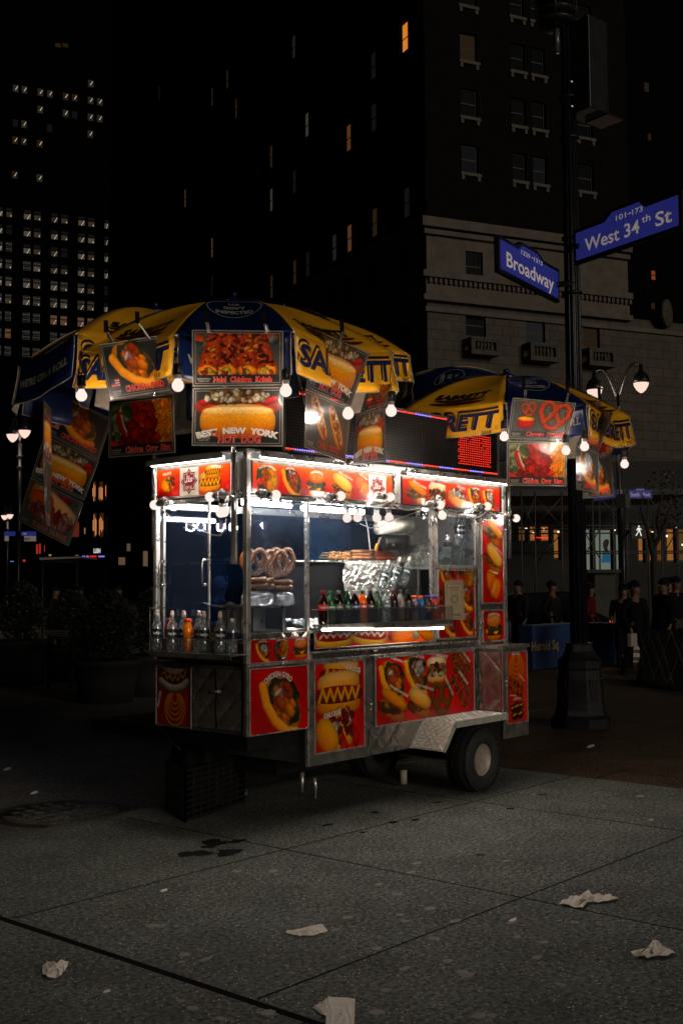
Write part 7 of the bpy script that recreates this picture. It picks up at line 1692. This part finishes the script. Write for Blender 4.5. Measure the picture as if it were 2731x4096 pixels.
# scaffold
SCF = mat('scaffold_steel', (.045, .045, .048), .5, .5)
t = thing('scaffold', 'dark sidewalk scaffold with crossed braces in front of the shops', 'scaffold', tuple(gd(2300, 31)))
def sc(x, y, d=31): n_ = Yf; return planept(x, y, at(2300, 2310, d), n_)
b = MB()
for x in (2083, 2138, 2245, 2332, 2368, 2395, 2450, 2505, 2590, 2645, 2705): b.tube([Vector((sc(x, 2300).x, sc(x, 2300).y, -.13)), sc(x, 1965)], .025, 6)
b.build('upright', SCF, t); b = MB()
for y in (2105, 2118, 2135, 2208, 2216): b.tube([sc(2030, y), sc(2760, y-4)], .02, 5)
for x0_, y0_, x1_, y1_ in [(2083, 2130, 2138, 1990), (2083, 1990, 2138, 2130), (2138, 2105, 2245, 1990), (2138, 1990, 2245, 2105), (2395, 1990, 2505, 2105), (2395, 2105, 2505, 1990), (2590, 1990, 2705, 2120), (2590, 2120, 2705, 1990), (2138, 2260, 2245, 2130), (2332, 2120, 2395, 2230), (2395, 2120, 2332, 2230), (2645, 2230, 2705, 2120)]: b.tube([sc(x0_, y0_), sc(x1_, y1_)], .016, 5)
b.build('brace', SCF, t); b = MB(); b.prism([sc(2025, 1985), sc(2760, 1978), sc(2760, 1955), sc(2025, 1960)], Yf*4); b.build('shed_deck', mat('shed_boards', (.03, .033, .038), .8, noise=.4, nscale=2), t)
# kiosk, car
t = thing('newspaper_kiosk', 'pale boxy kiosk with faint print right behind the lamp post', 'kiosk', tuple(gd(2420, 27))); o = gd(2418, 27)
b = MB(); a_k = (at(2375, 2310, 27)); b_k = at(2458, 2310, 27); a_k.z = b_k.z = -.1
b.prism([a_k, b_k, b_k+Vector((0, 0, 1.9)), a_k+Vector((0, 0, 1.9))], Yf*1.0); b.build('cabin', mat('kiosk_panel', (.04, .038, .034), .7, noise=.3, nscale=3), t, bevel=.02); b = MB(); b.prism([a_k+Vector((0, 0, 1.9))-Xr*.2-Yf*.2, b_k+Vector((0, 0, 1.9))+Xr*.1-Yf*.2, b_k+Vector((0, 0, 1.98))+Xr*.1-Yf*.2, a_k+Vector((0, 0, 1.98))-Xr*.2-Yf*.2], Yf*1.3); b.build('roof', DARKM, t)
words('lettering', [('NEWS', .25, 1.45, .12, .005, dict(bold=.02))], lambda x, y, d: a_k+Xr*x+Vector((0, 0, y))-Yf*d, mat('faded_ink', (.03, .03, .03), .7), t)
t = thing('parked_car', 'black car with a pale alloy wheel half hidden behind the right end of the cart', 'car', tuple(gd(2105, 27))); o = gd(2125, 26); Xc, Yc = Xr, Yf
def cp_(x, y, z): return o+Xc*x+Yc*y+Vector((0, 0, z))
prof = [(-1.9, .3), (-1.95, .75), (-1.75, .98), (-.95, 1.05), (-.35, 1.48), (.9, 1.52), (1.45, 1.05), (1.75, .9), (1.8, .35), (1.2, .28), (-1.2, .28)]
b = MB(); b.prism([cp_(x, 0, z) for x, z in prof], Yc*1.75); b.build('body', mat('car_black', (.006, .007, .008), .15, coat=1), t, bevel=.05)
b = MB(); b.prism([cp_(x, -.012, z) for x, z in [(-.8, 1.06), (-.3, 1.42), (.2, 1.44), (.2, 1.06)]], Yc*.01); b.prism([cp_(x, -.012, z) for x, z in [(.28, 1.06), (.28, 1.44), (.85, 1.45), (1.25, 1.08)]], Yc*.01); b.build('side_window', WDARK, t)
for wx in (-1.2, 1.15):
    wv = MB(); wv.lathe([(.2, -.02), (.3, -.03), (.33, .0), (.33, .2), (0, .2)], cp_(wx, -.02, .33), 24, Yc); o2 = wv.build('wheel', RUBBER, t); wv = MB(); wv.lathe([(.21, -.025), (.22, -.04), (.19, -.02), (0, -.015)], cp_(wx, -.02, .33), 24, Yc)
    for k in range(7): a = 2*PI*k/7; wv.bar(cp_(wx, -.045, .33), cp_(wx+.19*math.cos(a), -.045, .33+.19*math.sin(a)), .03, .01)
    wv.build('rim', RIM, o2)
b = MB(); b.ball(cp_(1.79, .1, .8), .05, 8, 6); b.build('tail_light', glow('tail_red', (1, .06, .02), .8), t)
# bare tree at the right
BARK = mat('bark', (.03, .022, .016), .9, noise=.4, nscale=6); LEAF = mat('dark_leaf', (.006, .010, .005), .7, noise=.4, nscale=6)
def leafy(name, label, base, blobs, n, sz, m=LEAF, trunk=None, cat='tree', seed=1, part='crown', flowers=None, flower_m=None, group=None):
    t = thing(name, label, cat, tuple(base), group); R = random.Random(seed); b = MB()
    for i in range(n):
        c, r = blobs[i % len(blobs)]; c = Vector(c); d = Vector((R.gauss(0, 1), R.gauss(0, 1), R.gauss(0, .9))).normalized()*(r*R.random()**.4); p = c+d
        a = Vector((R.uniform(-1, 1), R.uniform(-1, 1), R.uniform(-1, 1))).normalized(); q = a.orthogonal().normalized(); s_ = sz*R.uniform(.6, 1.4)
        b.add([p-a*s_, p+q*s_*.45, p+a*s_, p-q*s_*.45], [(0, 1, 2, 3)])
    b.build(part, m, t)
    if trunk:
        b = MB()
        for pts, r in trunk: b.tube(pts, r, 7)
        b.build('trunk', BARK, t)
    if flowers:
        b = MB()
        for i in range(flowers):
            c, r = blobs[i % len(blobs)]; c = Vector(c); d = Vector((R.gauss(0, 1), R.gauss(0, 1), R.gauss(0, 1))).normalized()*r*.95; b.ball(c+d, sz*.8, 6, 4, (1, 1, .6))
        b.build('flowers', flower_m, t)
    return t
def T(x, y, d=24): return at(x, y, d)
tb = gd(2620, 24)
leafy('street_tree', 'thin dark forked tree in front of the orange shop window at the right', tb, [(T(2690, 1960), .55), (T(2715, 2040), .45), (T(2660, 2080), .3), (T(2640, 1930), .35)], 320, .045, trunk=[([tb, T(2612, 2230), T(2600, 2170)], [.10, .07, .06]), ([T(2605, 2200), T(2640, 2140), T(2665, 2060), T(2700, 1990)], [.06, .045, .03, .015]), ([T(2600, 2175), T(2585, 2110), T(2560, 2040), T(2570, 1980)], [.055, .04, .025, .012]), ([T(2635, 2150), T(2625, 2080), T(2640, 2000)], [.04, .03, .012])], seed=3)
# ================================================================ street behind, left side
PLC = mat('planter_concrete', (.012, .0115, .0105), .85, noise=.35, nscale=3)
def planter(label, px, d, r, h, bl, seed, n=2600):
    p = gd(px, d); t = thing('planter', label, 'planter', tuple(p), 'round concrete planters'); b = MB(); b.lathe([(r*.78, 0), (r*.86, h*.5), (r*.95, h*.86), (r*1.04, h*.88), (r*1.04, h), (r*.95, h), (r*.9, h*.9), (0, h*.9)], p, 32); b.build('tub', PLC, t)
    leafy('flower_bush', bl, p+Vector((0, 0, h)), [(p+Vector((0, 0, h+.25)), r*.8), (p+Vector((r*.4, 0, h+.5)), r*.6), (p+Vector((-r*.4, .1, h+.45)), r*.65), (p+Vector((0, 0, h+.8)), r*.5)], n, .045, seed=seed, cat='bush', part='foliage', flowers=26, flower_m=mat('pale_flowers', (.06, .035, .035), .8), group='bushes in the planters')
planter('large round concrete planter at the left edge', 92, 20, .50, .78, 'dense dark bush in the large planter at the left edge', 4)
planter('round planter under the flower bushes left of the cart', 430, 17, .50, .62, 'tall dark flowering bush close to the left end of the cart', 5, 4200)
planter('round planter between the left edge one and the flower bushes', 290, 21, .48, .6, 'dark flowering bush left of the tall one', 6, 3000)
planter('round planter seen through the glass end of the cart', 610, 18, .5, .62, 'dark bush seen through the glass end of the cart', 8, 2600)
t = thing('bench', 'low slatted bench between the planters at the left', 'bench', tuple(gd(245, 19)))
for y in (2524, 2533, 2542): b = MB(); b.bar(at(182, y, 19), at(308, y, 19), .05, .025); b.build('slat', mat('bench_wood', (.07, .06, .05), .7), t)
b = MB(); b.bar(gd(200, 19), at(200, 2540, 19), .05); b.bar(gd(290, 19), at(290, 2540, 19), .05); b.build('leg', DARKM, t)
t = thing('kiosk_awning', 'long pale flat awning edge at head height left of the cart', 'awning', tuple(gd(240, 30)))
b = MB(); b.prism([at(158, 2230, 30), at(326, 2226, 30), at(322, 2232, 30), at(160, 2240, 30)], Yf*2); b.build('awning_edge', mat('awning_canvas', (.22, .21, .19), .7), t); b = MB(); b.tube([at(172, 2240, 30), gd(172, 30)], .03); b.tube([at(310, 2234, 30), gd(310, 30)], .03); b.build('support', DARKM, t); b = MB(); b.prism([at(165, 2247, 30), at(312, 2247, 30), at(312, 2249, 30), at(165, 2249, 30)], Yf*.1); b.build('trim', SCF, t)
# store building with neon windows and shop signs
dL = 85; Kl = at(330, 2310, dL); Kl.z = 0
st = thing('store_building', 'black store building at the left with tall neon striped windows', 'building', tuple(Kl))
NEON = lit('neon_window_dim', (46, 22, 8), 1)
wl_ = [W_(Kl, Xr, l, r, t_, b_, NEON) for l, r, t_, b_ in [(370, 386, 1922, 2008), (394, 414, 1922, 2008), (420, 430, 1930, 2000), (370, 388, 2048, 2150), (396, 416, 2048, 2150), (422, 430, 2060, 2140)]]+[W_(Kl, Xr, 285, 318, 2085, 2150, lit('neon_red_window', (76, 26, 16), 1))]
aW0 = fpx(-60, 2300, Kl, Xr)[0]; aW1 = fpx(436, 2300, Kl, Xr)[0]
facade('store_wall', Kl, Xr, -Yf, aW0, aW1, -.13, 12.5, wl_, mat('store_wall_paint', (.002, .002, .002), .9, spec=0), st, sash=False)
b = MB(); R = random.Random(6)
def pl(x, y, d=.05): return planept(x, y, Kl, Yf)-Yf*d
for l, r, t_, b_ in [(371, 385, 1928, 2004), (396, 413, 1926, 2004), (372, 387, 2056, 2146), (397, 415, 2054, 2146), (422, 428, 1934, 1996)]:
    x = l+1.5
    while x < r-1:
        y0_ = t_+R.uniform(0, (b_-t_)*.4); y1_ = b_-R.uniform(0, (b_-t_)*.3); b.prism([pl(x, y0_), pl(x+1.5, y0_), pl(x+1.5, y1_), pl(x, y1_)], Yf*.02); x += R.uniform(3, 5)
b.build('neon_tubes', glow('neon_amber', (1, .36, .12), .75), st)
def wtext(s, x, y, hpx, col, name, wpx=None, vert=False):
    p = pl(x, y, .08); k = (dL/FPX); words('lettering', [(s, 0, 0, hpx*k, 0, dict(bold=.03, width=(wpx*k if wpx else None), rot=PI/2 if vert else 0))], lambda X, Y, d: p+Xr*X+Vector((0, 0, Y))-Yf*d, glow(name, col, 1.0), st)
wtext('LUSH', 390, 2203, 17, (.62, .60, .58), 'shop_letters_white', 27); wtext('LUSH', 341, 2124, 5, (.35, .17, .05), 'shop_letters_amber', 24, True)
for x0_, x1_, c in [(332, 344, (.18, .12, .5)), (349, 358, (.2, .14, .55)), (363, 389, (.7, .01, .01)), (397, 421, (.20, .14, .6))]: b = MB(); b.prism([pl(x0_, 2223, .2), pl(x1_, 2223, .2), pl(x1_, 2229, .2), pl(x0_, 2229, .2)], Yf*.05); b.build('light_strip', glow('strip_%d' % int(c[0]*100+c[2]*1000), c, 1), st)
for x, y, w2, h2, c in [(154, 2197, 8, 38, (.30, .02, .01)), (165, 2195, 5, 40, (.34, .03, .015)), (183, 2195, 2, 26, (.34, .02, .02)), (102, 2243, 10, 8, (.34, .04, .02)), (54, 2246, 14, 3, (.1, .22, .4)), (205, 2221, 9, 6, (.4, .2, .1)), (312, 2222, 12, 3, (.2, .1, .05)), (519, 2190, 14, 30, (.09, .055, .03)), (586, 2235, 18, 60, (.11, .065, .035)), (492, 2245, 26, 30, (.10, .06, .035))]:
    b = MB(); p0 = lambda X, Y: planept(X, Y, Kl, Yf)-Yf*(.3 if x < 400 else .4)
    b.prism([p0(x-w2/2, y-h2/2), p0(x+w2/2, y-h2/2), p0(x+w2/2, y+h2/2), p0(x-w2/2, y+h2/2)], Yf*.05); b.build('lit_panel', glow('panel_%d_%d' % (x, y), c, .8), st)
t = thing('lane_sign', 'blue and white bus lane sign panels with the word ONLY at the far left', 'sign', tuple(at(80, 2145, 40)))
def ls(x, y, d=0): return at(x, y, 40)-Yf*d
for x0_, x1_, y0_, y1_, m_ in [(18, 62, 2126, 2144, SIGNB), (86, 145, 2126, 2144, SIGNB), (20, 36, 2144, 2164, None), (98, 145, 2144, 2165, None)]:
    b = MB(); b.prism([ls(x0_, y0_), ls(x1_, y0_), ls(x1_, y1_), ls(x0_, y1_)], Yf*.03); b.build('sign_panel', m_ or mat('panel_white', (.35, .31, .28), .6, emit=(.5, .42, .38), estr=.10), t)
p = at(112, 2155, 39.9); k = 40/FPX; words('lettering', [('ONLY', 0, 0, 9*k, 0, dict(bold=.03, width=24*k))], lambda X, Y, d: p+Xr*X+Vector((0, 0, Y))-Yf*(d+.02), INK, t)
p = at(100, 2135, 39.9); words('lettering', [('LANE', 0, 0, 6*k, 0, dict(bold=.02, width=14*k))], lambda X, Y, d: p+Xr*X+Vector((0, 0, Y))-Yf*(d+.02), SIGNW, t)
b = MB(); b.tube([at(76, 2125, 40.3), gd(76, 40.3)], .05); b.build('pole', DARKM, t)
